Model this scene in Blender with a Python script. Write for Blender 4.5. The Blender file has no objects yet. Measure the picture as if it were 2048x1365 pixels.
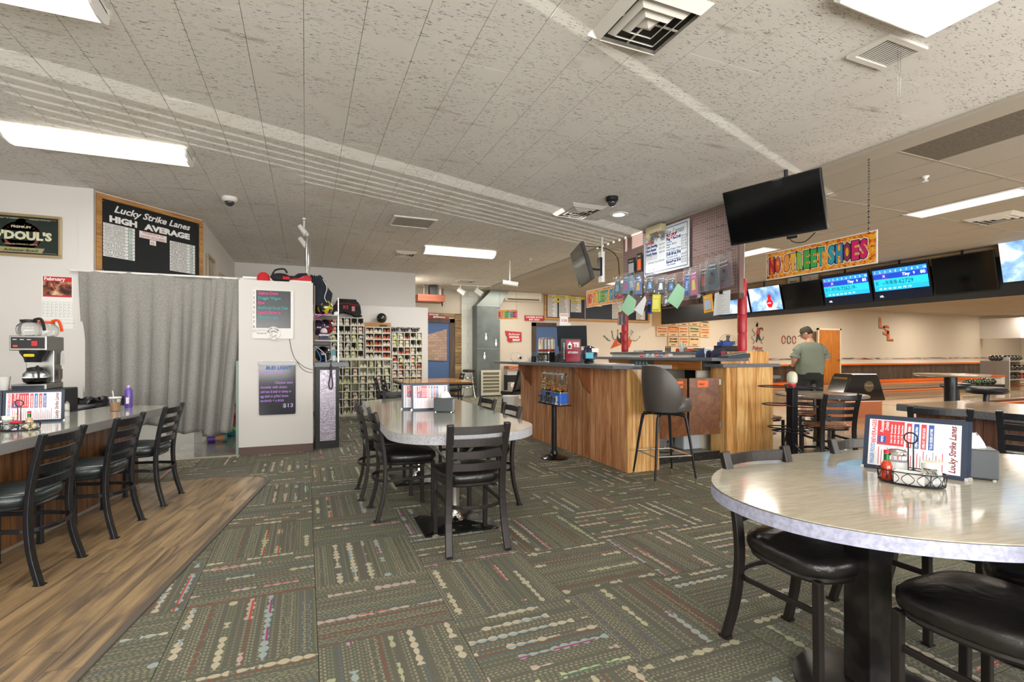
import bpy, math, random
from mathutils import Vector, Matrix
R = random.Random(7)
PI = math.pi
# ---------------------------------------------------------------- camera, world, light, exposure
scn = bpy.context.scene
COL = scn.collection
EYE = 1.28                      # camera height
TH = math.atan2(413.0, 1001.0)  # camera yaw to the right of the room's long axis
cd = bpy.data.cameras.new('camera'); cam = bpy.data.objects.new('camera', cd); COL.objects.link(cam)
cam.location = (0, 0, EYE); cam.rotation_euler = (PI/2, 0, -TH)
cd.sensor_width = 36; cd.lens = 36*1001/2048; cd.shift_y = 25.5/2048; cd.clip_start = .02; cd.clip_end = 200
scn.camera = cam
w = bpy.data.worlds.new('world'); scn.world = w; w.use_nodes = True
w.node_tree.nodes['Background'].inputs[0].default_value = (.75, .85, 1, 1)
w.node_tree.nodes['Background'].inputs[1].default_value = 1.0
vs = scn.view_settings; vs.view_transform = 'Standard'; vs.look = 'None'; vs.gamma = 1; vs.exposure = 0.62; vs.use_curve_mapping = False
def area(name, loc, rot, sx, sy, power, col):
    l = bpy.data.lights.new(name, 'AREA'); l.shape = 'RECTANGLE'; l.size = sx; l.size_y = sy; l.energy = power; l.color = col
    o = bpy.data.objects.new(name, l); COL.objects.link(o); o.location = loc; o.rotation_euler = rot; return o
# daylight entering the front windows behind the camera
for x, wd in ((-1.6, 2.4), (1.6, 2.4), (4.8, 2.4), (8.0, 2.4)):
    area('window_daylight', (x, -2.9, 1.55), (math.radians(99), 0, 0), wd, 1.9, 118, (1, .975, .95))
# upward sun added to streak the ceiling through slits in the unseen left wall
sl = bpy.data.lights.new('ceiling_streak_sun', 'SUN'); sl.energy = 4.6; sl.angle = math.radians(.22); sl.color = (1, .97, .9)
so = bpy.data.objects.new('ceiling_streak_sun', sl); COL.objects.link(so); so.rotation_euler = Vector((.94, .33, .105)).to_track_quat('-Z', 'Y').to_euler()
CEIL = 3.2
# ceiling fluorescents: (x0,x1,y0,y1) ; the last, behind the camera, is a lamp without a built fixture
FIX = [(-2.35,-1.02,5.42,5.77), (-2.35,-1.02,3.13,3.48), (1.95,3.3,8.75,9.1), (-2.3,-.9,-.6,-.25)]
for i,(x0, x1, y0, y1) in enumerate(FIX):
    area('tube_light', ((x0+x1)/2, (y0+y1)/2, CEIL-.13), (0, 0, 0), x1-x0, y1-y0, 42 if i==2 else 16, (1, .98, .95))
area('panel_light', (3.0, 1.25, CEIL-.06), (0,0,0), .6, 1.15, 40, (1,.98,.95))
area('can_light', (3.98, 5.8, CEIL-.05), (0,0,0), .14, .14, 14, (1,.97,.92))
LANEFIX = [(7.6,8.0,3.1,4.3), (7.6,8.0,6.6,7.4), (7.6,8.0,10.5,11.7), (7.6,8.0,-.9,.3)]
for (x0, x1, y0, y1) in LANEFIX:
    area('lane_light', ((x0+x1)/2, (y0+y1)/2, CEIL-.03), (0, 0, 0), x1-x0, y1-y0, 36, (1, .91, .8))
for x in (14, 20, 26, 32):
    for y in (2, 8, 12.5):
        area('lane_light', (x, y, CEIL-.03), (0, 0, 0), 1.2, .5, 74, (1, .90, .77))
for x, y in ((5.5, 13.2), (10.5, 12.5), (2.9, 12.9), (6.4, 9.3)):
    area('back_light', (x, y, CEIL-.03), (0, 0, 0), 1.2, .5, 34, (1, .92, .82))
area('playroom_light', (-2.6, 9.6, CEIL-.05), (0,0,0), 1, .4, 38, (1,.98,.95))
# ---------------------------------------------------------------- geometry helpers
fwx, fwy = math.sin(TH), math.cos(TH)
def _ray(x, y):
    a = (x-1024)/1001.; b = -(y-708)/1001.
    return (fwx+a*fwy, fwy-a*fwx, b)
def wz(x, y, z):                # survey point -> horizontal plane at height z
    r = _ray(x, y); t = (z-EYE)/r[2]; return Vector((t*r[0], t*r[1], z))
def wy(x, y, Y):                # survey point -> wall plane at depth Y
    r = _ray(x, y); t = Y/r[1]; return Vector((t*r[0], Y, EYE+t*r[2]))
def wx(x, y, X):                # survey point -> wall plane at X
    r = _ray(x, y); t = X/r[0]; return Vector((X, t*r[1], EYE+t*r[2]))
def frame(o, xd, yd):
    xd = Vector(xd).normalized(); yd = Vector(yd).normalized(); n = xd.cross(yd)
    m = Matrix((xd, yd, n)).transposed().to_4x4(); m.translation = Vector(o); return m
def FY(o): return frame(o, (1,0,0), (0,0,1))      # sign on a wall that faces the camera (-Y)
def FX(o): return frame(o, (0,-1,0), (0,0,1))     # sign on a plane that faces -X
_tc = {}
def text_mesh(s, size, align, shear, off):
    k = (s, size, align, shear, off)
    if k not in _tc:
        c = bpy.data.curves.new('t', 'FONT'); c.body = s; c.size = size; c.align_x = align; c.shear = shear
        c.offset = off; c.resolution_u = 2; c.fill_mode = 'FRONT'
        o = bpy.data.objects.new('t', c); me = bpy.data.meshes.new_from_object(o)
        _tc[k] = ([v.co.copy() for v in me.vertices], [tuple(p.vertices) for p in me.polygons])
        bpy.data.objects.remove(o); bpy.data.curves.remove(c); bpy.data.meshes.remove(me)
    return _tc[k]
class G:
    def __init__(s): s.v = []; s.f = []; s.m = []
    def add(s, vs, fs, mi=0):
        b = len(s.v); s.v += [Vector(v) for v in vs]; s.f += [tuple(i+b for i in f) for f in fs]; s.m += [mi]*len(fs); return s
    def box(s, x0, y0, z0, x1, y1, z1, mi=0):
        return s.add([(x0,y0,z0),(x1,y0,z0),(x1,y1,z0),(x0,y1,z0),(x0,y0,z1),(x1,y0,z1),(x1,y1,z1),(x0,y1,z1)],
            [(3,2,1,0),(4,5,6,7),(0,1,5,4),(1,2,6,5),(2,3,7,6),(3,0,4,7)], mi)
    def mbox(s, M, x0, y0, z0, x1, y1, z1, mi=0):
        g = G().box(x0,y0,z0,x1,y1,z1,mi); return s.add([M@v for v in g.v], g.f, mi)
    def merge(s, g, M=None, mi=None):
        b = len(s.v); s.v += [(M@v if M else v.copy()) for v in g.v]; s.f += [tuple(i+b for i in f) for f in g.f]
        s.m += ([mi]*len(g.f) if mi is not None else g.m); return s
    def cyl(s, p, q, r, r2=None, n=12, mi=0, cap=True, rx=1.0):
        p = Vector(p); q = Vector(q); r2 = r if r2 is None else r2; d = (q-p).normalized()
        a = Vector((0,0,1)) if abs(d.z) < .9 else Vector((1,0,0)); u = d.cross(a).normalized(); w = d.cross(u)
        vs = []
        for c, rr in ((p, r), (q, r2)):
            for i in range(n):
                t = 2*PI*i/n; vs.append(c+u*math.cos(t)*rr*rx+w*math.sin(t)*rr)
        fs = [(i, (i+1) % n, n+(i+1) % n, n+i) for i in range(n)]
        if cap: fs += [tuple(range(n-1, -1, -1)), tuple(range(n, 2*n))]
        return s.add(vs, fs, mi)
    def lathe(s, prof, c=(0,0,0), n=20, mi=0, sx=1, sy=1):
        c = Vector(c); vs = []; fs = []
        for r, z in prof:
            for i in range(n):
                t = 2*PI*i/n; vs.append(c+Vector((r*sx*math.cos(t), r*sy*math.sin(t), z)))
        for k in range(len(prof)-1):
            for i in range(n):
                j = (i+1) % n; fs.append((k*n+i, k*n+j, (k+1)*n+j, (k+1)*n+i))
        if prof[0][0] > 1e-5: fs.append(tuple(range(n-1, -1, -1)))
        if prof[-1][0] > 1e-5: b = (len(prof)-1)*n; fs.append(tuple(range(b, b+n)))
        return s.add(vs, fs, mi)
    def ball(s, c, r, n=16, mi=0, sx=1, sy=1, sz=1):
        m = n//2; return s.lathe([(max(r*math.sin(PI*k/m), 1e-6), -r*sz*math.cos(PI*k/m)) for k in range(m+1)], c, n, mi, sx, sy)
    def tube(s, pts, r, n=6, mi=0, closed=False, rect=None, up=None):
        pts = [Vector(p) for p in pts]; L = len(pts); vs = []; fs = []
        for i, p in enumerate(pts):
            a = pts[(i-1) % L] if (closed or i > 0) else p; b = pts[(i+1) % L] if (closed or i < L-1) else p
            d = (b-a).normalized(); h = Vector(up) if up else (Vector((0,0,1)) if abs(d.z) < .85 else Vector((0,1,0)))
            u = d.cross(h).normalized(); w = u.cross(d)
            if rect:
                for su, sw in ((-1,-1),(1,-1),(1,1),(-1,1)): vs.append(p+u*su*rect[0]/2+w*sw*rect[1]/2)
            else:
                rr = r[i] if isinstance(r, (list, tuple)) else r
                for k in range(n): t = 2*PI*k/n; vs.append(p+u*math.cos(t)*rr+w*math.sin(t)*rr)
        if rect: n = 4
        for i in range(L if closed else L-1):
            j = (i+1) % L
            for k in range(n): q = (k+1) % n; fs.append((i*n+k, i*n+q, j*n+q, j*n+k))
        if not closed: fs += [tuple(range(n-1,-1,-1)), tuple(range((L-1)*n, L*n))]
        return s.add(vs, fs, mi)
    def prism(s, poly, z0, z1, mi=0, M=None, mside=None):
        n = len(poly); vs = [Vector((p[0], p[1], z0)) for p in poly]+[Vector((p[0], p[1], z1)) for p in poly]
        if M: vs = [M@v for v in vs]
        s.add(vs, [tuple(range(n-1,-1,-1)), tuple(range(n, 2*n))], mi)
        b = len(s.v)-2*n; side = [(b+i, b+(i+1) % n, b+n+(i+1) % n, b+n+i) for i in range(n)]
        s.f += side; s.m += [mi if mside is None else mside]*n; return s
    def text(s, t, size, M, mi=0, x=0, y=0, z=.001, align='LEFT', shear=0, off=0, sx=1, w=None):
        vs, fs = text_mesh(t, size, align, shear, off)
        if w and vs:
            ww = max(v.x for v in vs)-min(v.x for v in vs)
            if ww > 0: sx = w/ww
        return s.add([M@Vector((v.x*sx+x, v.y+y, z)) for v in vs], fs, mi)
    def grid(s, fn, nu, nv, mi=0, cu=False):
        vs = [fn(i/(nu if cu else nu-1), j/(nv-1)) for j in range(nv) for i in range(nu)]
        fs = []
        for j in range(nv-1):
            for i in range(nu if cu else nu-1): k = (i+1) % nu; fs.append((j*nu+i, j*nu+k, (j+1)*nu+k, (j+1)*nu+i))
        return s.add(vs, fs, mi)
    def xf(s, M): s.v = [M@v for v in s.v]; return s
    def make(s, name, mats, parent=None, smooth=False, bevel=0, loc=None, mods=None):
        me = bpy.data.meshes.new(name); me.from_pydata([tuple(v) for v in s.v], [], s.f)
        if not isinstance(mats, (list, tuple)): mats = [mats]
        for m in mats: me.materials.append(m)
        me.polygons.foreach_set('material_index', s.m)
        if smooth:
            me.polygons.foreach_set('use_smooth', [True]*len(me.polygons)); me.set_sharp_from_angle(angle=math.radians(42))
        me.update()
        o = bpy.data.objects.new(name, me); COL.objects.link(o)
        if parent: o.parent = parent
        if loc: o.location = loc
        if bevel:
            b = o.modifiers.new('b', 'BEVEL'); b.width = bevel; b.segments = 2; b.limit_method = 'ANGLE'; b.angle_limit = math.radians(50)
        return o
def tag(o, label, cat, group=None, kind=None):
    o['label'] = label; o['category'] = cat
    if group: o['group'] = group
    if kind: o['kind'] = kind
    return o
def struct(o): o['kind'] = 'structure'; return o
def thing(name, label, cat, loc=(0,0,0), rz=0, group=None):
    o = bpy.data.objects.new(name, None); COL.objects.link(o); o.location = loc; o.rotation_euler = (0,0,rz); o.empty_display_size = .1
    return tag(o, label, cat, group)
def dup(root, loc, rz=0, label=None, group=None):
    def cp(o, par):
        c = o.copy(); COL.objects.link(c)
        if par: c.parent = par
        for ch in list(o.children): cp(ch, c)
        return c
    r = cp(root, None); r.location = loc; r.rotation_euler = (0,0,rz)
    if label: r['label'] = label
    if group: r['group'] = group
    return r
def rrect(x0, y0, x1, y1, r, n=6):
    out = []
    for cx, cy, a in ((x1-r,y1-r,0),(x0+r,y1-r,90),(x0+r,y0+r,180),(x1-r,y0+r,270)):
        for k in range(n+1): t = math.radians(a+90*k/n); out.append((cx+r*math.cos(t), cy+r*math.sin(t)))
    return out
def clip(poly, a, b):           # keep the side left of a->b
    out = []; n = len(poly)
    def sd(p): return (b[0]-a[0])*(p[1]-a[1])-(b[1]-a[1])*(p[0]-a[0])
    for i in range(n):
        p, q = poly[i], poly[(i+1) % n]; sp, sq = sd(p), sd(q)
        if sp >= 0: out.append(p)
        if (sp >= 0) != (sq >= 0): t = sp/(sp-sq); out.append((p[0]+t*(q[0]-p[0]), p[1]+t*(q[1]-p[1])))
    return out
def bez(p0, p1, p2, p3, n=10):
    P = [Vector(p) for p in (p0,p1,p2,p3)]
    return [P[0]*(1-t)**3+P[1]*3*t*(1-t)**2+P[2]*3*t*t*(1-t)+P[3]*t**3 for t in [i/n for i in range(n+1)]]
def smoothpts(pts, n=6):
    P = [Vector(p) for p in pts]; P = [P[0]*2-P[1]]+P+[P[-1]*2-P[-2]]; out = []
    for i in range(1, len(P)-2):
        for k in range(n):
            t = k/n; a, b, c, d = P[i-1], P[i], P[i+1], P[i+2]
            out.append(.5*((2*b)+(c-a)*t+(2*a-5*b+4*c-d)*t*t+(3*b-a-3*c+d)*t**3))
    return out+[P[-2]]
# ---------------------------------------------------------------- material helpers
def srgb(h):
    c = [int(h[i:i+2], 16)/255 for i in (0,2,4)]
    return tuple((x/12.92 if x <= .04045 else ((x+.055)/1.055)**2.4) for x in c)+(1,)
class N:                        # arithmetic on shader sockets
    nt = None
    def __init__(s, k): s.k = k
    @staticmethod
    def op(o, *a):
        n = N.nt.nodes.new('ShaderNodeMath'); n.operation = o
        for i, x in enumerate(a):
            if isinstance(x, N): N.nt.links.new(x.k, n.inputs[i])
            else: n.inputs[i].default_value = x
        return N(n.outputs[0])
    def __add__(s, o): return N.op('ADD', s, o)
    def __sub__(s, o): return N.op('SUBTRACT', s, o)
    def __mul__(s, o): return N.op('MULTIPLY', s, o)
    def __lt__(s, o): return N.op('LESS_THAN', s, o)
    def __gt__(s, o): return N.op('GREATER_THAN', s, o)
    def fl(s): return N.op('FLOOR', s)
    def fr(s): return N.op('FRACT', s)
    def pw(s, e): return N.op('POWER', s, e)
    def ab(s): return N.op('ABSOLUTE', s)
    def sin(s): return N.op('SINE', s)
def vec(x=0., y=0., z=0.):
    n = N.nt.nodes.new('ShaderNodeCombineXYZ')
    for i, a in enumerate((x,y,z)):
        if isinstance(a, N): N.nt.links.new(a.k, n.inputs[i])
        else: n.inputs[i].default_value = a
    return N(n.outputs[0])
def white(x, y=0.):
    n = N.nt.nodes.new('ShaderNodeTexWhiteNoise'); n.noise_dimensions = '2D'; N.nt.links.new(vec(x, y).k, n.inputs['Vector'])
    return N(n.outputs['Value']), N(n.outputs['Color'])
def noise(v, scale=5., detail=3., rough=.55, dist=0.):
    n = N.nt.nodes.new('ShaderNodeTexNoise'); n.inputs['Scale'].default_value = scale; n.inputs['Detail'].default_value = detail
    n.inputs['Roughness'].default_value = rough; n.inputs['Distortion'].default_value = dist
    if v: N.nt.links.new(v.k, n.inputs['Vector'])
    return N(n.outputs[0])
def vscale(v, x, y, z):
    n = N.nt.nodes.new('ShaderNodeMapping'); n.inputs['Scale'].default_value = (x,y,z); N.nt.links.new(v.k, n.inputs[0]); return N(n.outputs[0])
def mixc(f, a, b):
    n = N.nt.nodes.new('ShaderNodeMix'); n.data_type = 'RGBA'
    for s_, x in ((n.inputs[0], f), (n.inputs[6], a), (n.inputs[7], b)):
        if isinstance(x, N): N.nt.links.new(x.k, s_)
        else: s_.default_value = x
    return N(n.outputs[2])
def ramp(f, stops, const=False):
    n = N.nt.nodes.new('ShaderNodeValToRGB'); N.nt.links.new(f.k, n.inputs[0]); cr = n.color_ramp
    if const: cr.interpolation = 'CONSTANT'
    while len(cr.elements) > 1: cr.elements.remove(cr.elements[-1])
    cr.elements[0].position = stops[0][0]; cr.elements[0].color = stops[0][1]
    for p, c in stops[1:]: e = cr.elements.new(p); e.color = c
    return N(n.outputs[0])
def sep(v):
    n = N.nt.nodes.new('ShaderNodeSeparateXYZ'); N.nt.links.new(v.k, n.inputs[0]); return [N(o) for o in n.outputs]
def coord(kind='Object'):
    if kind == 'World': n = N.nt.nodes.new('ShaderNodeNewGeometry'); return N(n.outputs['Position'])
    n = N.nt.nodes.new('ShaderNodeTexCoord'); return N(n.outputs[kind])
def objrnd(): n = N.nt.nodes.new('ShaderNodeObjectInfo'); return N(n.outputs['Random'])
MATS = {}
def mat(name, color='808080', rough=.5, metal=0., fn=None, bump=None, emit=0, trans=0, coat=0, spec=None, alpha=None, ior=None, sheen=0):
    if name in MATS: return MATS[name]
    m = bpy.data.materials.new(name); m.use_nodes = True; MATS[name] = m; N.nt = m.node_tree
    b = m.node_tree.nodes['Principled BSDF']; I = b.inputs
    c = srgb(color) if isinstance(color, str) else color
    I['Base Color'].default_value = c; I['Roughness'].default_value = rough; I['Metallic'].default_value = metal
    if spec is not None: I['Specular IOR Level'].default_value = spec
    if coat: I['Coat Weight'].default_value = coat; I['Coat Roughness'].default_value = .08
    if trans: I['Transmission Weight'].default_value = trans
    if ior: I['IOR'].default_value = ior
    if alpha is not None: I['Alpha'].default_value = alpha
    if emit: I['Emission Color'].default_value = c; I['Emission Strength'].default_value = emit
    if fn:
        r = fn()
        if isinstance(r, tuple): r, rr = r; m.node_tree.links.new(rr.k, I['Roughness'])
        m.node_tree.links.new(r.k, I['Base Color'])
        if emit: m.node_tree.links.new(r.k, I['Emission Color'])
    if bump:
        h, st, dist = bump()
        n = m.node_tree.nodes.new('ShaderNodeBump'); n.inputs['Strength'].default_value = st; n.inputs['Distance'].default_value = dist
        m.node_tree.links.new(h.k, n.inputs['Height']); m.node_tree.links.new(n.outputs[0], I['Normal'])
    return m
def speck(c1, c2, scale=60, lo=.4, hi=.6, kind='Object', sc=(1,1,1), det=3):
    return lambda: ramp(noise(vscale(coord(kind), *sc), scale, det), [(lo, srgb(c1)), (hi, srgb(c2))])
def nb(scale=200, st=.2, dist=.002, kind='Object', sc=(1,1,1), det=2):
    return lambda: (noise(vscale(coord(kind), *sc), scale, det), st, dist)
def woodf(c1, c2, c3, axis='z', sc=1.0, knots=True, kind='Object', rnd=True):
    def f():
        v = coord(kind)
        if rnd:
            n = N.nt.nodes.new('ShaderNodeVectorMath'); N.nt.links.new(v.k, n.inputs[0]); q = objrnd()*37.; N.nt.links.new(vec(q, q*1.7, q*2.3).k, n.inputs[1]); v = N(n.outputs[0])
        a = {'z': (14, 14, 1.1), 'x': (1.1, 14, 14), 'y': (14, 1.1, 14)}[axis]
        n1 = noise(vscale(v, *[k*sc for k in a]), 1., 4., .6, 1.2)
        n2 = noise(vscale(v, *[k*sc*5 for k in a]), 1., 3., .6, .4)
        return ramp(n1*.75+n2*.3+(objrnd()-.5)*.11, [(.36, srgb(c1)), (.52, srgb(c2)), (.66, srgb(c3))])
    return f
WHITEWALL = mat('wall_paint_white', 'dcd9d4', .7, bump=nb(90, .08, .003))
BACKWALL = mat('back_wall_cream', 'd0c6b5', .7, bump=nb(60, .06, .003))
GREYTRIM = mat('pale_grey_paint', 'c6cbcd', .6)
BLACKM = mat('black_metal', '16171a', .38, .2, fn=speck('131418','202329', 30, .3,.8), spec=.5)
BROWNM = mat('dark_bronze_metal', '2a2523', .4, .3)
VINYL = mat('black_vinyl', '1b1a19', .3, fn=speck('151413','24211f',8,.3,.7), bump=lambda: (noise(coord(), 9., 5., .62, .8), .55, .012), spec=.6)
VINYLG = mat('green_black_vinyl', '1e2828', .3, bump=lambda: (noise(coord(), 9., 5., .6, .8), .45, .01), spec=.6)
CHROME = mat('chrome', 'd8d8d8', .12, 1.)
STEEL = mat('brushed_steel', 'a9a9a6', .32, 1., bump=nb(60, .1, .001, sc=(1,1,12)))
WHITEP = mat('white_plastic', 'e9e8e4', .4)
BLACKP = mat('black_plastic', '131416', .45)
GLASS = mat('clear_glass', 'f4f8f8', .03, trans=1., ior=1.3)
PAPER = mat('paper', 'eeeeea', .8)
REDP = mat('red_paint', 'c4202c', .45)
ORANGE = mat('orange_paint', 'e8701c', .45)
WHITEL = mat('white_lettering', 'f2f2ef', .6)
BLACKL = mat('black_lettering', '17181b', .6)
YELLOWL = mat('yellow_lettering', 'e8d53a', .6)
REDL = mat('red_lettering', 'd2222c', .6)
BLUEL = mat('blue_lettering', '27468f', .6)
OAK = mat('oak_frame', 'b5854c', .5, fn=woodf('8f6231','b5854c','c99a5c','x', 1.5))
GRANITE = mat('grey_speckled_laminate', '5d6066', .35, fn=speck('3d4147','7e8289', 260, .4, .6))
TERRAZZO = mat('speckled_tabletop', 'a8aa9e', .13, fn=speck('8d9286','b6b6a9', 150, .36, .62), coat=.6)
TEDGE = mat('speckled_table_edge', 'a5a6ac', .35, fn=speck('75787f','c6c7cc', 260, .38, .6))
CREAMTOP = mat('cream_streaked_tabletop', 'c9c1ac', .12, coat=.6, fn=lambda: ramp(noise(vscale(coord(), 3, 26, 1), 3., 5., .65), [(.3, srgb('b3ab96')), (.52, srgb('c6bfac')), (.72, srgb('d3cdbd'))]))
LAVEDGE = mat('pale_lavender_edge', 'aeb1c8', .45, fn=speck('9fa2ba','bcbfd4', 60, .35,.65))
DARKGAP = mat('dark_gap', '3d3a35', .9)
def emitm(name, c, st): return mat(name, c, .4, emit=st)
DIFF = emitm('lit_diffuser', 'fff8ee', 1.0)
# ================================================================ SETTING
YB = 14.6       # far wall
XR = 36.0       # pin end of the lanes
YF = -3.0       # front wall with windows, behind the camera
YW = 7.25       # short wall beside the curtain
# floor slab + carpet tiles
def carpet():
    x, y, z = sep(coord('Object')); u = (x*1.639+.5); v = (y*1.639+.5); r = objrnd()*91.
    col = (u*40.).fl(); f = ((u*40.).fr()-.5).ab()
    h, hc = white(col, r); h2, _ = white(col+77., r)
    dash = (((v*26.+h*9.).fr()) > .42)*(f < .30)*(h2 > .22)
    base = mixc(noise(coord('Object'), 90., 2.), srgb('5a5b50'), srgb('727165'))
    stripe = ramp(h, [(0, srgb('99957c')), (.30, srgb('7f8a6b')), (.46, srgb('8a8670')), (.62, srgb('9c4a3a')), (.68, srgb('a39b84')), (.80, srgb('5e7484')), (.86, srgb('857f69')), (.95, srgb('7b5d72'))], True)
    c = mixc(dash*.78, base, stripe)
    # wavy outline threads
    k = (u*7.); kb = k.fl(); kf = (k.fr()-.5); hb, _ = white(kb+13., r); seg = noise(vec(v*3., kb*5.3, r), 1., 1.)
    amp = (v*38.+hb*6.).sin().ab().pw(.55)*(noise(vec(v*9., kb*3.1, r), 1., 0)*.5+.02)
    inside = (kf.ab() < amp*.66)*(seg > .47)*(hb > .42)
    edge = ((kf.ab()-amp*.9).ab() < .025)*(seg > .40)*(hb < .42)
    bead = ramp(hb, [(0, srgb('c9c0a4')), (.5, srgb('cfc3aa')), (.62, srgb('b9bd98')), (.74, srgb('c9b1a8')), (.86, srgb('a9b7b4')), (.94, srgb('c9c9a0'))], True)
    mid = ramp(hb, [(0, srgb('c9c0a4')), (.55, srgb('8fb4c4')), (.66, srgb('c44a35')), (.72, srgb('cfc3aa')), (.80, srgb('c9503c')), (.87, srgb('a8447c')), (.93, srgb('3d7d6b'))], True)
    mc = mixc(((kf-.06).ab() < .06)*(noise(vec(v*2.2, kb*9., r), 1., 0) > .5), bead, mid)
    c = mixc(edge*.5, c, srgb('aba88b')); c = mixc(inside*.85, c, mc)
    c = mixc(noise(coord('World'), 1.3, 2.)*.25, c, srgb('4a483d'))
    return c
CARPET = mat('patterned_carpet', '5d5b4b', .95, fn=carpet, bump=nb(260, .35, .003), spec=.15)
floor = struct(G().box(-4, YF, -.2, XR, YB+.1, -.012, 0).make('floor', mat('concrete_slab', '6d6a64', .8)))
P = .61
g = G().box(-P/2+.0012, -P/2+.0012, -.006, P/2-.0012, P/2-.0012, 0)
far = G(); cnt = 0; t0 = None
for i in range(-6, 10):
    for j in range(-2, 24):
        cx, cy = .05+P*(i+.5), 2.94+P*(j-4+.5)
        if cx > 5.9 or (cx < -.9 and cy > 7.0) or cy > YB-.2 or cx < -3: continue
        if cx < -.9 and cy < 5.2: continue
        near = cy < 11.2 and cnt < 298 and (cx*fwx+cy*fwy) > .3
        rz = PI/2*((i+j) % 2)+(PI if R.random() < .5 else 0)
        if near:
            if t0 is None: t0 = g.make('carpet_tile', CARPET, floor); o = t0
            else: o = t0.copy(); COL.objects.link(o)
            o.location = (cx, cy, R.uniform(-.0012, .0003)); o.rotation_euler = (0,0,rz); cnt += 1
        else: far.merge(g, Matrix.Translation((cx, cy, -.0005)) @ Matrix.Rotation(rz, 4, 'Z'))
o = far.make('carpet_tiles', CARPET, floor); o['kind'] = 'stuff'
# play room floor, polished concrete, bowling approach
GREYF = mat('polished_grey_floor', '8f8f86', .16, fn=speck('7b7b72','9c9b90', 3, .35,.65, 'World'), coat=.3)
G().box(-4, 7.13, -.012, -.76, 12.0, .004).make('tiled_floor', GREYF, floor)
G().box(-2.5, 7.09, -.01, -.76, 7.15, .008).make('threshold_strip', mat('beige_strip', 'a9a08a', .5), floor)
g = G(); 
TILEF = mat('polished_beige_floor', 'a9a391', .1, fn=speck('9d9786','b5af9e', 2.2, .35,.65,'World'), coat=.4)
t0 = None
for i in range(4):
    for j in range(24):
        x = 5.62+.8*i; y = -1+.65*j
        if t0 is None: t0 = G().box(0,0,-.012,.797,.647,.002).make('floor_tile', TILEF, floor); o = t0
        else: o = t0.copy(); COL.objects.link(o)
        o.location = (x, y, 0)
APP = mat('maple_lane_boards', 'cdb18a', .08, coat=.5, fn=lambda: ramp((sep(coord('World'))[1]*18.).fr()*.15+noise(vscale(coord('World'), .25, 18, 1), 1., 3.)*.8, [(.3, srgb('bf9f76')), (.5, srgb('cfb48c')), (.7, srgb('d9c19c'))]))
t0 = None
for j in range(20):
    y = -3+.88*j
    if t0 is None: t0 = G().box(0,0,-.012,4.6,.878,.004).make('approach_board', APP, floor); o = t0
    else: o = t0.copy(); COL.objects.link(o)
    o.location = (8.8, y, 0)
# lanes: boards, gutters and orange division caps
GUT = mat('dark_gutter', '5b4c3b', .4)
lane0 = None
for k in range(8):
    yb = 14.3-3.7*(k//2)-(1.62 if k % 2 else 0)
    if yb-1.9 < YF: continue
    L = thing('bowling_lane', 'bowling lane, %s from the far side wall, polished maple with orange cap' % ['first','second','third','fourth','fifth','sixth','seventh','eighth'][k], 'bowling lane', (13.4, yb-1.62, 0), 0, 'bowling lanes')
    G().box(0, .28, 0, 21, 1.33, .012).make('lane_bed', APP, L)
    G().box(0, .02, -.011, 21, .27, .003).make('gutter', GUT, L)
    G().box(0, 1.34, -.011, 21, 1.6, .003).make('gutter', GUT, L)
    G().box(0, 1.61, 0, 21, 1.76 if k % 2 == 0 else 1.615, .05 if k % 2 == 0 else .05).make('division_cap', ORANGE if k % 2 == 0 else APP, L)
    if k % 2 == 1: G().box(0, -.28, 0, 21, -.02, .10).make('ball_track_cover', mat('brown_cover', '6e5f4c', .35), L)
# wood-look floor by the diner counter, plank by plank
WOODF = mat('vinyl_plank', '7d6a52', .32, fn=lambda: (lambda v: ramp(noise(vscale(v, 7.5, 1.0, 1), 1., 5., .62, 1.0)*.7+noise(vscale(v, 34, 1.6, 1), 1., 3., .6)*.35, [(.36, srgb('50463a')), (.46, srgb('776550')), (.54, srgb('9a815f')), (.66, srgb('b89c74'))]))((lambda n, q: (N.nt.links.new(coord().k, n.inputs[0]), N.nt.links.new(vec(q, q*1.3, q).k, n.inputs[1]), N(n.outputs[0]))[-1])(N.nt.nodes.new('ShaderNodeVectorMath'), objrnd()*23.)), bump=nb(60, .12, .002, sc=(9, 1, 1)))
WF = [(-.37,5.45),(-.355,5.6),(-.38,5.74),(-.46,5.84),(-.62,5.9),(-1.0,5.935),(-2.9,5.935),(-3.6,1.0),(-3.6,-1.5),(-1.448,-1.5)]
WFp = [Vector((p[0], p[1])) for p in WF]
dv = Vector((.155, 1)).normalized(); pv = Vector((dv.y, -dv.x)); o0 = Vector((-.37, 5.45))
for s_ in range(22):
    a, b = -.152*(s_+1)+.0, -.152*s_-.0022
    off = R.uniform(0, 1.2)
    for q in range(-1, 7):
        c0, c1 = .8-1.2*q-off+1.2, .8-1.2*q-off+.002
        pl = [tuple(o0+pv*u+dv*t) for u, t in ((a,c1),(b,c1),(b,c0),(a,c0))]
        poly = [tuple(p) for p in WFp]
        for i in range(4): poly = clip(poly, pl[i], pl[(i+1) % 4]) if len(poly) > 2 else []
        if len(poly) < 3: continue
        M = Matrix.Translation((pl[0][0], pl[0][1], 0)) @ Matrix.Rotation(-math.atan2(.155, 1), 4, 'Z'); Mi = M.inverted()
        lp = [tuple((Mi @ Vector((x, y, 0)))[:2]) for x, y in poly]
        o = G().prism(lp, -.005, .006+R.uniform(0,.0006)).make('floor_plank', WOODF, floor); o.matrix_world = M
edge = [Vector((x, y, .004)) for x, y in (WF[-1],)+tuple(WF[:6])]
edge = [edge[0]+(edge[1]-edge[0])*t/6 for t in range(6)]+edge[1:]+[Vector((-1.45, 5.94, .004))]
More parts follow.
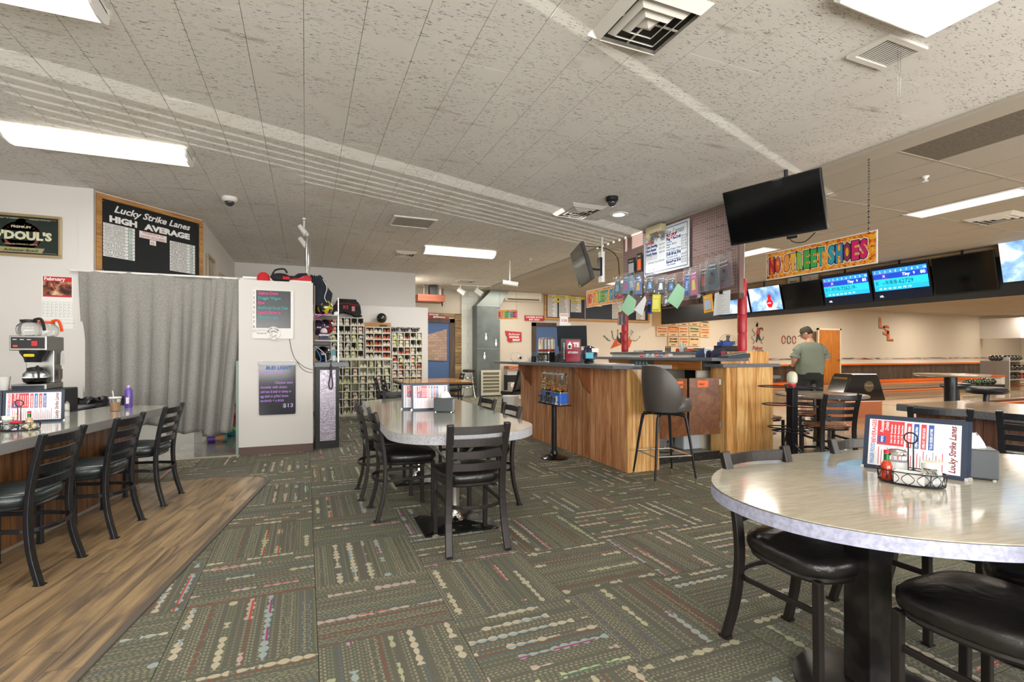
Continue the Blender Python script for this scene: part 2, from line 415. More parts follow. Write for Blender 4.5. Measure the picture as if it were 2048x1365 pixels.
G().tube(edge, .01, 0, rect=(.035, .014)).make('transition_strip', mat('grey_vinyl_edge', '5f574c', .4), floor, bevel=.004)
# ---------------------------------------------------------------- ceiling
def ceilt():
    v = coord('World')
    n1 = noise(vscale(v, 15, 60, 1), 1.7, 3., .7, .3); n2 = noise(v, .7, 3.); n3 = noise(v, 260., 1.)
    c = ramp(n2, [(.3, srgb('dad6ce')), (.6, srgb('e4e1da')), (.75, srgb('dcd5ca'))])
    m = (n1 > .61)*(noise(v, 2.3, 2.) > .38)
    c = mixc(m*.75, c, srgb('5f594f'))
    st = ramp(noise(vscale(v, 2.4, 9, 1), .8, 5., .7), [(.60, (0,0,0,1)), (.72, (.5,.5,.5,1))])
    return mixc(st, c, srgb('8f7d62'))
CT = mat('acoustic_ceiling_tile', 'cbc6bc', .85, fn=ceilt, bump=lambda: (noise(vscale(coord('World'), 60, 120, 1), 1.5, 3., .7), .35, .004), spec=.2)
ceiling = struct(G().box(-4, YF, CEIL+.012, XR, YB+.1, CEIL+.1).make('ceiling', DARKGAP))
TPX, TPY = .3247, .6494; XB = 4.86
cx0 = XB-TPX*27
tiles = []
stg = [R.choice((0,.5)) for _ in range(27)]
for i in range(27):
    for j in range(27):
        x, y = cx0+TPX*i, YF+TPY*j
        yy = y+TPY*stg[i]
        if yy > YB: continue
        if x < -1.7 and y > 8.4: continue
        d = (x+.16)*fwx+(yy+.3)*fwy; u = (x+.16)*fwy-(yy+.3)*fwx
        vis = d > .6 and abs(u/d) < 1.15 and 1001*1.92/d < 1000
        tiles.append((not vis, d, x, yy))
tiles.sort(); tg = G()
me_ = G(); e = .0012; b_ = .003; q_ = .0003; z = CEIL
me_.add([(e,q_,z+.012),(TPX-e,q_,z+.012),(TPX-e,TPY-q_,z+.012),(e,TPY-q_,z+.012),(e,q_,z+b_),(TPX-e,q_,z+b_),(TPX-e,TPY-q_,z+b_),(e,TPY-q_,z+b_),(e+b_,q_+.0008,z),(TPX-e-b_,q_+.0008,z),(TPX-e-b_,TPY-q_-.0008,z),(e+b_,TPY-q_-.0008,z)],
    [(4,5,1,0),(5,6,2,1),(6,7,3,2),(7,4,0,3),(8,9,5,4),(9,10,6,5),(10,11,7,6),(11,8,4,7),(11,10,9,8)])
t0 = None
for n_, (_, d, x, y) in enumerate(tiles):
    if n_ < 298:
        if t0 is None: t0 = me_.make('ceiling_tile', CT, ceiling); o = t0
        else: o = t0.copy(); COL.objects.link(o)
        o.location = (x, y, R.uniform(-.0003,.0003))
    else: tg.merge(me_, Matrix.Translation((x, y, 0)))
o = tg.make('ceiling_tiles', CT, ceiling); o['kind'] = 'stuff'
# bulkhead strip and dropped panel ceiling over the lanes
CT2 = mat('lane_ceiling_panel', 'b9ae9b', .9, fn=lambda: mixc((noise(coord('World'), 60., 3.) > .66)*.35, mixc(noise(coord('World'), .5, 2.), srgb('aca598'), srgb('bcb5a8')), srgb('766f64')), spec=.15)
GRID = mat('ceiling_grid', 'aaa497', .5)
cg = G().box(XB, YF, CEIL-.03, XB+.05, YB, CEIL+.02).box(XB+.05, YF, CEIL-.005, XB+.33, YB, CEIL+.02)
struct(cg.make('trim_1', mat('ceiling_trim', 'b5aea0', .6)))
def ctile(w_, l_):
    return G().box(.006, .006, CEIL, w_-.006, l_-.006, CEIL+.012)
t0 = None; far = G(); cc = 0; lt = []
for i in range(48):
    for j in range(15):
        x, y = XB+.33+.62*i, YF+.05+1.24*j-.26
        if x > XR or y > YB: continue
        d = (x+.3)*fwx+(y+.6)*fwy; u = (x+.3)*fwy-(y+.6)*fwx
        lt.append((not (d > .6 and abs(u/d) < 1.1), d, x, y))
lt.sort(); ct_ = ctile(.62, 1.24)
DARKT = mat('stained_dark_panel', '6f675a', .9, fn=speck('655d51','7b7264', 40, .35,.65,'World'))
for n_, (_, d, x, y) in enumerate(lt):
    if n_ < 290:
        if t0 is None: t0 = ct_.make('ceiling_panel', CT2, ceiling); o = t0
        else: o = t0.copy(); COL.objects.link(o)
        o.location = (x, y, R.uniform(-.001, .002))
        if abs(x+.31-5.45) < .31 and abs(y+.62-2.8) < .6: dark_p = o
    else: far.merge(ct_, Matrix.Translation((x, y, 0)))
o = far.make('ceiling_panels', CT2, ceiling); o['kind'] = 'stuff'
dark_p.data = dark_p.data.copy(); dark_p.data.materials[0] = DARKT; dark_p['label'] = 'dark stained ceiling panel'
g = G()
for i in range(49): g.box(XB+.33+.62*i-.008, YF, CEIL-.003, XB+.33+.62*i+.008, YB, CEIL+.012)
for j in range(16): g.box(XB+.33, YF-.21+1.24*j-.008, CEIL-.004, XR, YF-.21+1.24*j+.008, CEIL+.012)
g.make('grid_rails', GRID, ceiling)
# ---------------------------------------------------------------- walls
def wall(name, x0, y0, x1, y1, z0=0, z1=CEIL+.012, m=WHITEWALL, parent=None):
    return struct(G().box(x0, y0, z0, x1, y1, z1).make(name, m))
wl = G()
slits = [(.57,.70,2.0,2.85), (3.30,3.62,1.95,3.08)]+[(3.72+.17*k, 3.72+.17*k+.085, 1.95, 2.98) for k in range(6)]  # slits added to this unseen wall to shape the sun streaks on the ceiling
slits.sort(); yy = YF
for (a0, a1, z0_, z1_) in slits:
    wl.box(-4.1, yy, 0, -4.0, a0, CEIL+.012).box(-4.1, a0, 0, -4.0, a1, z0_).box(-4.1, a0, z1_, -4.0, a1, CEIL+.012); yy = a1
wl.box(-4.1, yy, 0, -4.0, 12.1, CEIL+.012); struct(wl.make('wall_left', WHITEWALL))
wf = wall('wall_front', -4, YF-.15, XR, YF-.02)
wall('wall_right', XR, YF, XR+.1, YB, m=BACKWALL)
wall('wall_counter', -4.0, YW, -2.42, YW+.12)
wall('wall_corner', -2.42, YW-.012, -2.28, YW+.10)
# angled header wall above the curtained doorway
a = Vector((-2.30, YW+.05)); b = Vector((-1.37, 8.33)); dd = (b-a).normalized(); nn = Vector((dd.y, -dd.x))
MW = frame((a.x, a.y, 0), (dd.x, dd.y, 0), (0,0,1))
struct(G().mbox(MW, -.05, 2.12, -.1, (b-a).length, CEIL+.01, 0).make('wall_angled', WHITEWALL))
wall('wall_side', -1.47, 8.33, -1.37, 11.9)
wall('wall_back', -4.0, 11.9, 2.42, 12.0)
struct(G().box(.35, 11.06, 0, 2.53, 11.16, 2.31).make('wall_half', WHITEWALL))
wall('wall_far', 2.0, YB, XR, YB+.1, m=BACKWALL)
wall('wall_hidden', 2.3, 12.0, 2.42, YB, m=WHITEWALL)
for k, x in enumerate((-1.6, 1.6, 4.8, 8.0)):
    wn = struct(G().box(x-1.25, YF-.02, .5, x+1.25, YF+.03, .56).box(x-1.25, YF-.02, 2.54, x+1.25, YF+.03, 2.6).box(x-1.25, YF-.02, .56, x-1.19, YF+.03, 2.54).box(x+1.19, YF-.02, .56, x+1.25, YF+.03, 2.54).make('window_%d' % (k+1), mat('window_frame', '8a8a88', .4)))
    G().box(x-1.19, YF-.01, .56, x+1.19, YF, 2.54).make('pane', mat('window_glass_daylight', 'ffffff', .1, emit=1.0), wn)
# lane side wall: wainscot, flame stripe and orange rails on the far wall
def flame():
    x, y, z = sep(coord('World')); n = noise(vec(x*.9, z*14., 0.), 1., 3., .6, .8)
    return ramp(n, [(.36, srgb('3a3231')), (.45, srgb('8d8a88')), (.52, srgb('d6cfc4')), (.58, srgb('d96a2c')), (.66, srgb('5a2a1e'))])
FL = mat('flame_stripe', 'a05030', .5, fn=flame)
WAIN = mat('brown_wainscot', '4a3c31', .28, fn=lambda: ramp(noise(vscale(coord('World'), 6, 1, 1), 1., 4.), [(.35, srgb('3a2e26')), (.65, srgb('5c4c3f'))]))
tr = struct(G().box(9.6, YB-.02, 1.03, 33, YB, 1.10).make('trim_2', FL)); 
struct(G().box(9.6, YB-.30, .79, 33, YB, .86, 0).box(9.6, YB-.30, .86, 33, YB, .88, 1).make('trim_3', [ORANGE, WHITEP]))
struct(G().box(9.6, YB-.22, 0, 33, YB-.20, .13).make('trim_5', ORANGE))
t0 = None
for i in range(16):
    x = 9.7+i*1.46
    if t0 is None: t0 = G().box(0, 0, .12, 1.45, .03, .79).make('wainscot_panel', WAIN, tr); o = t0
    else: o = t0.copy(); COL.objects.link(o)
    o.location = (x, YB-.2, 0)
# door in the far wall
d1 = struct(G().box(0,0,0,1.28,.05,2.25).make('door_1', mat('orange_wood_door', 'b06a1e', .4, fn=woodf('94540f','b06a1e','c07c2c','z', 1.4)), loc=(19.6, YB-.33, .02), bevel=.004))
G().box(-.07,-.01,0,0,.06,2.32).box(1.28,-.01,0,1.35,.06,2.32).box(-.07,-.01,2.25,1.35,.06,2.32).make('door_frame', mat('cream_casing', 'cfc3ab', .5), d1)
G().cyl((1.17,0,1.0),(1.17,-.06,1.0),.03,n=10).make('door_knob', STEEL, d1)
# ledge of the far wall left of the lanes
BEN = mat('orange_brown_ledge', 'b5623a', .35, fn=speck('8a4326','d8875c', 3, .35,.65,'World', (1,1,8)))
struct(G().box(5.75, YB-.42, .80, 9.6, YB, .90, 0).box(5.75, YB-.3, .62, 9.6, YB, .8, 1).box(5.75, YB-.25, .0, 9.6, YB, .62, 2).make('trim_4', [BEN, WHITEWALL, BLACKP]))
# soffit over the score monitors
struct(G().box(11.42, YF, 2.3, 11.6, YB, CEIL+.01).make('trim_6', mat('tan_soffit', 'c9a878', .6)))
# near-left vertical groove + baseboard of the partition handled with the partition
# doorway openings in the far wall (blue corridor beyond) ------------------------------------------------
DW = mat('dark_door_casing', '4b3a2c', .5, fn=woodf('37291e','4b3a2c','604a38','z'))
BLUEW = mat('blue_corridor_paint', '46618c', .6)
def opening(n, xl, xr, ztop, inner):
    o = struct(G().box(xl-.14, YB-.05, 0, xl, YB+.001, ztop+.12).box(xr, YB-.05, 0, xr+.14, YB+.001, ztop+.12).box(xl-.14, YB-.05, ztop, xr+.14, YB+.001, ztop+.12).make('door_%d' % n, DW))
    G().box(xl, YB-.012, 0, xr, YB-.002, ztop).make('corridor_wall', BLUEW, o)
    return o
A_ = wy(1071, 653, YB); B_ = wy(1128, 653, YB)
o3 = opening(3, A_.x, B_.x, A_.z, 1)
G().box(B_.x-.12, YB-.02, 0, B_.x, YB-.012, A_.z).make('corridor_edge', mat('deep_blue', '34496b', .6), o3)
A_ = wy(850, 645, YB); B_ = wy(899, 645, YB)
o2 = opening(2, A_.x, B_.x, A_.z, 1)
def brickw():
    n = N.nt.nodes.new('ShaderNodeTexBrick'); x, y, z = sep(coord('World')); N.nt.links.new(vec(x*1., z*1., 0.).k, n.inputs['Vector'])
    n.inputs['Scale'].default_value = 3.2; n.inputs['Color1'].default_value = srgb('a08574'); n.inputs['Color2'].default_value = srgb('c4ab98'); n.inputs['Mortar'].default_value = srgb('8a7668')
    return mixc(noise(coord('World'), 9., 4.)*.8, N(n.outputs[0]), srgb('8d705f'))
BRW = mat('brick_wallpaper', 'a98f7e', .6, fn=brickw)
G().prism([(wy(850, 671, YB).x, wy(850, 671, YB).z), (wy(850, 720, YB).x, wy(850,721,YB).z), (wy(893, 722, YB).x, wy(893,722,YB).z), (wy(893,659,YB).x, wy(893,659,YB).z)], 0, .02, M=Matrix.Translation((0,YB-.02,0))@Matrix.Rotation(PI/2,4,'X')).make('brick_wallpaper', BRW, o2)
# reclaimed-wood boards beside the first doorway
xl, xr = wy(909, 628, YB).x, wy(922, 628, YB).x; zt = wy(909, 628, YB).z
RW = mat('reclaimed_board', '8a6f4a', .7, fn=woodf('5b4a33','8a6f4a','ac9265','x', 1.2))
struct(G().box(xl, YB-.03, 0, xr, YB-.022, zt).make('trim_7', DARKGAP)); tr7 = bpy.data.objects['trim_7']
z = 0
while z < zt-.02:
    h_ = R.choice((.1, .12, .15)); h_ = min(h_, zt-z)
    G().box(xl+(.0), YB-.05-R.random()*.012, z+.003, xr, YB-.02, z+h_-.003).make('wood_board', RW, tr7)
    if z > wy(899,645,YB).z+.1: G().box(xl-.5, YB-.05, z+.003, xl-.004, YB-.02, z+h_-.003).make('wood_board', RW, tr7)
    z += h_
# painted block wall
blk = struct(G().box(xr, YB-.035, 0, wy(955,600,YB).x, YB-.02, CEIL).make('trim_8', mat('block_joint', 'c9c8bd', .8)))
BLK = mat('painted_block', 'd3d6cd', .7, bump=nb(40,.15,.004)); x0b, x1b = xr, wy(955,600,YB).x
t0 = None
for r_ in range(16):
    for c_ in range(3):
        xa = x0b+.4*c_-(.2 if r_ % 2 else 0); xb_ = min(xa+.394, x1b); xa = max(xa, x0b)
        if xb_-xa < .04: continue
        G().box(xa, YB-.05, r_*.2+.003, xb_, YB-.035, r_*.2+.197).make('block', BLK, blk)
# ================================================================ FURNITURE
def seat_g(wf_=.235, wb=.195, dep=.215, z0=.435, th=.075, dome=.018, n=32):
    g = G()
    def outl(t):
        c, s = math.cos(t), math.sin(t); p = 3.4
        r = (abs(c)**p+abs(s)**p)**(-1/p); y = s*r*dep; w_ = wb+(wf_-wb)*(y/dep+1)/2
        return c*r*w_, y
    prof = [(.93,0),(.99,.01),(1.015,.03),(1.0,.055),(.95,.068),(.82,.074),(.5,.074+dome*.7),(.2,.074+dome)]
    for k, (s_, z) in enumerate(prof):
        for i in range(n):
            t = 2*PI*i/n; x, y = outl(t); pk = (1+.012*math.sin(i*2.9)*(1 if k in (1,2,3) else 0))
            g.v.append(Vector((x*s_*pk, y*s_*pk, z0+z*th/.075)))
    m = len(prof)
    for k in range(m-1):
        for i in range(n): j = (i+1) % n; g.f.append((k*n+i, k*n+j, (k+1)*n+j, (k+1)*n+i))
    g.f.append(tuple(range(n-1,-1,-1))); g.f.append(tuple(range((m-1)*n, m*n))); g.m = [0]*len(g.f)
    return g, outl
def make_chair(name, label, metal, seatm, wood=False, group=None):
    t = thing(name, label, 'chair', group=group)
    post = smoothpts([(.197,-.262,0),(.187,-.212,.2),(.18,-.198,.42),(.183,-.226,.64),(.19,-.275,.835)], 4)
    for s in (-1, 1):
        G().tube([(p.x*s, p.y, p.z) for p in post], 0, rect=(.027, .045), up=(1,0,0)).make('leg', metal, t, bevel=.005)
        G().tube([(.185*s,.175,0),(.187*s,.172,.432)], 0, rect=(.03,.03), up=(0,1,0)).make('leg', metal, t, bevel=.004)
    def yb(z):
        for a, b in zip(post, post[1:]):
            if a.z <= z <= b.z: return a.y+(b.y-a.y)*(z-a.z)/(b.z-a.z)
        return post[-1].y
    for z in (.795, .712, .632, .552):
        pts = [(-.183+.366*i/10, yb(z)-.034*math.sin(PI*i/10), z) for i in range(11)]
        G().tube(pts, 0, rect=(.05, .012), up=(0,1,0)).make('slat', metal, t, bevel=.003)
    for s in (-1, 1):
        G().tube([(.197*s,-.262,0),(.197*s,-.262,.012)], .0, rect=(.034,.05), up=(0,1,0)).make('foot_cap', BLACKP, t)
        G().tube([(.185*s,.175,0),(.185*s,.175,.012)], 0, rect=(.036,.036), up=(0,1,0)).make('foot_cap', BLACKP, t)
    g, outl = seat_g() if not wood else seat_g(.22,.19,.215,.44,.03,.0)
    fr = [(outl(2*PI*i/28)[0]*.9, outl(2*PI*i/28)[1]*.9, .425) for i in range(28)]
    G().tube(fr, .011, n=6, closed=True).make('seat_frame', metal, t, smooth=True)
    g.make('seat', seatm, t, smooth=True)
    hoop = [(.182,.17,.31)]+[(.182*1.0, y, .305) for y in (.05,-.1)]+[(.178*math.cos(a), -.16-.11*math.sin(a), .30) for a in [PI*i/10 for i in range(11)]]+[(-.182,y,.305) for y in (-.1,.05)]+[(-.182,.17,.31)]
    G().tube(hoop, 0, rect=(.013,.024), up=(0,0,1)).make('stretcher', metal, t, bevel=.003)
    return t
ch0 = make_chair('dining_chair', 'near end chair, back to us, at the long speckled table', BROWNM, VINYL, group='black ladder-back chairs at the speckled table')
ch0.location = (1.03, 3.30, 0); ch0.rotation_euler = (0,0,math.radians(-1))
gr = 'black ladder-back chairs at the speckled table'
def face(dx, dy): return math.atan2(-dx, dy)
dup(ch0, (.76, 4.10, 0), face(1,.02), 'nearer of two chairs on the left side of the speckled table', gr)
dup(ch0, (.71, 4.72, 0), face(1,-.02), 'farther of two chairs on the left side of the speckled table', gr)
dup(ch0, (1.42, 4.10, 0), face(-1,.03), 'nearer of two chairs on the right side of the speckled table', gr)
dup(ch0, (1.44, 4.78, 0), face(-1,-.03), 'farther of two chairs on the right side of the speckled table', gr)
dup(ch0, (1.06, 5.86, 0), PI, 'chair at the far end of the speckled table, only its back showing', gr)
chb = make_chair('dining_chair', 'front left chair at the big cream table, cracked black vinyl seat', BROWNM, VINYL, group='chairs around the cream oval table')
g2 = 'chairs around the cream oval table'
chb.location = (1.95, 1.46, 0); chb.rotation_euler = (0,0,PI)
dup(chb, (2.72, 1.50, 0), face(-.05,-1), 'chair behind the menus on the far side of the cream table', g2)
dup(chb, (2.0, .87, 0), face(0.02,1), 'nearest chair, large wrinkled black seat in the bottom right corner', g2)
dup(chb, (2.54, .88, 0), face(-.03,1), 'chair at the right picture edge beside the nearest seat, under the cream table', g2)
chc = make_chair('dining_chair', 'nearest chair at the diner counter, worn black frame with green-black seat', BLACKM, VINYLG, group='chairs along the diner counter')
g3 = 'chairs along the diner counter'
chc.location = (-1.58, 3.77, 0); chc.rotation_euler = (0,0,face(-.99,.15))
dup(chc, (-1.445, 4.47, 0), face(-.99,.15), 'middle chair at the diner counter', g3)
dup(chc, (-1.33, 5.21, 0), face(-.99,.13), 'farthest chair at the diner counter, near its end', g3)
WSEAT = mat('mahogany_seat', '7a4a35', .25, coat=.3, fn=woodf('5d3322','7a4a35','955f45','y', .8, rnd=False))
chd = make_chair('wood_seat_chair', 'wooden-seated chair in front of the round table, back towards us', BLACKM, WSEAT, True, 'wood-seated chairs at the small round table')
g4 = 'wood-seated chairs at the small round table'
chd.location = (5.60, 3.98, 0); chd.rotation_euler = (0,0,face(.37,.93))
dup(chd, (5.52, 4.82, 0), face(1,-.15), 'wooden-seated chair left of the small round table', g4)
dup(chd, (6.55, 4.92, 0), face(-.5,-.9), 'wooden-seated chair behind the small round table', g4)
che = dup(chc, (5.10, 2.62, 0), face(.87,.49), 'left black chair at the wood-panelled console table, behind the menus', 'black chairs at the wood-panelled console table')
dup(che, (5.32, 2.06, 0), face(.95,.3), 'right black chair at the wood-panelled console table, at the picture edge', 'black chairs at the wood-panelled console table')
dup(che, (6.95, 2.6, 0), face(-1,0), 'black chair on the far side of the wood-panelled console table', 'black chairs at the wood-panelled console table')
dup(che, (1.55, 9.2, 0), face(1,.05), 'nearer black chair at the wooden table before the shoe racks', 'black chairs at the wooden table')
dup(che, (1.50, 9.85, 0), face(1,0), 'farther black chair at the wooden table before the shoe racks', 'black chairs at the wooden table')
dup(che, (3.1, 11.2, 0), face(-1,.1), 'black chair by the restroom doorway', 'black chairs at the wooden table')
# ---------------------------------------------------------------- long speckled table
T = thing('dining_table', 'long table with speckled grey top and rounded corners on chrome pedestals', 'table', (1.06, 4.48, 0), math.radians(-1.2))
top = rrect(-.525,-1.4,.525,1.4,.40,10)
G().prism(top, .70, .757, 1).make('table_edge', [TEDGE, TEDGE], T)
G().prism([(x*.998, y*.999) for x, y in top], .757, .762, 0).make('tabletop', TERRAZZO, T)
RUST = mat('worn_black_base', '20211e', .35, .3, fn=speck('101110','8c8873', 14, .60,.66), bump=nb(30,.3,.004))
for y in (-.82, .62):
    G().lathe([(.16,.012),(.1,.02),(.055,.05),(.038,.1),(.036,.64),(.05,.68),(.16,.70)], (0,y,0), 20).make('pedestal', CHROME, T, smooth=True)
    G().box(-.27,y-.23,0,.27,y+.23,.014).add([(-.27,y-.23,.014),(.27,y-.23,.014),(.27,y+.23,.014),(-.27,y+.23,.014),(0,y,.045)], [(0,1,4),(1,2,4),(2,3,4),(3,0,4)]).make('base_plate', RUST, T)
    for s in (-1,1): G().tube([(0,y,.42),(.26*s,y,.69)], .012).make('brace', STEEL, T, smooth=True)
# ---------------------------------------------------------------- big cream table, front right
T = thing('dining_table', 'big oval cream table with pale lavender edge, nearest to the camera', 'table', (2.426, 1.196, 0), math.atan2(-.112,.994))
ov = [(1.02*math.copysign(abs(math.cos(t))**(2/2.15), math.cos(t)), .63*math.copysign(abs(math.sin(t))**(2/2.15), math.sin(t))) for t in [2*PI*i/72 for i in range(72)]]
G().prism(ov, .712, .757).make('table_edge', LAVEDGE, T)
G().prism([(x*1.001, y*1.001) for x, y in ov], .757, .7585).make('edge_line', mat('dark_seam', '2c2a2c', .5), T)
G().prism([(x*.999, y*.999) for x, y in ov], .7585, .762).make('tabletop', CREAMTOP, T)
SCUF = mat('scuffed_black_steel', '262423', .33, .4, fn=speck('1d1b1a','3f3b38', 7, .45,.7))
for x in (-.45, .5):
    G().box(x-.055,-.055,.03,x+.055,.055,.70).make('post', SCUF, T, bevel=.006)
    G().lathe([(.25,0),(.25,.012),(.18,.022),(.08,.03)], (x,0,0), 28).make('base_plate', SCUF, T, smooth=True)
    G().box(x-.15,-.22,.695,x+.15,.22,.712).make('mounting_plate', SCUF, T)
# ---------------------------------------------------------------- diner counter, left
dirc = Vector((.184, 1)).normalized(); perp = Vector((dirc.y, -dirc.x))
Pe = Vector((-1.245, 5.83)); L_ = 5.6
MC = Matrix.Translation((Pe.x, Pe.y, 0)) @ Matrix.Rotation(-math.atan2(.184,1), 4, 'Z')   # local: -y runs towards the camera, -x across the counter
DC = thing('diner_counter', 'long low diner counter with speckled top and wood panel front', 'counter', (Pe.x, Pe.y, 0), -math.atan2(.184,1))
pl = [(0,-L_),(0,-.05),(-.02,.03),(-.09,.12),(-.58,.22),(-.60,.2),(-.62,-.3),(-.66,-L_)]
pl = pl[::-1]
G().prism(pl, .695, .757).make('counter_edge', mat('counter_edge_speckle','8f8c8c',.35,fn=speck('6b6869','aaa6a5',300,.4,.6)), DC)
G().prism([(x*.999-.0005, y) for x,y in pl], .757, .762).make('countertop', TERRAZZO, DC)
WP = mat('dark_wood_panelling', '5d3c24', .4, fn=woodf('3a2415','5d3c24','84592f','z', .9))
y = -L_
k = 0
while y < -.06:
    w_ = .14+.05*((k*7) % 3)/2; y2 = min(y+w_, -.06)
    G().box(-.26, y, .03, -.235, y2-.004, .695).make('panel_board', WP, DC); y = y2; k += 1
G().box(-.60,-L_,.03,-.262,-.07,.695).make('counter_body', mat('dark_body', '2b2018', .7), DC)
G().box(-.60,-.065,.03,-.235,-.055,.695).make('end_panel', WP, DC)
G().box(-.262,-L_,0,-.225,-.05,.03).make('kick_strip', mat('pale_kick', '8d8474', .5), DC)
# ---------------------------------------------------------------- wooden table by the shoe racks
T = thing('square_table', 'wooden-topped table with black edge before the shoe racks', 'table', (2.25, 9.55, 0))
G().prism(rrect(-.62,-.75,.62,.75,.08,4), .735, .765).make('tabletop', mat('honey_wood_top', 'b27b3f', .2, coat=.4, fn=woodf('95602b','b27b3f','c8934f','x', .8)), T)
G().prism(rrect(-.63,-.76,.63,.76,.08,4), .70, .735).make('table_edge', BLACKP, T)
G().cyl((0,0,.02),(0,0,.7),.045,n=12).make('pedestal', BLACKM, T, smooth=True)
G().box(-.3,-.04,0,.3,.04,.03).box(-.04,-.3,0,.04,.3,.03).make('base', BLACKM, T)
# ---------------------------------------------------------------- console table, right
T = thing('console_table', 'tan-topped table with dark granite edge and reddish wood panel base', 'table', (5.68, 3.28, 0), math.radians(-3))
G().box(0,-3.4,.755,1.15,0,.762).make('tabletop', mat('tan_laminate', 'a18a70', .25, fn=speck('937c62','ac957b', 4,.3,.7), coat=.3), T)
G().box(-.005,-3.4,.69,1.155,.005,.755).make('table_edge', GRANITE, T)
RPN = mat('reddish_panel', '7a5548', .4, fn=woodf('5f3f34','7a5548','96705f','z'))
for k in range(16): G().box(.14, -.28-k*.19, 0, .17, -.10-k*.19+.006, .69).make('panel_board', RPN, T)
G().box(.18,-3.3,0,1.0,-.12,.69).make('table_body', mat('brown_body', '4d372f', .6), T)
# ---------------------------------------------------------------- small round table + bar tables
T = thing('round_table', 'small round table with brown top and black column, among wood-seated chairs', 'table', (6.1, 4.42, 0))
RT = mat('brown_grey_top', '85776a', .2, coat=.3, fn=speck('786a5e','91837a', 6,.3,.7))
G().lathe([(.0001,.735),(.5,.735),(.52,.74),(.52,.76),(.5,.768),(.0001,.768)], n=40).make('tabletop', RT, T, smooth=True)
G().cyl((0,0,.02),(0,0,.735),.05,n=16).make('column', BLACKM, T, smooth=True)
for k in range(4):
    a = k*PI/2+.4; G().tube([(0,0,.09),(.15*math.cos(a),.15*math.sin(a),.07),(.33*math.cos(a),.33*math.sin(a),.02)], 0, rect=(.045,.03)).make('foot', BLACKM, T, bevel=.004)
def logo_seat(name, label, loc, h=.86, lean=0, r=.165):
    s = thing(name, label, 'stool', loc, group='round stools with a turkey-red and teal printed seat')
    G().lathe([(.0001,h-.075),(r*.8,h-.075),(r,h-.06),(r+.012,h-.035),(r,h-.012),(r-.02,h-.002),(.0001,h)], n=28).make('seat', BLACKM, s, smooth=True)
    pr = mat('printed_seat_top', '3f7f83', .3, fn=lambda: ramp(noise(vscale(coord(), 14, 26, 1), 1., 3., .7, .8), [(.38, srgb('2d6f7b')), (.47, srgb('8fc4b4')), (.52, srgb('c8c8ba')), (.57, srgb('c4352c')), (.68, srgb('a02a24'))]))
    G().lathe([(.0001,h+.002),(r-.03,h+.001)], n=24).make('seat_print', pr, s)
    G().tube([(0,0,h-.075),(lean*.3,0,h*.7),(lean,0,.35),(lean,0,.02)], .027, n=10).make('stem', BLACKM, s, smooth=True)
    G().lathe([(.2,0),(.2,.01),(.05,.03)], (lean,0,0), 24).make('base', BLACKM, s, smooth=True)
    if abs(lean) < .01: G().tube([(.16*math.cos(2*PI*i/20),.16*math.sin(2*PI*i/20),.3) for i in range(20)], .009, closed=True).make('foot_ring', CHROME, s, smooth=True)
    return s
T = thing('bar_table', 'tall round bar table with thin top on a thick black column, by the lanes', 'table', (7.39, 3.66, 0))
G().lathe([(.0001,1.0),(.34,1.0),(.37,1.018),(.37,1.03),(.0001,1.034)], n=40).make('tabletop', mat('beige_top', 'a08d75', .25, coat=.3), T, smooth=True)
G().cyl((0,0,.02),(0,0,1.0),.065,n=18).make('column', BLACKM, T, smooth=True)
G().lathe([(.3,0),(.3,.012),(.08,.03)], n=28).make('base_plate', BLACKM, T, smooth=True)
logo_seat('bar_stool', 'printed-top stool right of the tall round bar table', (7.04, 3.15, 0), .905, -.10, .175)
logo_seat('bar_stool', 'printed-top stool directly behind the tall bar table column', (8.17, 3.98, 0), .88, .10, .17)
logo_seat('bar_stool', 'printed-top stool beside the service counter pillar, by the lane floor', (6.85, 5.95, 0), .90, 0, .17)
T = thing('bar_table', 'grey-topped tall table just past the wooden counter pillar', 'table', (6.0, 5.2, 0))
G().box(-.35,-.1,.93,.22,.9,.97).make('tabletop', GRANITE, T)
for y in (0,.8): G().box(.06,y,0,.12,y+.06,.93).make('leg', BLACKM, T)
G().box(-.1,0,.26,.16,.06,.3).make('rail', BLACKM, T)
# tiered display stand with a bowling pin finial
S = thing('pin_display_stand', 'black post stand with wire ring tiers and a bowling pin on top', 'stand', (5.12, 4.05, 0))
G().box(-.042,-.042,.12,.042,.042,.90).make('post', mat('blue_black_paint', '15181f', .35, .2), S, bevel=.004)
for z, r in ((.905,.34),(.70,.30),(.44,.24),(.40,.20)):
    for q in range(3):
        a = q*2*PI/3+.3; c = (math.cos(a)*r*.55, math.sin(a)*r*.55)
        G().tube([(c[0]+r*.48*math.cos(2*PI*i/24), c[1]+r*.48*math.sin(2*PI*i/24), z) for i in range(24)], .007, closed=True).make('ring', BLACKM, S, smooth=True)
for q in range(3):
    a = q*2*PI/3+.5; G().tube([(0,0,.28),(.3*math.cos(a),.3*math.sin(a),.01)], .011).make('leg', BLACKM, S, smooth=True)
def pin_g(s=1.0):
    return G().lathe([(.0001,0),(.026,0),(.042,.05),(.055,.1),(.06,.14),(.05,.19),(.03,.24),(.024,.27),(.03,.31),(.033,.34),(.027,.37),(.012,.383),(.0001,.386)], n=20).xf(Matrix.Scale(s,4))
p = pin_g(.42).make('pin_finial', mat('pin_white', 'cfcdb8', .3), S, smooth=True, loc=(0,0,.90))
G().lathe([(.036,.90),(.04,.935)], n=16).make('red_collar', REDP, S)
G().lathe([(.030,.935),(.052,.955),(.056,1.0),(.05,1.05),(.025,1.075),(.0001,1.08)], n=20).make('pin_cap', mat('pin_white','cfcdb8',.3), S, smooth=True)
bpy.data.objects.remove(p)
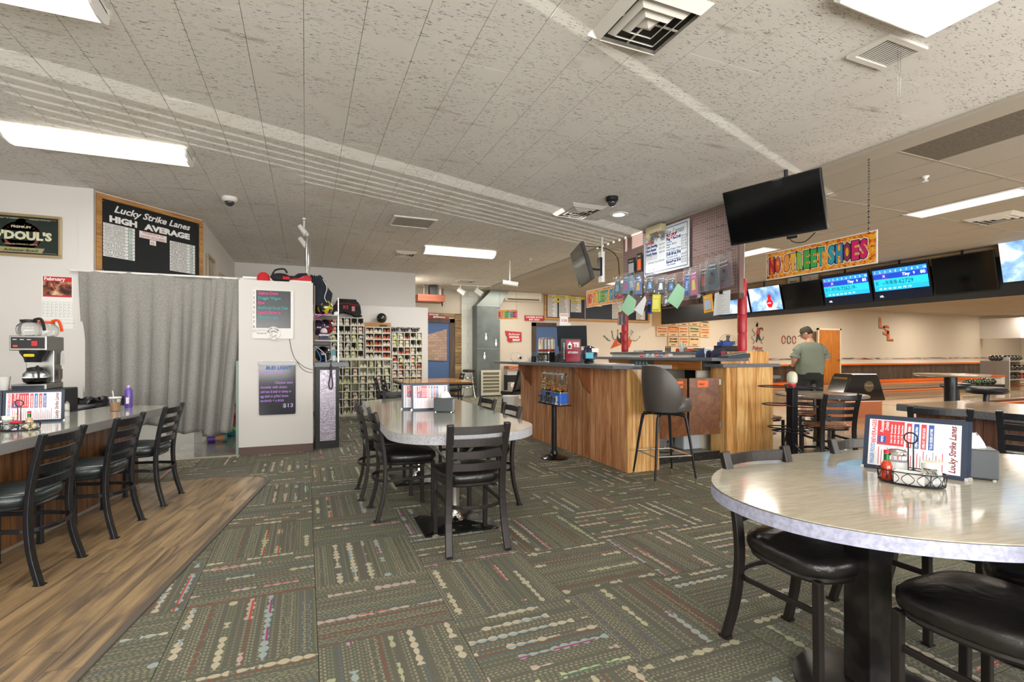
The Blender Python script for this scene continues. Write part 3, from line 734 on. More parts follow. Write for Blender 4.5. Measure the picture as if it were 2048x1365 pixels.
# ---------------------------------------------------------------- bucket bar stool at the service counter
S = thing('bucket_stool', 'dark brown bucket-seat bar stool with black legs and chrome foot ring', 'stool', (3.38, 4.13, 0), face(.99,-.16)); S.scale = (.86,.86,1)
BV = mat('dark_brown_vinyl', '46413d', .38, bump=nb(300,.12,.001), spec=.5)
ns = 26
def shell(u, v):
    a = math.radians(-195+210*u)+0; ang = -PI/2+math.radians(-112+224*u)
    h = (.46+.0)*(1-max(0, abs(u-.5)*2-.25)**2.2*1.05); h = max(h, .05); rr = .225+.035*v
    k = math.sin(PI*min(v*1.0,1))*.015
    return Vector(((rr+k)*math.cos(ang), (rr+k)*math.sin(ang)*.98, .70+h*v))
g = G().grid(shell, ns, 8)
gi = G().grid(lambda u, v: shell(u, v)-Vector((math.cos(-PI/2+math.radians(-112+224*u)), math.sin(-PI/2+math.radians(-112+224*u)), 0))*.045, ns, 8)
gi.f = [f[::-1] for f in gi.f]; b0 = ns*8
g.merge(gi)
for i in range(ns-1): g.f += [(7*ns+i+1, 7*ns+i, b0+7*ns+i, b0+7*ns+i+1)]; g.m += [0]
for j in range(7):
    for i in (0, ns-1): q = (j*ns+i, (j+1)*ns+i, b0+(j+1)*ns+i, b0+j*ns+i); g.f += [q if i == ns-1 else q[::-1]]; g.m += [0]
g.make('backrest', BV, S, smooth=True)
G().lathe([(.0001,.69),(.19,.69),(.225,.705),(.235,.74),(.23,.80),(.205,.83),(.1,.842),(.0001,.845)], (0,.085,0), 28, sy=1.08).make('seat', BV, S, smooth=True)
G().lathe([(.13,.665),(.15,.69)], n=20).make('swivel', BLACKM, S)
for sx in (-1,1):
    for sy in (-1,1):
        lg = smoothpts([(.05*sx,.05*sy,.675),(.15*sx,.15*sy,.665),(.185*sx,.185*sy,.60),(.26*sx,.26*sy,.04)], 4)
        l = G().tube(lg, [.019]*9+[.017,.015,.013,.012], n=10).make('leg', BLACKM, S, smooth=True)
        G().cyl((.26*sx,.26*sy,.0),(.26*sx,.26*sy,.05),.017,.013,n=10).make('chrome_foot', CHROME, l, smooth=True)
q = .228; fr = [(-q,-q,.27),(q,-q,.27),(q,q,.27),(-q,q,.27)]
for a, b in zip(fr, fr[1:]+fr[:1]): G().tube([Vector(a)*1.0, Vector(b)*1.0], .009, n=8).make('foot_rail', CHROME, S, smooth=True)
# chrome bar stool far away by the grille
S = thing('round_bar_stool', 'chrome bar stool with black round seat against the white block wall', 'stool', (4.42, 14.0, 0))
G().lathe([(.0001,.74),(.16,.74),(.19,.76),(.19,.80),(.17,.82),(.0001,.825)], n=24).make('seat', VINYL, S, smooth=True)
for a in (.6,2.2,3.7,5.3): G().tube([(.1*math.cos(a),.1*math.sin(a),.74),(.15*math.cos(a),.15*math.sin(a),.35),(.23*math.cos(a),.23*math.sin(a),0)], .012).make('leg', CHROME, S, smooth=True)
for z, r in ((.3,.2),(.58,.15)): G().tube([(r*math.cos(2*PI*i/20),r*math.sin(2*PI*i/20),z) for i in range(20)], .009, closed=True).make('foot_ring', CHROME, S, smooth=True)
# ================================================================ CEILING FIXTURES
def wrap(name, label, x0, x1, y0, y1, st=1.0):
    t = thing(name, label, 'ceiling light', ((x0+x1)/2, (y0+y1)/2, CEIL)); lx, ly = (x1-x0)/2, (y1-y0)/2
    G().box(-lx,-ly*.75,-.03,lx,ly*.75,0).make('housing', WHITEP, t)
    prof = [(-ly,-.02),(-ly*.85,-.075),(-ly*.5,-.105),(0,-.115),(ly*.5,-.105),(ly*.85,-.075),(ly,-.02)]
    g = G(); n = len(prof)
    g.v = [Vector((x, p[0], p[1])) for x in (-lx+.012, lx-.012) for p in prof]; g.f = [(i, i+1, n+i+1, n+i) for i in range(n-1)]; g.m = [0]*(n-1)
    g.make('diffuser', DIFF, t, smooth=True)
    for s in (-1,1):
        g = G(); a = s*lx; b = s*(lx-.014); g.v = [Vector((x,p[0]*1.02,p[1]*1.03)) for x in (a,b) for p in prof]
        g.f = [tuple(range(n)), tuple(range(2*n-1,n-1,-1))]+[(i,i+1,n+i+1,n+i) for i in range(n-1)]; g.m = [0]*len(g.f); g.make('end_cap', WHITEP, t)
wrap('wrap_light', 'white fluorescent wraparound light over the diner counter', *FIX[0])
wrap('wrap_light', 'fluorescent wraparound light cut off by the top left corner', *FIX[1])
wrap('wrap_light', 'small far fluorescent light with a vent at its left end', *FIX[2])
t = thing('panel_light', 'large flat white ceiling panel light at the top right', 'ceiling light', (2.99, 1.19, CEIL))
G().box(-.40,-.62,-.055,.40,.62,0).make('frame', WHITEP, t, bevel=.01)
G().box(-.375,-.595,-.064,.375,.595,-.055).make('diffuser', DIFF, t)
for i,(x0,x1,y0,y1) in enumerate(LANEFIX[:3]):
    t = thing('troffer_light', ['long recessed light near the stained dark panel, right edge of the ceiling','recessed light behind the hanging screen','recessed light far back over the lane side'][i], 'ceiling light', (x0, y0, CEIL))
    G().box(-.02,-.02,-.012,x1-x0+.02,y1-y0+.02,-.004).make('frame', WHITEP, t)
    G().box(0.03,0.02,-.016,x1-x0-.03,y1-y0-.02,-.012).make('diffuser', DIFF, t)
VENTD = mat('vent_shadow', '2d2925', .9); VENTW = mat('vent_offwhite', 'd9d5cc', .5)
def diffuser(label, cx, cy, s, sy=None, dirty=False, drop=.05):
    sy = sy or s; t = thing('ceiling_vent', label, 'ceiling vent', (cx, cy, CEIL)); m = VENTW
    G().box(-s*.44,-sy*.44,-.004,s*.44,sy*.44,.0).make('duct_opening', VENTD, t)
    fr = G()
    def ring(r0, r1, z0, z1):
        g = G(); vs = []
        for r, z in ((r0,z0),(r1,z1)): vs += [(-s*r,-sy*r,z),(s*r,-sy*r,z),(s*r,sy*r,z),(-s*r,sy*r,z)]
        vs += [(x, y, z+.006) for x, y, z in vs]
        return G().add(vs, [(i,(i+1)%4,4+(i+1)%4,4+i) for i in range(4)]+[(12+i,12+(i+1)%4,8+(i+1)%4,8+i) for i in range(4)]+[(i,8+i,8+(i+1)%4,(i+1)%4) for i in range(4)]+[(4+i,4+(i+1)%4,12+(i+1)%4,12+i) for i in range(4)])
    ring(.5,.40,-.004,-drop).make('frame', m, t)
    ring(.33,.27,-.022,-drop).make('louvre', m, t); ring(.21,.15,-.022,-drop).make('louvre', m, t); ring(.10,.001,-.022,-drop).make('louvre', m, t)
    g = G().box(-s*.42,-.005,-.02,s*.42,.005,-.012); g.make('crossbar', m, t); G().box(-.005,-sy*.42,-.02,.005,sy*.42,-.012).make('crossbar', m, t)
    return t
diffuser('big square ceiling vent with stepped louvres, top centre of the photo', 1.82, 2.36, .5)
diffuser('square ceiling vent left of the black dome camera, dirty around it', 3.38, 5.86, .5, .6, drop=.035)
diffuser('ceiling vent at the right edge among the lane ceiling panels', 9.0, 3.9, .55, drop=.04)
diffuser('small ceiling vent at the left end of the far fluorescent light', 1.75, 9.6, .42, drop=.04)
diffuser('flat ceiling vent far back above the rainbow sign', 3.9, 12.6, .5, drop=.03)
def grille(label, cx, cy, sx, sy, n, parent=None):
    t = thing('ceiling_grille', label, 'ceiling vent', (cx, cy, CEIL))
    G().box(-sx/2+.03,-sy/2+.03,-.004,sx/2-.03,sy/2-.03,0).make('duct_opening', VENTD, t)
    for a in ((-sx/2,-sy/2,sx/2,-sy/2+.035),(-sx/2,sy/2-.035,sx/2,sy/2),(-sx/2,-sy/2+.035,-sx/2+.035,sy/2-.035),(sx/2-.035,-sy/2+.035,sx/2,sy/2-.035)):
        G().box(a[0],a[1],-.018,a[2],a[3],0).make('frame', VENTW, t)
    for i in range(n):
        x = -sx/2+.04+(sx-.08)*(i+.5)/n; w__ = (sx-.08)/n*.26; G().box(x-w__,-sy/2+.03,-.010,x+w__,sy/2-.03,-.007).make('slat', VENTW, t)
    return t
gl = grille('white slatted vent with a hanging pull chain, upper right', 3.41, 2.03, .38, .26, 13)
for s in (-1,1):
    for k in range(38):
        pass
g = G()
for k in range(56):
    z = -.02-.0075*k
    for s in (-1,1): g.ball((.04+s*.013*(1 if k < 52 else (56-k)/4), -.05, z), .0028, 6)
o = g.make('ball_chain', STEEL, gl, smooth=True); o['kind'] = 'stuff'
grille('wide return-air grille in the ceiling left of centre', 1.44, 7.29, .62, .55, 22)
# dome cameras, can light, fire sensors, hooks
t = thing('dome_camera', 'white dome security camera on the ceiling right of the black score board', 'camera', (-.86, 7.0, CEIL))
G().lathe([(.085,0),(.085,-.035),(.07,-.05),(.055,-.055)], n=24).make('housing', WHITEP, t, smooth=True)
G().ball((0,0,-.055), .055, 16).make('dome', mat('smoked_dome', '3b3b3e', .1), t, smooth=True)
t = thing('dome_camera', 'black dome security camera on the ceiling beside the round can light', 'camera', (3.47, 5.2, CEIL))
G().lathe([(.075,0),(.075,-.045),(.06,-.06)], n=24).make('housing', BLACKP, t, smooth=True)
G().ball((0,0,-.062), .055, 16).make('dome', mat('smoked_dome', '3b3b3e', .1), t, smooth=True)
t = thing('can_light', 'small round lit can light in the ceiling', 'ceiling light', (3.98, 5.8, CEIL))
G().lathe([(.075,-.012),(.12,-.012),(.13,0)], n=28).make('trim_ring', WHITEP, t, smooth=True)
G().lathe([(.0001,-.0125),(.078,-.013)], n=28).make('lens', emitm('lamp_white','fffaf0', 6), t)
for (x, y), lab in zip(((4.2, 9.2), (6.2, 3.3)), ('small white fire sprinkler beyond the far fluorescent light', 'small white sprinkler head in the lane ceiling, upper right')):
    t = thing('sprinkler', lab, 'sprinkler', (x, y, CEIL)); G().lathe([(.035,0),(.03,-.01),(.012,-.03),(.02,-.05)], n=12).make('body', WHITEP, t, smooth=True)
    G().lathe([(.03,-.052),(.03,-.056)], n=12).make('deflector', WHITEP, t)
# ================================================================ LEFT SIDE
def picture(name, label, M, w_, h_, fr, art, fmat, depth=.025, cat='picture', matw=0):
    t = thing(name, label, cat); t.matrix_world = M
    for a in ((-w_/2,-h_/2,w_/2,-h_/2+fr),(-w_/2,h_/2-fr,w_/2,h_/2),(-w_/2,-h_/2+fr,-w_/2+fr,h_/2-fr),(w_/2-fr,-h_/2+fr,w_/2,h_/2-fr)):
        G().box(a[0],a[1],0,a[2],a[3],depth).make('frame', fmat, t, bevel=.004)
    G().box(-w_/2+fr,-h_/2+fr,0.001,w_/2-fr,h_/2-fr,.008).make('panel', art, t)
    return t
BRASS = mat('brass_frame', 'b7a27c', .35, .6)
c0 = wy(43, 471, YW-.002); sc = .36
t = picture('framed_beer_mirror', 'gold-framed dark green beer mirror reading O DOULS on the left wall', FY((c0.x, YW-.004, c0.z)), sc*2, .475, .03, mat('dark_green_mirror', '1c2b24', .25), BRASS)
g = G(); I4 = Matrix.Identity(4)
g.lathe([(.001,0),(.20,0)], (.0,-.01,.0082), 30, 2); g.lathe([(.001,0),(.19,0)], (.0,-.01,.0086), 30, 5); g.lathe([(.001,0),(.150,0)], (0,-.01,.0092), 30, 1)
g.prism([(-.26,-.07),(.26,-.07),(.27,.06),(-.27,.06)], .0095, .0100, 1)
g.text("O'DOUL'S", .15, I4, 2, 0, -.055, .0112, 'CENTER', 0, .008, w=.60); g.text('PREMIUM', .045, I4, 2, 0, .10, .0112, 'CENTER', 0, .001)
g.text('NON-ALCOHOLIC BREW', .028, I4, 2, 0, -.135, .0112, 'CENTER'); g.prism([(-.2,-.24),(.2,-.24),(.23,-.17),(-.23,-.17)], .009,.0095, 3)
g.text('Anheuser-Busch', .05, I4, 4, 0, -.225, .0112, 'CENTER', .2, .001); g.text('DEAL & FINISH   BY RESERVE', .022, I4, 2, -.30, .22, .0112); g.text('PREPARED WITH ALL', .022, I4, 2, .08, .22, .0112)
g.lathe([(.001,0),(.05,0)], (0,.19,.0095), 12, 5)
g.make('artwork', [mat('maroon','5a2a24',.5), mat('dark_green_mirror','1c2b24',.25), mat('pale_gold','d6d3b4',.4), mat('pale_gold2','9c9768',.5), mat('dark_green_mirror','1c2b24',.25), mat('rose','8c3a33',.5)], t).scale = (.9,.80,1)
for a in ((-.31,-.19,.31,-.187),(-.31,.187,.31,.19)): G().box(a[0],a[1],.008,a[2],a[3],.010).make('gold_line', BRASS, t)
# calendar
c0 = wy(114, 553, YW-.003); c1 = wy(146, 640, YW-.003); x0 = wy(84, 600, YW).x
t = thing('wall_calendar', 'February wall calendar with a red heading on the left wall', 'calendar'); cw = c1.x-x0; chh = c0.z-c1.z
t.matrix_world = FY((x0, YW-.002, c1.z))
G().box(0,.17*0,0,cw,chh,.003).make('page', PAPER, t)
g = G().box(.01, chh*.52, .003, cw-.01, chh-.005, .0036, 0).box(.01, chh*.56, .0036, cw-.01, chh*.88, .004, 1)
g.text('February', .052, I4, 2, .02, chh*.90, .0045, off=.0015)
g.make('heading_picture', [REDP, mat('calendar_photo', '6b3b2a', .6, fn=lambda: ramp(noise(coord(), 11., 3., .6, .5), [(.38, srgb('2b1d18')), (.48, srgb('7c3a2a')), (.56, srgb('b5714e')), (.66, srgb('d8cba0'))])), WHITEL], t)
g = G()
for r_ in range(6):
    g.box(.008, chh*.06+r_*chh*.068, .0032, cw-.008, chh*.06+r_*chh*.068+.0015, .0036)
for k in range(8): g.box(.008+(cw-.016)*k/7, chh*.06, .0032, .0095+(cw-.016)*k/7, chh*.40, .0036)
for r_ in range(5):
    for k in range(7): g.text(str(r_*7+k+1), .016, I4, 0, .014+(cw-.016)*k/7, chh*.06+r_*chh*.068+.008, .004)
g.make('date_grid', mat('grey_print', '8a8f94', .7), t)
t2 = thing('paper_notice', 'white paper slip with a small red logo under the calendar', 'paper'); p_ = wy(83, 645, YW-.003); t2.matrix_world = FY((x0, YW-.002, c1.z-.105))
G().box(0,0,0,cw,.1,.002).make('sheet', PAPER, t2)
g = G().lathe([(.001,0),(.02,0)], (.07,.06,.0022), 16, 0, 1.8, .8); g.text('HEARTY MEALS SERVED DAILY', .014, I4, 1, .11, .06, .003); g.text('open till late', .014, I4, 1, .13, .035, .003); g.make('print', [REDP, mat('grey_print','8a8f94',.7)], t2)
# HIGH AVERAGE board on the angled header wall
t = thing('score_board', 'black HIGH AVERAGE bowling score board in an oak frame above the curtain', 'board'); t.matrix_world = MW @ Matrix.Translation((.02, 2.20, .004))
BW, BH, fr = 1.36, .98, .055
for a_ in ((0,0,BW,fr),(0,BH-fr,BW,BH),(0,fr,fr,BH-fr),(BW-fr,fr,BW,BH-fr)): G().box(a_[0],a_[1],0,a_[2],a_[3],.03).make('frame', OAK, t, bevel=.004)
G().box(fr,fr,0,BW-fr,BH-fr,.01).make('black_panel', mat('board_black', '14191c', .5), t)
g = G(); z = .0125
g.text('Lucky Strike Lanes', .115, I4, 0, .19, .80, z, 'LEFT', .35, .003, w=.98)
g.text('HIGH', .10, I4, 0, .14, .675, z, off=.006, w=.32); g.text('AVERAGE', .10, I4, 0, .56, .675, z, off=.006, w=.62)
g.box(.49,.56,.010,.84,.645,.0112,0); g.box(.62,.49,.010,.70,.555,.0112,0)
g.text('MINIMUM # OF', .04, I4, 1, .53, .615, z); g.text('GAMES REQUIRED', .04, I4, 1, .50, .57, z); g.text('42', .05, I4, 1, .63, .50, z)
nm1 = ['SCOTT JOHNSON','GLENN WHITLOCKE','SHAWN HELGEBORG','MARTIN UNDERWOOD','RICHARD JACKSON','DOUG MAYS','MIKE KELSEY','SHANNON RANDALL','PAT FINLEY','VINNIE CANYON']; s1 = [222,216,212,211,211,209,209,209,208,208]
nm2 = ['LAURIE BURGESS','KAREN HANDLEY','MEGAN HANSON','SUE WELSH','CORRIE LOGAN','PENNY CURRY','JAYNE WEAVER','CAROLYN NIXON','LYNDA CHURCH','DONNA HILLEY']; s2 = [192,182,181,170,168,166,164,159,152,151]
for names, sco, xx, yy in ((nm1,s1,.075,.612),(nm2,s2,.885,.565)):
    for k, (nn_, sn) in enumerate(zip(names, sco)):
        y = yy-k*.0405; g.box(xx,y,.010,xx+.36,y+.036,.0112,0); g.text(nn_, .036, I4, 2, xx+.012, y+.006, z, w=.23); g.text(str(sn), .038, I4, 3, xx+.275, y+.005, z, off=.001)
g.make('lettering', [WHITEL, REDL, BLACKL, mat('green_ink','2c8a78',.6)], t)
for x_, y_ in ((.075,.075),(1.285,.075),(.075,.905),(1.285,.905)): G().cyl((x_,y_,.01),(x_,y_,.014),.006,n=8).make('screw', STEEL, t)
# gold framed pictures on the side wall (facing +X)
for k, (y0, y1, z0, z1, lab) in enumerate(((8.62, 9.25, 2.02, 2.78, 'larger gold-framed picture on the side wall beyond the score board'), (9.85, 10.35, 2.1, 2.68, 'smaller gold-framed picture farther along the side wall'))):
    picture('framed_picture', lab, frame((-1.368, (y0+y1)/2, (z0+z1)/2), (0,1,0), (0,0,1)), y1-y0, z1-z0, .05, mat('grey_green_print', '8c958c', .25, fn=speck('6f7a70','a7aea3', 3)), BRASS, .03)
# curtain
CURT = mat('grey_linen_curtain', '8e8d88', .9, fn=lambda: (lambda v: ramp(noise(vscale(v, 60, 60, 600), 1., 3.)*.5+noise(vscale(v, 600, 600, 60), 1., 3.)*.5, [(.38, srgb('73716c')), (.5, srgb('96948f')), (.62, srgb('b0aea8'))]))(coord()), bump=nb(400,.2,.001), sheen=0)
def curtain(name_, label, x0, x1, zb0, zb1, seed, xb0=None, xb1=None, folds=6, yoff=0):
    r = random.Random(seed); ph = [r.uniform(0,6) for _ in range(6)]; zt = 2.235; xb0 = x0 if xb0 is None else xb0; xb1 = x1 if xb1 is None else xb1
    def fn(u, v):
        xt = x0+(x1-x0)*u; xb = xb0+(xb1-xb0)*u; x = xt+(xb-xt)*v**1.2
        f = math.sin(u*folds*2*PI+ph[0]+.5*math.sin(v*2+ph[1])); f2 = math.sin(u*folds*4.7+ph[2]+v*1.5)
        amp = .006+.045*min(1, v*2+.1); y = 7.20+yoff+amp*(abs(f)**.7*math.copysign(1,f))+.018*f2*min(1, v*2)
        x += .012*math.cos(u*folds*2*PI+ph[0]+.4)*min(1, v*2)
        zb = zb0+(zb1-zb0)*u+.01*math.sin(u*folds*6)
        return Vector((x, y, zt+(zb-zt)*v+.008*math.sin(u*folds*5)*(1-v)))
    g = G().grid(fn, 90, 40)
    o = g.make('curtain', CURT, None, smooth=True)
    s = o.modifiers.new('s','SOLIDIFY'); s.thickness = .003; tag(o, label, 'curtain', 'grey linen curtain panels across the doorway'); return o
curtain('curtain_panel', 'left grey linen curtain panel, gathered beside the wall', -2.41, -1.47, .40, .42, 3, -2.36, -1.56, 3)
curtain('curtain_panel', 'middle grey linen curtain panel hanging to the floor behind the last counter chair', -1.50, -1.06, .30, .30, 5, -1.55, -1.15, 2, .03)
curtain('curtain_panel', 'right grey linen curtain panel next to the white partition', -1.08, -.70, .24, .30, 8, -1.19, -.86, 2)
t = thing('curtain_rod', 'white curtain rod lying across to the top of the white partition', 'curtain rod', (0,7.2,2.235))
G().cyl((-2.48,0,0),(-.28,0,0),.014,n=12).make('rod', WHITEP, t, smooth=True)
G().box(-.74,-.04,-.0,-.30,.03,.03).make('rod_bracket', WHITEP, t, bevel=.008); G().ball((-.40,-.01,.045),.022,12).make('finial', WHITEP, t, smooth=True)
# trash can
t = thing('trash_can', 'black trash can with a black bag liner behind the diner counter', 'trash can', (-2.12, 6.74, 0))
G().lathe([(.2,0),(.24,.72),(.26,.72),(.26,.76),(.23,.76)], n=24).make('can', BLACKP, t, smooth=True)
def bagf(u, v):
    a = 2*PI*u; r = .24+.035*math.sin(a*9+v*3)*v+.03*v; return Vector((r*math.cos(a), r*math.sin(a), .70+.10*math.sin(v*PI)+.012*math.sin(a*13)))
G().grid(bagf, 60, 6, cu=True).make('bag_liner', mat('black_bag', '0e0f11', .22), t, smooth=True)
# back stand, black box, coffee maker
t = thing('equipment_stand', 'dark low stand behind the diner counter carrying the coffee maker', 'stand', (-2.66, 5.42, 0)); G().box(0,0,0,.64,1.0,.74).make('cabinet', BLACKP, t, bevel=.005); G().box(-.01,-.01,.74,.65,1.01,.757).make('stand_top', GRANITE, t)
q0 = wy(128, 772, 5.62)
t = thing('equipment_box', 'black box with a red button under the coffee maker', 'box', (-2.46, 5.44, .757)); G().box(0,0,0,.50,.42,.215).make('casing', BLACKP, t, bevel=.01); G().cyl((.47,-.012,.165),(.47,0,.165),.017,n=12).make('red_button', REDP, t)
def pot(name, label, loc, rz, hcol, coffee=0):
    t = thing(name, label, 'coffee pot', loc, rz); 
    G().lathe([(.055,0),(.078,.015),(.085,.05),(.078,.085),(.055,.112),(.05,.12)], n=24).make('glass_bowl', GLASS, t, smooth=True)
    if coffee: G().lathe([(.0001,.004),(.05,.004),(.074,.018),(.081,.05),(.0001,.051)], n=20).make('coffee', mat('coffee', '140b07', .1), t, smooth=True)
    G().lathe([(.053,.112),(.057,.12),(.055,.132),(.03,.14),(.0001,.14)], n=20).make('lid', BLACKP if hcol is not ORNG else ORNG, t, smooth=True)
    G().tube(smoothpts([(.045,0,.135),(.10,0,.145),(.125,0,.11),(.14,0,.045)],4), 0, rect=(.022,.014), up=(0,1,0)).make('handle', hcol, t, bevel=.003)
    G().prism([(-.045,-.015),(-.085,0),(-.045,.015)], .128, .14).make('spout', hcol, t); return t
ORNG = mat('orange_plastic', 'e2521c', .4)
CX, CY, CZ = -2.27, 5.44, .972
t = thing('coffee_maker', 'stainless drip coffee maker with a black front panel and red switch', 'coffee maker', (CX, CY, CZ), math.radians(4)); 
G().box(0,0,0,.23,.40,.05).make('base', STEEL, t, bevel=.006); G().box(.03,.21,.05,.22,.40,.36).make('body', STEEL, t, bevel=.006); G().box(-.005,-.01,.335,.235,.40,.46).make('head', STEEL, t, bevel=.006)
G().box(.008,-.016,.352,.222,-.008,.447).make('control_panel', BLACKP, t); G().box(.14,-.03,.37,.18,-.015,.415).make('red_switch', REDP, t, bevel=.004)
g = G(); 
for q in range(3): g.box(.02+.045*q,-.018,.425,.045+.045*q,-.0165,.430)
G().box(.022,-.018,.366,.05,-.0165,.38).make('orange_label', ORNG, t); g.make('print_marks', WHITEL, t); G().box(.01,-.006,.008,.215,-.002,.04).make('base_plate', mat('blue_grey_plate','2b3340',.3), t)
G().lathe([(.055,.235),(.062,.27),(.088,.315),(.09,.335)], (.115,.10,0), 20).make('brew_basket', BLACKP, t, smooth=True)
G().prism(rrect(-.035,-.012,.035,.012,.01), 0, .003, M=frame((.115,.009,.295),(1,0,0),(0,-.2,1))).make('yellow_label', mat('yellow_label','e0cf2c',.5), t)
G().prism([(0,0),(.10,.02),(.09,.11),(.01,.12)], 0, .002, M=frame((.238,.30,.20),(0,1,0),(0,0,1))).make('taped_note', PAPER, t); G().box(.236,.28,.08,.239,.35,.17).make('small_photo', mat('small_photo','6b5b4c',.5), t)
pot('coffee_pot', 'empty glass coffee pot with black handle on top of the coffee maker', (CX+.08, CY+.10, CZ+.462), math.radians(-25), BLACKP)
pot('coffee_pot', 'empty glass coffee pot with orange handle on top of the coffee maker', (CX+.13, CY+.29, CZ+.462), math.radians(-25), ORNG)
pot('coffee_pot', 'half full glass coffee pot on the lower warmer of the coffee maker', (CX+.115, CY+.12, CZ+.052), math.radians(-60), BLACKP, 1)
for k, (x_, y_) in enumerate(((-2.33,5.49),(-2.40,5.60))):
    t = thing('paper_cups', ['stack of white paper cups left of the coffee maker','second white cup stack beside the coffee maker'][k], 'cup', (x_, y_, .973)); 
    for q in range(1): G().lathe([(.03,0),(.04,.11),(.043,.115)], (0,0,q*.022+.001), 16).make('cup', WHITEP, t, smooth=True)
# things on the diner counter
def menu_g():
    g = G(); w_, h_ = .345, .235   # landscape face, prints run up the page
    g.box(-w_/2+.014,-h_/2+.014,.0045,w_/2-.014,h_/2-.014,.0052,0)
    g.box(-w_/2+.045,-.01,.0052,-.03,h_/2-.018,.0056,1)
    g.box(-w_/2+.05,.0,.0056,-w_/2+.078,.03,.006,2)
    Mr = Matrix.Rotation(PI/2, 4, 'Z')
    def T(s, sz, x, y, mi, w=None, sh=0): g.text(s, sz, Matrix.Translation((x, y, 0)) @ Mr, mi, 0, 0, .0062, 'LEFT', sh, .0004, w=w)
    T('FINGER FOOD', .022, -w_/2+.038, -h_/2+.02, 4, .09); T('BEVERAGES', .022, -w_/2+.040, -.005, 3, .105)
    T('Fountain', .018, -w_/2+.068, .045, 5, .055, .3); T('Drinks', .018, -w_/2+.086, .055, 5, .04, .3); T('PEPSI', .012, -w_/2+.068, .003, 5, .025)
    for k in range(9): T('Cola 1.75  Root Beer', .008, -w_/2+.100+k*.0125, .0, 5, .085)
    for k, (s, m_) in enumerate((('BREAKFAST SERVED ANYTIME',1),('OPEN AT 11 AM TUE & THU',2),('OPEN AT 1 PM SAT-SUN',1),('TO-GO ORDERS ANYTIME',2))):
        x = -.022+k*.025; g.box(x,-.012,.0052,x+.018,h_/2-.022,.0056,m_); T(s, .013, x+.014, -.008, 5, h_/2-.03)
    for k in range(22): g.box(-w_/2+.052+k*.0105, -h_/2+.02, .0053, -w_/2+.0545+k*.0105, -.02-.012*(k%3), .0056, 3 if k < 9 or k % 2 else 6)
    g.text('Lucky Strike Lanes', .030, Matrix.Translation((w_/2-.030, -h_/2+.020, 0)) @ Mr, 7, 0, 0, .0062, 'LEFT', .25, .0007, w=.195)
    return g
MENUM = [mat('menu_white','eceef2',.25,coat=.3), mat('menu_red','d14046',.3), mat('menu_blue','2f5aa6',.3), mat('menu_rose','d8384a',.4), mat('menu_sky','4a86c8',.4), mat('menu_white','eceef2',.25), mat('menu_grey','8a8fa0',.4), mat('menu_maroon','7d2230',.4)]
MG = menu_g(); NAVY = mat('navy_cover', '223047', .4)
def menu(label, loc, rz, tilt, n=1, group=None):
    t = thing('menu_booklet', label, 'menu'); M = Matrix.Translation(loc) @ Matrix.Rotation(rz, 4, 'Z') @ Matrix.Rotation(PI/2-tilt, 4, 'X') @ Matrix.Translation((0,.1205,0)); t.matrix_world = M
    G().box(-.1775,-.1205,-.004,.1775,.1205,.0045).make('cover', NAVY, t)
    MG.make('printed_page', MENUM, t)
    for sx in (-1,1): G().box(sx*.1775-.006,-.1215,-.005,sx*.1775+.006,-.109,.0055).make('metal_corner', CHROME, t)
    if group: t['group'] = group
    return t
def caddy(label, loc, rz):
    t = thing('condiment_caddy', label, 'caddy', loc, rz); A, B = .105, .062
    def ring(z, k=1.0): return [(A*k*math.cos(2*PI*i/36), B*k*math.sin(2*PI*i/36), z) for i in range(36)]
    G().tube(ring(.006), .0022, 5, closed=True).make('wire_rim', BLACKM, t); G().tube(ring(.052, 1.05), .0022, 5, closed=True).make('wire_rim', BLACKM, t)
    G().prism([(A*.98*math.cos(2*PI*i/30), B*.98*math.sin(2*PI*i/30)) for i in range(30)], .003, .005).make('base', BLACKM, t)
    for k in range(14):
        a0 = 2*PI*k/14; a1 = a0+2*PI/14
        def pt(a, z): s_ = 1+.05*z/.052; return (A*s_*math.cos(a), B*s_*math.sin(a), z)
        am = (a0+a1)/2; d_ = (a1-a0)*.42
        G().tube([pt(am-d_*math.sin(PI*q/6)*(1), .006+.044*q/6) for q in range(7)], .0014, 4).make('wire_leaf', BLACKM, t)
        G().tube([pt(am+d_*math.sin(PI*q/6)*(1), .006+.044*q/6) for q in range(7)], .0014, 4).make('wire_leaf', BLACKM, t)
        if k % 3 == 0: G().tube([pt(a0, .006), pt(a0, .052)], .0018, 4).make('wire_post', BLACKM, t)
    G().tube([(-.008,0,.005),(-.008,0,.165)], .0025, 6).make('handle_rod', BLACKM, t); G().tube([(.008,0,.005),(.008,0,.165)], .0025, 6).make('handle_rod', BLACKM, t)
    G().tube([(.021*math.sin(2*PI*i/20), 0, .183-.021*math.cos(2*PI*i/20)) for i in range(20)], .003, 6, closed=True).make('handle_ring', BLACKM, t, smooth=True)
    return t
HOT = mat('hot_sauce', 'c8340f', .12, coat=.5)
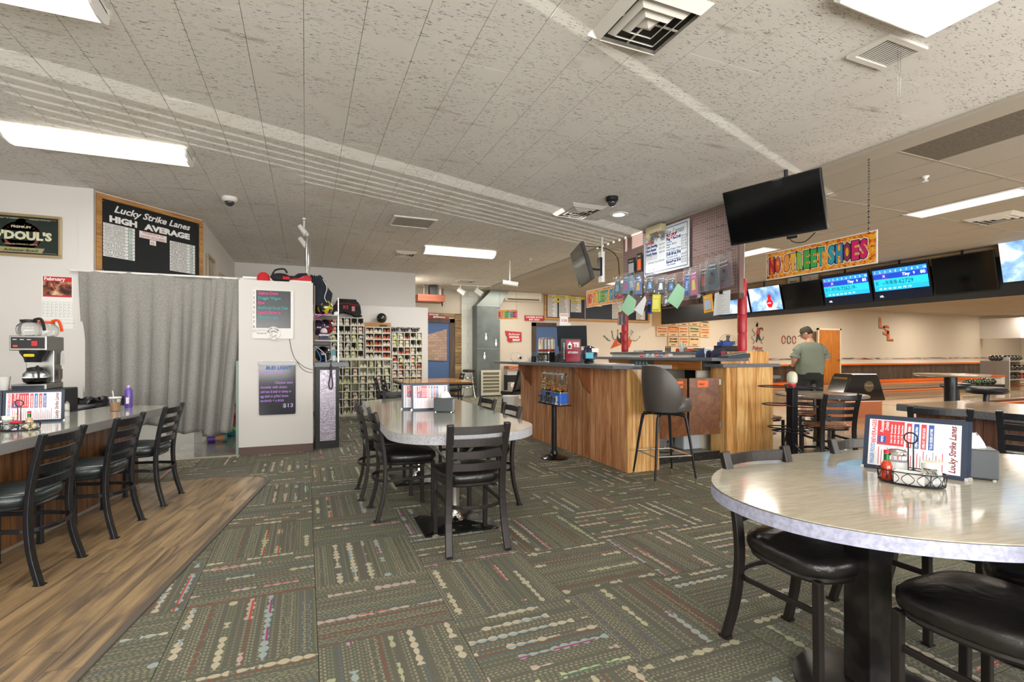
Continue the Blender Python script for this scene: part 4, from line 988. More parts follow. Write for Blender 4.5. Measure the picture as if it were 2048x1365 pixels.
def hot_sauce(label, loc, full=True):
    t = thing('hot_sauce_bottle', label, 'bottle', loc)
    G().lathe([(.0195,0),(.0205,.004),(.0205,.055),(.016,.068),(.009,.078),(.009,.084)], n=20).make('bottle', HOT if full else mat('pale_sauce','d9a184',.15,coat=.5), t, smooth=True)
    G().lathe([(.0098,.078),(.0098,.102)], n=16).make('green_foil', mat('green_foil','1d7a44',.25,.5), t, smooth=True); G().lathe([(.0092,.102),(.0092,.106)], n=16).make('neck', GLASS, t)
    G().lathe([(.0102,.106),(.0102,.119),(.0001,.12)], n=16).make('red_cap', REDP, t, smooth=True)
    M = Matrix.Rotation(math.radians(15),4,'Z')@frame((0,-.0208,.032),(1,0,0),(0,0,1)); g = G().prism([(0,-.024),(.017,0),(0,.024),(-.017,0)], 0, .0008, M=M); g.text('TABASCO', .007, M, 1, 0, -.003, .0012, 'CENTER', 0, .0002, w=.028); g.make('diamond_label', [PAPER, mat('green_ink','2c8a78',.6)], t)
def sugar(label, loc):
    t = thing('sugar_shaker', label, 'shaker', loc); G().lathe([(.030,0),(.034,.006),(.034,.085),(.031,.10)], n=10).make('glass_jar', GLASS, t)
    G().lathe([(.0001,.004),(.030,.004),(.031,.075),(.0001,.077)], n=16).make('sugar', mat('sugar','f4f4f2',.9), t, smooth=True)
    G().lathe([(.033,.10),(.0345,.104),(.0345,.114),(.028,.121),(.0001,.125)], n=24).make('metal_lid', CHROME, t, smooth=True)
def creamer(label, loc, rz=0, lid='ece4cc'):
    t = thing('creamer_jar', label, 'jar', loc, rz); G().lathe([(.026,0),(.034,.01),(.036,.04),(.03,.062),(.028,.07)], n=8).make('glass_jar', GLASS, t)
    G().lathe([(.0001,.003),(.025,.003),(.032,.012),(.033,.036),(.0001,.04)], n=16).make('creamer_powder', mat('sugar','f4f4f2',.9), t, smooth=True)
    G().lathe([(.029,.068),(.031,.07),(.031,.083),(.026,.09),(.0001,.091)], n=24).make('screw_lid', WHITEP, t, smooth=True)
    G().prism([(-.028,-.02),(.02,-.024),(.058,-.010),(.062,0),(.058,.010),(.02,.024),(-.028,.02)], .088, .0935).make('flap_lid', mat('cream_lid_'+lid, lid, .4), t, bevel=.001)
# cream table set
ma, mb = Vector((2.36,1.50,.762)), Vector((2.475,1.18,.762)); mm = (ma+mb)/2; rzm = math.atan2(mb.y-ma.y, mb.x-ma.x)
nrm = Vector((-math.sin(rzm), math.cos(rzm), 0))
def onT(u, v): d_ = (mb-ma).normalized(); p = mm+d_*u+nrm*v; return (p.x, p.y, .762)
G2m = 'menus standing on the cream table'
menu('front menu standing on the cream table, facing us', onT(0,0), rzm, math.radians(14), group=G2m)
menu('second menu behind the front one on the cream table', onT(.005,.014), rzm, math.radians(14), group=G2m)
menu('rearmost menu of the three on the cream table', onT(.010,.028), rzm, math.radians(14), group=G2m)
def napkin(label, loc, rz):
    t = thing('napkin_dispenser', label, 'napkin dispenser', loc, rz)
    G().box(-.085,-.06,.004,.085,.06,.125).make('casing', mat('slate_plastic','3c4346',.35), t, bevel=.006); G().box(-.0865,-.048,.015,-.0845,.048,.115).make('face_plate', mat('brushed_face','b4bac0',.35), t); G().box(.0845,-.048,.015,.0865,.048,.115).make('face_plate', mat('brushed_face','b4bac0',.35), t)
    for sx in (-.07,.07):
        for sy in (-.05,.05): G().cyl((sx,sy,0),(sx,sy,.005),.008,n=8).make('foot', CHROME, t)
    def nf(u, v): a = 2*PI*u; r = (.045+.01*math.sin(a*3+v*2))*(1-.5*v); return Vector((r*math.cos(a)*1.2, r*math.sin(a)*.8, .125+.055*v+.008*math.sin(a*5)*v))
    G().grid(nf, 24, 5, cu=True).make('napkins', PAPER, t, smooth=True); return t
napkin('napkin dispenser behind the menus on the cream table', onT(.17,.12), rzm+.3)
caddy('black wire condiment caddy with leaf pattern on the cream table', (2.225, 1.235, .762), rzm+.02)
def inC(u, v): d_ = (mb-ma).normalized(); p = Vector((2.225,1.235,.767))+d_*u+nrm*v; return (p.x, p.y, .767)
hot_sauce('red hot sauce bottle with green neck in the cream table caddy', inC(-.078,-.002))
sugar('glass sugar shaker with metal lid in the cream table caddy', inC(-.048,.025))
creamer('glass creamer jar with pale flip lid in the cream table caddy', inC(.062,.004), rzm)
t = thing('sweetener_holder', 'white plastic sweetener packet holder in the cream table caddy', 'holder', inC(.0,-.028), rzm)
G().box(-.045,-.016,0,.045,.016,.004).box(-.045,-.017,.004,.045,-.014,.045).box(-.045,.014,.004,.045,.017,.05).box(-.047,-.017,0,-.044,.017,.048).box(.044,-.017,0,.047,.017,.048).make('tray', WHITEP, t, bevel=.001)
for k in range(5): G().box(-.036+.0,-.01+.004*k,.004,.036,-.0075+.004*k,.044).make('packet', PAPER, t)
# long speckled table set
TZ = .762
menu('left menu booklet on the long speckled table', (1.0, 4.66, TZ), math.radians(-8), math.radians(6), group='menus on the speckled table')
menu('right menu booklet on the long speckled table, behind the napkin box', (1.07, 4.56, TZ), math.radians(-3), math.radians(6), group='menus on the speckled table')
napkin('black napkin dispenser with fluffed napkins on the long speckled table', (1.15, 4.38, TZ), math.radians(-25))
# diner counter set
menu('menu standing on the diner counter behind the wire caddy', (-1.90, 4.88, TZ), math.radians(4), math.radians(4), group='menus on the diner counter')
menu('pale blue backed menu at the left picture edge on the diner counter', (-2.30, 4.94, TZ), math.radians(8), math.radians(5), group='menus on the diner counter')
c_ = Vector((-1.79, 4.40, TZ)); caddy('black wire condiment caddy on the diner counter', tuple(c_), math.radians(8))
creamer('tall glass creamer jar with ivory lid in the diner counter caddy', (c_.x-.062, c_.y+.01, TZ+.006)); hot_sauce('nearly empty pale sauce bottle with green neck in the counter caddy', (c_.x+.045, c_.y+.02, TZ+.006), False)
t = thing('syrup_jar', 'small jar with a red and white lid in the diner counter caddy', 'jar', (c_.x-.012, c_.y-.012, TZ+.006)); G().lathe([(.025,0),(.03,.01),(.028,.045)], n=16).make('glass_jar', GLASS, t, smooth=True); G().lathe([(.03,.045),(.034,.05),(.03,.056),(.018,.06),(.0001,.066)], n=16).make('red_lid', REDP, t, smooth=True)
t = thing('butter_packets', 'pile of pale single-serve packets in the diner counter caddy', 'packets', (c_.x+.062, c_.y-.012, TZ+.006)); 
for k in range(7): G().box(-.02,-.014,0,.02,.014,.012).xf(Matrix.Translation((.008*math.sin(k*2.1), .008*math.cos(k*3), .012*(k//2))) @ Matrix.Rotation(k*.9,4,'Z') @ Matrix.Rotation(.3*math.sin(k),4,'X')).make('packet', mat('cream_packet','e6dfb8',.5), t)
t = thing('napkin_bucket', 'white cardboard tub with red arch print on the diner counter', 'tub', (-1.86, 5.20, TZ), .2); G().box(-.055,-.05,0,.055,.05,.105).make('tub', PAPER, t, bevel=.004)
g = G().text('Heinz', .022, I4, 0); g = G(); M = frame((-.045,-.0505,.0),(1,0,0),(0,0,1)); g.text('CAFFENOL', .015, M, 0, 0, .045, .001); g.text('refine', .03, M, 1, .045, .045, .001, shear=.4); g.tube([M@Vector((.05+.03*math.cos(PI*i/10), .005+.022*math.sin(PI*i/10), .001)) for i in range(11)], .003, 4, 0); g.make('print', [REDL, BLACKL], t)
G().grid(lambda u,v: Vector((.055*math.cos(2*PI*u)*(1.1-.3*v), .05*math.sin(2*PI*u)*(1.1-.3*v), .10+.02*v+.01*math.sin(u*40))), 30, 4, cu=True).make('crumpled_bag', mat('translucent_bag','9a958e',.3), t, smooth=True)
p_ = wz(230, 823, TZ); t = thing('iced_coffee_cup', 'clear plastic cup of iced coffee with a straw on the diner counter', 'cup', (p_.x, p_.y, TZ))
G().lathe([(.033,0),(.038,.06),(.046,.118),(.048,.12)], n=24).make('cup', GLASS, t, smooth=True); G().lathe([(.0001,.003),(.031,.003),(.040,.083),(.0001,.084)], n=24).make('iced_coffee', mat('iced_coffee','c49a76',.3), t, smooth=True)
G().lathe([(.049,.118),(.049,.126),(.042,.13),(.0001,.13)], n=24).make('lid', mat('cup_lid','e2e0dc',.3), t, smooth=True); G().tube([(0,0,.03),(-.018,.0,.185)], .004, 8).make('straw', WHITEP, t)
p_ = wz(246, 817, TZ); t = thing('purple_bottle', 'purple lidded squeeze bottle behind the iced coffee', 'bottle', (p_.x+.03, p_.y+.05, TZ))
G().lathe([(.03,0),(.032,.01),(.032,.16),(.026,.18),(.014,.19)], n=20).make('bottle', mat('purple_plastic','6a4aa8',.3), t, smooth=True); G().lathe([(.016,.19),(.016,.2),(.008,.215),(.0001,.216)], n=16).make('cap', mat('pale_purple','b8a8dd',.3), t, smooth=True); G().box(-.012,-.034,.04,.012,-.0315,.1).make('white_print', WHITEL, t)
# toys behind the curtain
tc = [('e04a9a','pink'),('2f9aa8','teal'),('e8b48c','peach'),('5ab84a','green'),('e0483c','red'),('5a3aa0','purple')]
t = thing('toy_dumbbell', 'purple and peach toy dumbbell on the play room floor', 'toy', tuple(wz(430, 878, .06)), .2)
G().cyl((-.09,0,0),(.0,0,0),.055,n=12).make('disc', mat('toy_purple','5a3aa0',.4), t, smooth=True); G().cyl((.0,0,0),(.12,0,0),.03,.045,n=12).make('grip', mat('toy_peach','d8946c',.4), t, smooth=True); G().cyl((.12,0,0),(.15,0,0),.055,n=12).make('blue_disc', mat('toy_teal','2f9aa8',.4), t, smooth=True)
for k, (px, py, r, c) in enumerate(((462,862,.10,1),(472,855,.09,4),(468,838,.09,2),(463,826,.08,0),(474,822,.09,2),(466,808,.10,5),(472,800,.08,3),(470,873,.06,1))):
    p_ = wy(px, py, 8.75+.05*(k % 3)); t = thing('soft_toy', '%s round toy in the heap beside the partition, %s' % (tc[c][1], ['near the floor','low on the right','in the middle','upper left','upper right','near the top','on the very top','at the bottom'][k]), 'toy', (p_.x, p_.y, max(p_.z, .1)))
    G().ball((0,0,0), r, 14, sx=1.1, sz=.85).make('body', mat('toy_'+tc[c][1], tc[c][0], .5), t, smooth=True); G().ball((r*.4,-r*.8,.02), r*.35, 10).make('snout', mat('toy_'+tc[(c+2)%6][1], tc[(c+2)%6][0], .5), t, smooth=True)
    G().ball((-r*.5,-r*.3,r*.7), r*.3, 8).make('ear', mat('toy_'+tc[(c+1)%6][1], tc[(c+1)%6][0], .5), t, smooth=True)
t = thing('toy_crate', 'pale crate under the heap of toys in the play room', 'crate', (-1.30, 8.85, 0)); G().box(0,0,.004,.55,.5,.035).box(0,0,.035,.55,.02,.62).box(0,.48,.035,.55,.5,.62).box(0,.02,.035,.02,.48,.62).box(.53,.02,.035,.55,.48,.62).make('crate', mat('pale_crate','b9c4c6',.5), t)
# ================================================================ PARTITION AND BALL STAND
PX0, PX1, PYf, PZ = -.775, .092, 7.11, 2.215
pt_ = struct(G().box(PX0, PYf, .0, PX1, PYf+.10, PZ).make('wall_partition', WHITEWALL))
bs = struct(G().box(PX0, PYf-.012, .0, PX1, PYf, .10).make('baseboard_partition', mat('brown_vinyl_base', '5f4a42', .5)))
G().box(PX0-.03, PYf-.004, .0, PX0, PYf+.11, 1.19).make('green_edge', mat('grey_green_edge','8c9a92',.5), pt_)
def fm(px, py): return wy(px, py, PYf-.002)
a_, b_ = fm(505, 579), fm(587, 678); M = FY((a_.x, PYf-.002, b_.z)); W_, H_ = b_.x-a_.x, a_.z-b_.z
t = thing('team_board', 'white framed dry-erase board with numbered pink and teal team names', 'board'); t.matrix_world = M
G().prism(rrect(0,0,W_,H_,.02), 0, .018).make('white_frame', WHITEP, t); X1, Y0_, X2, Y2 = W_*.09, H_*.215, W_*.93, H_*.985
G().box(X1,Y0_,.018,X2,Y2,.020).make('black_panel', mat('dark_slate','42474a',.2), t)
g = G(); PK = mat('pink_marker','f0409a',.6); TL = mat('teal_marker','4aa6ac',.6)
for k in range(8): G().text(str(k+1), .045, I4, 0, .006, Y2-.05-k*.0615, .020).make('row_number', BLACKL, t)
for k, (s, m_, w_) in enumerate((('Gutt-er-Done',1,.32),('Draggin Wagon',2,.36),('Bye',1,.10),('AntiSocial Social Club',2,.48),("Lynn's Drive In",1,.36),('Timberline Gals',2,.32))):
    G().text(s, .052, I4, 0, X1+.02, Y2-.052-k*.0615, .022, off=.001, shear=.1, w=w_*.72).make('team_name', (PK, TL)[m_-1], t)
g.text('Wow, lucky winner board!', .018, I4, 0, .01, H_*.16, .020); g.text('Reserve', .018, I4, 0, .0, H_*.13, .020); g.text('KyleKole', .03, I4, 0, .05, H_*.09, .020, shear=.3)
g.make('lettering', [BLACKL, PK, TL], t)
cc_ = fm(547, 667); t = thing('round_seltzer_sign', 'round white wave logo sign reading WHITE CLAW overlapping the team board', 'sign'); t.matrix_world = FY((cc_.x, PYf-.024, cc_.z))
G().lathe([(.0001,.008),(.082,.008),(.084,0)], n=40).make('disc', WHITEP, t)
g = G(); s_ = 'WHITE CLAW'
for k, ch_ in enumerate(s_):
    ang = math.radians(165-k*14.5); g.text(ch_, .026, Matrix.Rotation(ang-PI/2, 4, 'Z') @ Matrix.Translation((0,.054,0)), 0, 0, 0, .009, 'CENTER', 0, .001)
for r_ in range(4): g.tube([(-.045+.008*q, -.03-.009*r_+.012*math.sin(q*.8+r_), .0085) for q in range(12)], .0015, 4)
g.tube([(.045*math.cos(t_), -.002+.032*math.sin(t_), .0085) for t_ in [PI*1.05*i/12 for i in range(13)]], .003, 4); g.tube([(.005+.026*math.cos(t_), .0+.02*math.sin(t_), .0085) for t_ in [.2+PI*1.2*i/10 for i in range(11)]], .0025, 4)
g.make('wave_logo', BLACKL, t)
a_, b_ = fm(517, 724), fm(592, 828); M = FY((a_.x, PYf-.002, b_.z)); W_, H_ = b_.x-a_.x, a_.z-b_.z
t = thing('light_menu_board', 'black marker board with a blue beer heading and purple daily special', 'board'); t.matrix_world = M
G().prism(rrect(.005,0,W_-.005,H_,.02), 0, .012).make('panel', mat('glossy_dark','2e3038',.12), t); G().box(-.003,H_-.05,0,W_+.003,H_,.03).make('light_bar', mat('silver_bar','b9bdbd',.35), t, bevel=.006)
g = G(); PU = 1
g.text('BUD LIGHT', .055, I4, 0, .08, H_-.10, .013, off=.003, shear=.25, w=.31); g.text('Homemade', .055, I4, 1, .02, H_-.15, .013, off=.001, w=.26)
for k, (s, x_, w_) in enumerate((('Chicken corn',.19,.24),('chowder with choice',.02,.36),('cold ham & beef or turkey or',.02,.42),('egg salad or grilled cheese',.02,.38),('sandwich + a drink',.02,.32))):
    g.text(s, .047, I4, 1, x_, H_-.285-k*.057, .013, off=.0006, w=w_*.86)
g.text('$13', .07, I4, 2, .28, H_-.59, .013, off=.001, w=.12)
g.make('lettering', [mat('beer_blue','3d68b8',.5), mat('purple_marker','b98ae8',.6), mat('lilac_marker','cbb4ea',.6)], t)
for x_ in (.04, W_-.05): G().cyl((x_,H_+.012,.0),(x_,H_+.012,.012),.007,n=8).make('hook', STEEL, t)
pts = [fm(*q)+Vector((0,-.006,0)) for q in ((579,678),(583,700),(590,718),(600,728),(612,736),(626,740))]
tag(G().tube(smoothpts(pts,5), .0028, 5).make('power_cord', BLACKP), 'thin black cord dropping from the team board to the partition edge', 'cord')
pts = [fm(*q)+Vector((0,-.006,0)) for q in ((592,720),(602,736),(614,744),(626,746))]
tag(G().tube(smoothpts(pts,5), .0028, 5).make('power_cord', BLACKP), 'thin black cord looping from the beer menu board to the partition edge', 'cord')
# ball stand behind the partition
S = thing('ball_stand', 'tall narrow stand with quilted metal front panel and grey top beside the partition', 'cabinet', (.125, 7.24, 0))
G().box(0,0,0,.30,.9,1.10).make('body', BLACKP, S); 
QM = mat('swirled_metal', 'a09aa6', .3, .8, bump=lambda: ((noise(coord(), 22., 2., .5, 3.)), .7, .006))
G().box(.055,-.008,.10,.255,0,1.06).make('metal_panel', QM, S)
for x_ in (.07,.24):
    for z_ in (.13,1.03): G().cyl((x_,-.012,z_),(x_,-.006,z_),.005,n=8).make('rivet', BLACKM, S)
G().box(-.02,-.05,1.10,.42,.95,1.165).make('countertop', GRANITE, S, bevel=.004)
G().box(-.02,.02,1.165,-.005,.92,2.2).make('pegboard_side', mat('tan_peg','a2937e',.7), S)
for z_ in (1.45,1.80): G().box(-.005,.02,z_,.30,.9,z_+.015).make('shelf', mat('clear_shelf','a9a9a4',.2), S)
G().box(.285,.03,1.165,.30,.05,2.05).make('rail', STEEL, S)
G().tube(smoothpts([(.20,-.03,1.165),(.19,-.065,1.12),(.185,-.066,1.0),(.165,-.067,.86),(.19,-.068,.80),(.215,-.067,.86),(.20,-.066,1.0),(.20,-.062,1.12)],5), .008, 6).make('cable_loop', BLACKP, S, smooth=True)
def bball(label, loc, c1, c2, sc_=5, holes=True, r=.108, cat='bowling ball', g_=None):
    t = thing('bowling_ball', label, cat, loc, group=g_); nm = 'ball_%s_%s' % (c1, c2)
    G().ball((0,0,0), r, 28).make('ball', mat(nm, c1, .12, coat=1., fn=lambda: ramp(noise(coord(), sc_, 2., .5, 1.2), [(.50, srgb(c1)), (.56, srgb(c2))])), t, smooth=True)
    if holes:
        for q in range(3):
            d_ = Vector((.25*math.cos(q*2.1)-.2, -.9, .25*math.sin(q*2.1)+.35)).normalized(); G().cyl(d_*(r-.002), d_*(r+.0006), .012, n=10).make('finger_hole', BLACKP, t)
    return t
bball('navy bowling ball with a yellow streak on the top shelf of the stand', (.25, 7.40, 1.925), '1a1c30', 'c9c22c', 7); bball('purple bowling ball behind the yellow-streaked one', (.20, 7.66, 1.925), '4a3358', '6a4f78')
bball('dark purple ball in the clear bag, left on the middle shelf', (.16, 7.40, 1.64), '2c1838', '402850'); bball('navy ball with red swirls in the clear bag on the middle shelf', (.27, 7.52, 1.66), '14182e', '9c2430')
bball('black ball with blue and white streaks on the stand top', (.22, 7.38, 1.274), '101318', '23323f')
t = thing('plush_ball_cleaner', 'white and navy boxed item below the two bagged balls', 'box', (.17, 7.28, 1.465)); G().box(0,0,0,.12,.09,.10).make('box', mat('navy_box','26324a',.5), t, bevel=.006); G().box(-.001,-.001,.06,.121,.091,.08).make('white_band', WHITEP, t); G().ball((.06,.045,.12), .05, 12).make('white_top', PAPER, t, smooth=True)
t = thing('black_shoe_box', 'flat black box with red line on the shelf under the bagged balls', 'box', (.03, 7.20, 1.39)); G().box(0,0,0,.27,.3,.06).make('box', BLACKP, t, bevel=.003); G().box(-.001,-.001,.028,.271,.301,.032).make('red_line', REDP, t)
tag(G().grid(lambda u, v: Vector((.0+.33*u, 7.22+.02*math.sin(u*9+v*3), 1.48+.36*v+.01*math.sin(u*14))), 16, 10).make('clear_bag', mat('clear_film','f4e8f4',.08, trans=1., ior=1.05)), 'clear plastic bag with a pink drawstring around two bowling balls', 'bag')
tag(G().tube(smoothpts([(.0,7.20,1.77),(.1,7.19,1.76),(.2,7.19,1.80),(.3,7.20,1.83)],5), .006, 6).make('pink_drawstring', mat('hot_pink','e24aa8',.4)), 'hot pink drawstring at the top of the clear ball bag', 'cord')
for k, (c, lab) in enumerate((('4a90d8','light blue'),('e8e8e8','white'))): tag(G().tube(smoothpts([(.08+.05*k,7.29,1.38),(.14+.05*k,7.262,1.33),(.19+.06*k,7.26,1.22+.04*k),(.18+.08*k,7.255,1.17)],5), .005, 6).make('wrist_strap', mat('strap_'+c,c,.5)), '%s cord draped over the black bowling ball' % lab, 'cord')
t = thing('blue_package', 'teal carded accessory leaning behind the black bowling ball', 'package', (.34, 7.36, 1.166)); G().box(0,0,0,.05,.03,.17).make('card', mat('teal_card','3f8f9c',.4), t); G().box(.005,-.006,.02,.045,0,.09).make('blister', PAPER, t)
# things on top of the partition
z0 = PZ
t = thing('knit_cap', 'crumpled red cap on top of the partition', 'cap', (-.50, 7.16, z0+.0)); G().lathe([(.075,0),(.08,.03),(.065,.08),(.03,.11),(.0001,.115)], n=9, sy=.6).make('crown', mat('red_fabric','c8202a',.8), t); G().prism([(-.07,-.05),(.03,-.06),(.04,-.03),(-.05,-.03)], .005, .012).make('brim', mat('red_fabric','c8202a',.8), t)
t = thing('black_bag', 'small black bag with a strap on top of the partition', 'bag', (-.30, 7.17, z0)); FAB = mat('black_fabric','1c1d1f',.8,bump=nb(120,.3,.002))
G().ball((.0,0,.055), .10, 14, sx=1.25, sy=.5, sz=.6).make('body', FAB, t, smooth=True); G().tube(smoothpts([(-.1,0,.08),(-.06,0,.15),(.04,0,.17),(.08,0,.12)],5), .012, 6).make('strap', FAB, t, smooth=True); G().box(.03,-.06,.03,.11,-.045,.065).make('red_patch', mat('red_fabric','c8202a',.8), t)
t = thing('shaving_bag', 'second black pouch right of the strapped bag', 'bag', (-.16, 7.17, z0)); G().box(-.07,-.04,0,.07,.04,.085).make('pouch', FAB, t, bevel=.02)
def shoe_g(L=.27, W=.088, H=.085):
    prof = [(0,.46,.62,.95),(.06,.5,.90,1.0),(.16,.5,1.0,1.0),(.3,.47,.95,.8),(.45,.44,.72,.62),(.6,.48,.50,.55),(.78,.5,.42,.5),(.92,.4,.34,.4),(1.0,.12,.18,.2)]
    g = G(); n = 12
    for (t_, w_, h_, _) in prof:
        for i in range(n):
            a = 2*PI*i/n; x = math.cos(a)*W*w_*(1-.18*max(0, math.sin(a))); z = .018+max(0, math.sin(a))*(H*h_) if math.sin(a) > 0 else .018
            g.v.append(Vector((x, t_*L, z)))
    m = len(prof)
    for k in range(m-1):
        for i in range(n):
            j = (i+1) % n; g.f.append((k*n+i, (k+1)*n+i, (k+1)*n+j, k*n+j)); g.m.append(0)
    g.f.append(tuple(range(n))); g.m.append(0); g.f.append(tuple(range(m*n-1, (m-1)*n-1, -1))); g.m.append(0)
    so = [(-W*w_*1.04, t_*L) for t_, w_, _, _ in prof]+[(W*w_*1.04, t_*L) for t_, w_, _, _ in prof[::-1]]
    g.prism(so, 0, .02, 2); g.box(-.017,-.003,.045,.017,.002,.082,1)
    return g
SG = shoe_g()
CANV = mat('red_canvas','c8323a',.7); t = thing('red_sneaker', 'red canvas sneaker with white sole on top of the partition', 'shoe', (.07, 7.17, z0+.002), math.radians(95)); SG.make('upper', [CANV, CANV, WHITEP], t, smooth=True)
for k in range(4): G().tube([(-.025,.10+.02*k,.075-.012*k),(.025,.105+.02*k,.075-.012*k)], .004, 5).make('lace', WHITEP, t)
p_ = wy(617, 490, 7.35); S = thing('coat_rack_pole', 'chrome garment pole with a ball finial behind the partition', 'pole', (.02, 7.35, 0)); G().cyl((0,0,0),(0,0,2.88),.02,n=14).make('pole', CHROME, S, smooth=True); G().cyl((.035,.02,2.2),(.035,.02,2.84),.006,n=8).make('rod', CHROME, S); G().ball((0,0,2.9), .028, 14).make('finial', mat('pearl','c8c6c0',.3), S, smooth=True); G().lathe([(.06,0),(.06,.01),(.03,.03)], n=20).make('base', BLACKM, S)
def jacket(u, v):
    a = 2*PI*u; r = .05+.17*min(1, v*2.2)-.02*v; zz = 2.36-.40*v; return Vector((.13+r*1.0*math.cos(a)+.012*math.sin(a*5+v*6), 7.42+.55*r*math.sin(a)+.01*math.sin(a*7), zz+.05*math.cos(a)*-1*(v > .2)+.015*math.sin(a*6)))
t = thing('navy_jacket', 'dark navy jacket hung on the garment pole over the partition end', 'jacket'); G().grid(jacket, 30, 12, cu=True).make('body', mat('navy_fabric','1e2533',.85,bump=nb(30,.5,.01)), t, smooth=True)
G().tube(smoothpts([(.22,7.29,2.30),(.27,7.27,2.18),(.24,7.27,2.05),(.27,7.28,1.98)],5), .005, 5).make('white_piping', WHITEP, t); G().tube(smoothpts([(.02,7.3,2.33),(-.1,7.28,2.31),(-.14,7.28,2.25)],5), [.04]*5+[.03]*6, 8).make('sleeve', mat('navy_fabric','1e2533',.85), t, smooth=True)
# track light above the partition
p_ = wy(607, 488, 7.9); S = thing('track_spotlights', 'white track spotlights hanging near the chrome pole', 'ceiling light', (-.02, 7.9, CEIL)); G().box(-.02,-.25,-.02,.02,.3,0).make('track', WHITEP, S)
for k, y in enumerate((-.15, .1)):
    G().cyl((0,y,-.02),(0,y,-.13-.05*k),.01,n=8).make('stem', WHITEP, S)
    h_ = G().cyl((-.06,y-.02,-.10-.12*k),(.03,y-.05,-.22-.12*k),.032,.04,n=14).make('spotlight_head', WHITEP, S, smooth=True)
# ================================================================ SHOE RACKS
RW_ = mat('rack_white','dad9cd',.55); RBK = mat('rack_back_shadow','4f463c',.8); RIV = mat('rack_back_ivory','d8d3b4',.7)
YR = 10.72
def rpx(px, py): return wy(px, py, YR)
ZX = lambda x: 620+x/5.46
ZYY = lambda y: 600+y/5.46
SHM = {}
GUM = mat('shoe_sole','c9bb98',.6)
def shoemats(k):
    c = [('dddccf','b9b7a6'),('e6e4da','c23428'),('b5553c','8e3a2c'),('e2e1d6','b8c43a'),('d8d6cc','4a4540'),('e0ded4','d65a3a')][k]
    return [mat('shoe_%s' % c[0], c[0], .5), mat('heel_%s' % c[1], c[1], .5), GUM]
NEON = mat('neon_laces','c6e23a',.5)
COLN = ['all-white','white with red heel','tan-red leather','white with lime heel','white with dark heel','white with orange heel']
ORD = ['first','second','third','fourth','fifth','sixth','seventh','eighth','ninth']
shoe_protos = {}
def rack(name, label, x0, x1, z0, z1, nc, nr, side, reg, empties=(), d=.30):
    t = thing(name, label, 'shoe rack', (x0, YR, z0)); W_, H_ = x1-x0, z1-z0; th = .014
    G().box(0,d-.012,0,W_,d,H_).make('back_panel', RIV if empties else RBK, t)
    for i in range(nc+1): x = W_*i/nc; G().box(x-th/2 if 0<i<nc else (0 if i==0 else W_-th),0,0,(x+th/2 if 0<i<nc else (th if i==0 else W_)),d-.012,H_).make('upright', RW_, t)
    for j in range(nr+1):
        zc = H_*j/nr; za = zc-th/2 if 0<j<nr else (0 if j==0 else H_-th)
        G().box(th,.001,za,W_-th,d-.012,za+th).make('shelf_board', RW_, t)
    cw_, ch_ = W_/nc, H_/nr
    for j in range(nr):
        for i in range(nc):
            if (i, j) in empties: continue
            cxm = x0+cw_*(i+.5); zb = z0+H_-ch_*(j+1)+th/2
            R2 = random.Random(i*31+j*7+len(reg)); k = R2.choice(side); stacked = R2.random() < .7 and ch_ > .14
            npair = 2
            for q in range(npair):
                if stacked: loc = (cxm+R2.uniform(-.012,.012), YR+.02+.01*q, zb+.001 if q == 0 else zb+.082); rz = R2.uniform(-.25,.25)
                else: loc = (cxm+(-1 if q == 0 else 1)*cw_*.22, YR+.02, zb+.001); rz = R2.uniform(-.05,.05)
                if stacked and zb+.082+.07 > zb+ch_ and q == 1: loc = (loc[0], loc[1], zb+ch_-.095)
                sc_ = min(1, (cw_-.02)/.185 if not stacked else (cw_-.025)/.10)*(.92 if stacked else 1); sc_ = min(sc_, .95); sc_ = max(sc_, .58)
                if (k, 's') not in shoe_protos:
                    s_ = thing('rental_shoe', 'x', 'shoe'); SG.make('upper', shoemats(k), s_, smooth=True); shoe_protos[(k,'s')] = s_; o = s_
                else: o = dup(shoe_protos[(k,'s')], (0,0,0))
                o.location = loc; o.rotation_euler = (math.radians(-18) if stacked and q == 1 else 0, 0, rz); o.scale = (sc_,)*3
                pos = ('lower' if q == 0 else 'upper') if stacked else ('left' if q == 0 else 'right')
                o['label'] = '%s shoe of the pair, %s column, %s row down in the %s' % (pos, ORD[i], ORD[j], reg)
                o['group'] = 'rental shoes in the %s' % reg
            if k == 3 and R2.random() < .42 or R2.random() < .05:
                ln = R2.uniform(.12,.2)
                tag(G().tube(smoothpts([(cxm+.02,YR+.0,zb+.09),(cxm+.035,YR-.012,zb+.05),(cxm+.03,YR-.014,zb+.1-ln),(cxm+.045,YR-.014,zb+.06-ln)],4), .0045, 5).make('hanging_laces', NEON), 'neon yellow laces hanging from the %s column, %s row of the %s' % (ORD[i], ORD[j], reg), 'laces', 'neon laces hanging from the %s' % reg)
UL0, UL1 = rpx(ZX(228), ZYY(187)), rpx(ZX(592), ZYY(642)); UM0, UM1 = rpx(ZX(604), ZYY(295)), rpx(ZX(884), ZYY(642)); UR0, UR1 = rpx(ZX(890), ZYY(350)), rpx(ZX(1228), ZYY(800)); LL0, LL1 = rpx(ZX(265), ZYY(655)), rpx(ZX(886), ZYY(1275))
LLx0 = LL1.x-(LL1.x-LL0.x)
z_ll = UL1.z-.03
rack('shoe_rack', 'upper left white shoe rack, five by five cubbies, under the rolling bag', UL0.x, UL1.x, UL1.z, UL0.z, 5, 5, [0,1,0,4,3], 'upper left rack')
rack('shoe_rack', 'upper middle white shoe rack, three columns under a wooden box', UM0.x, UM1.x, UL1.z, UM0.z, 3, 5, [2,2,0,5], 'upper middle rack')
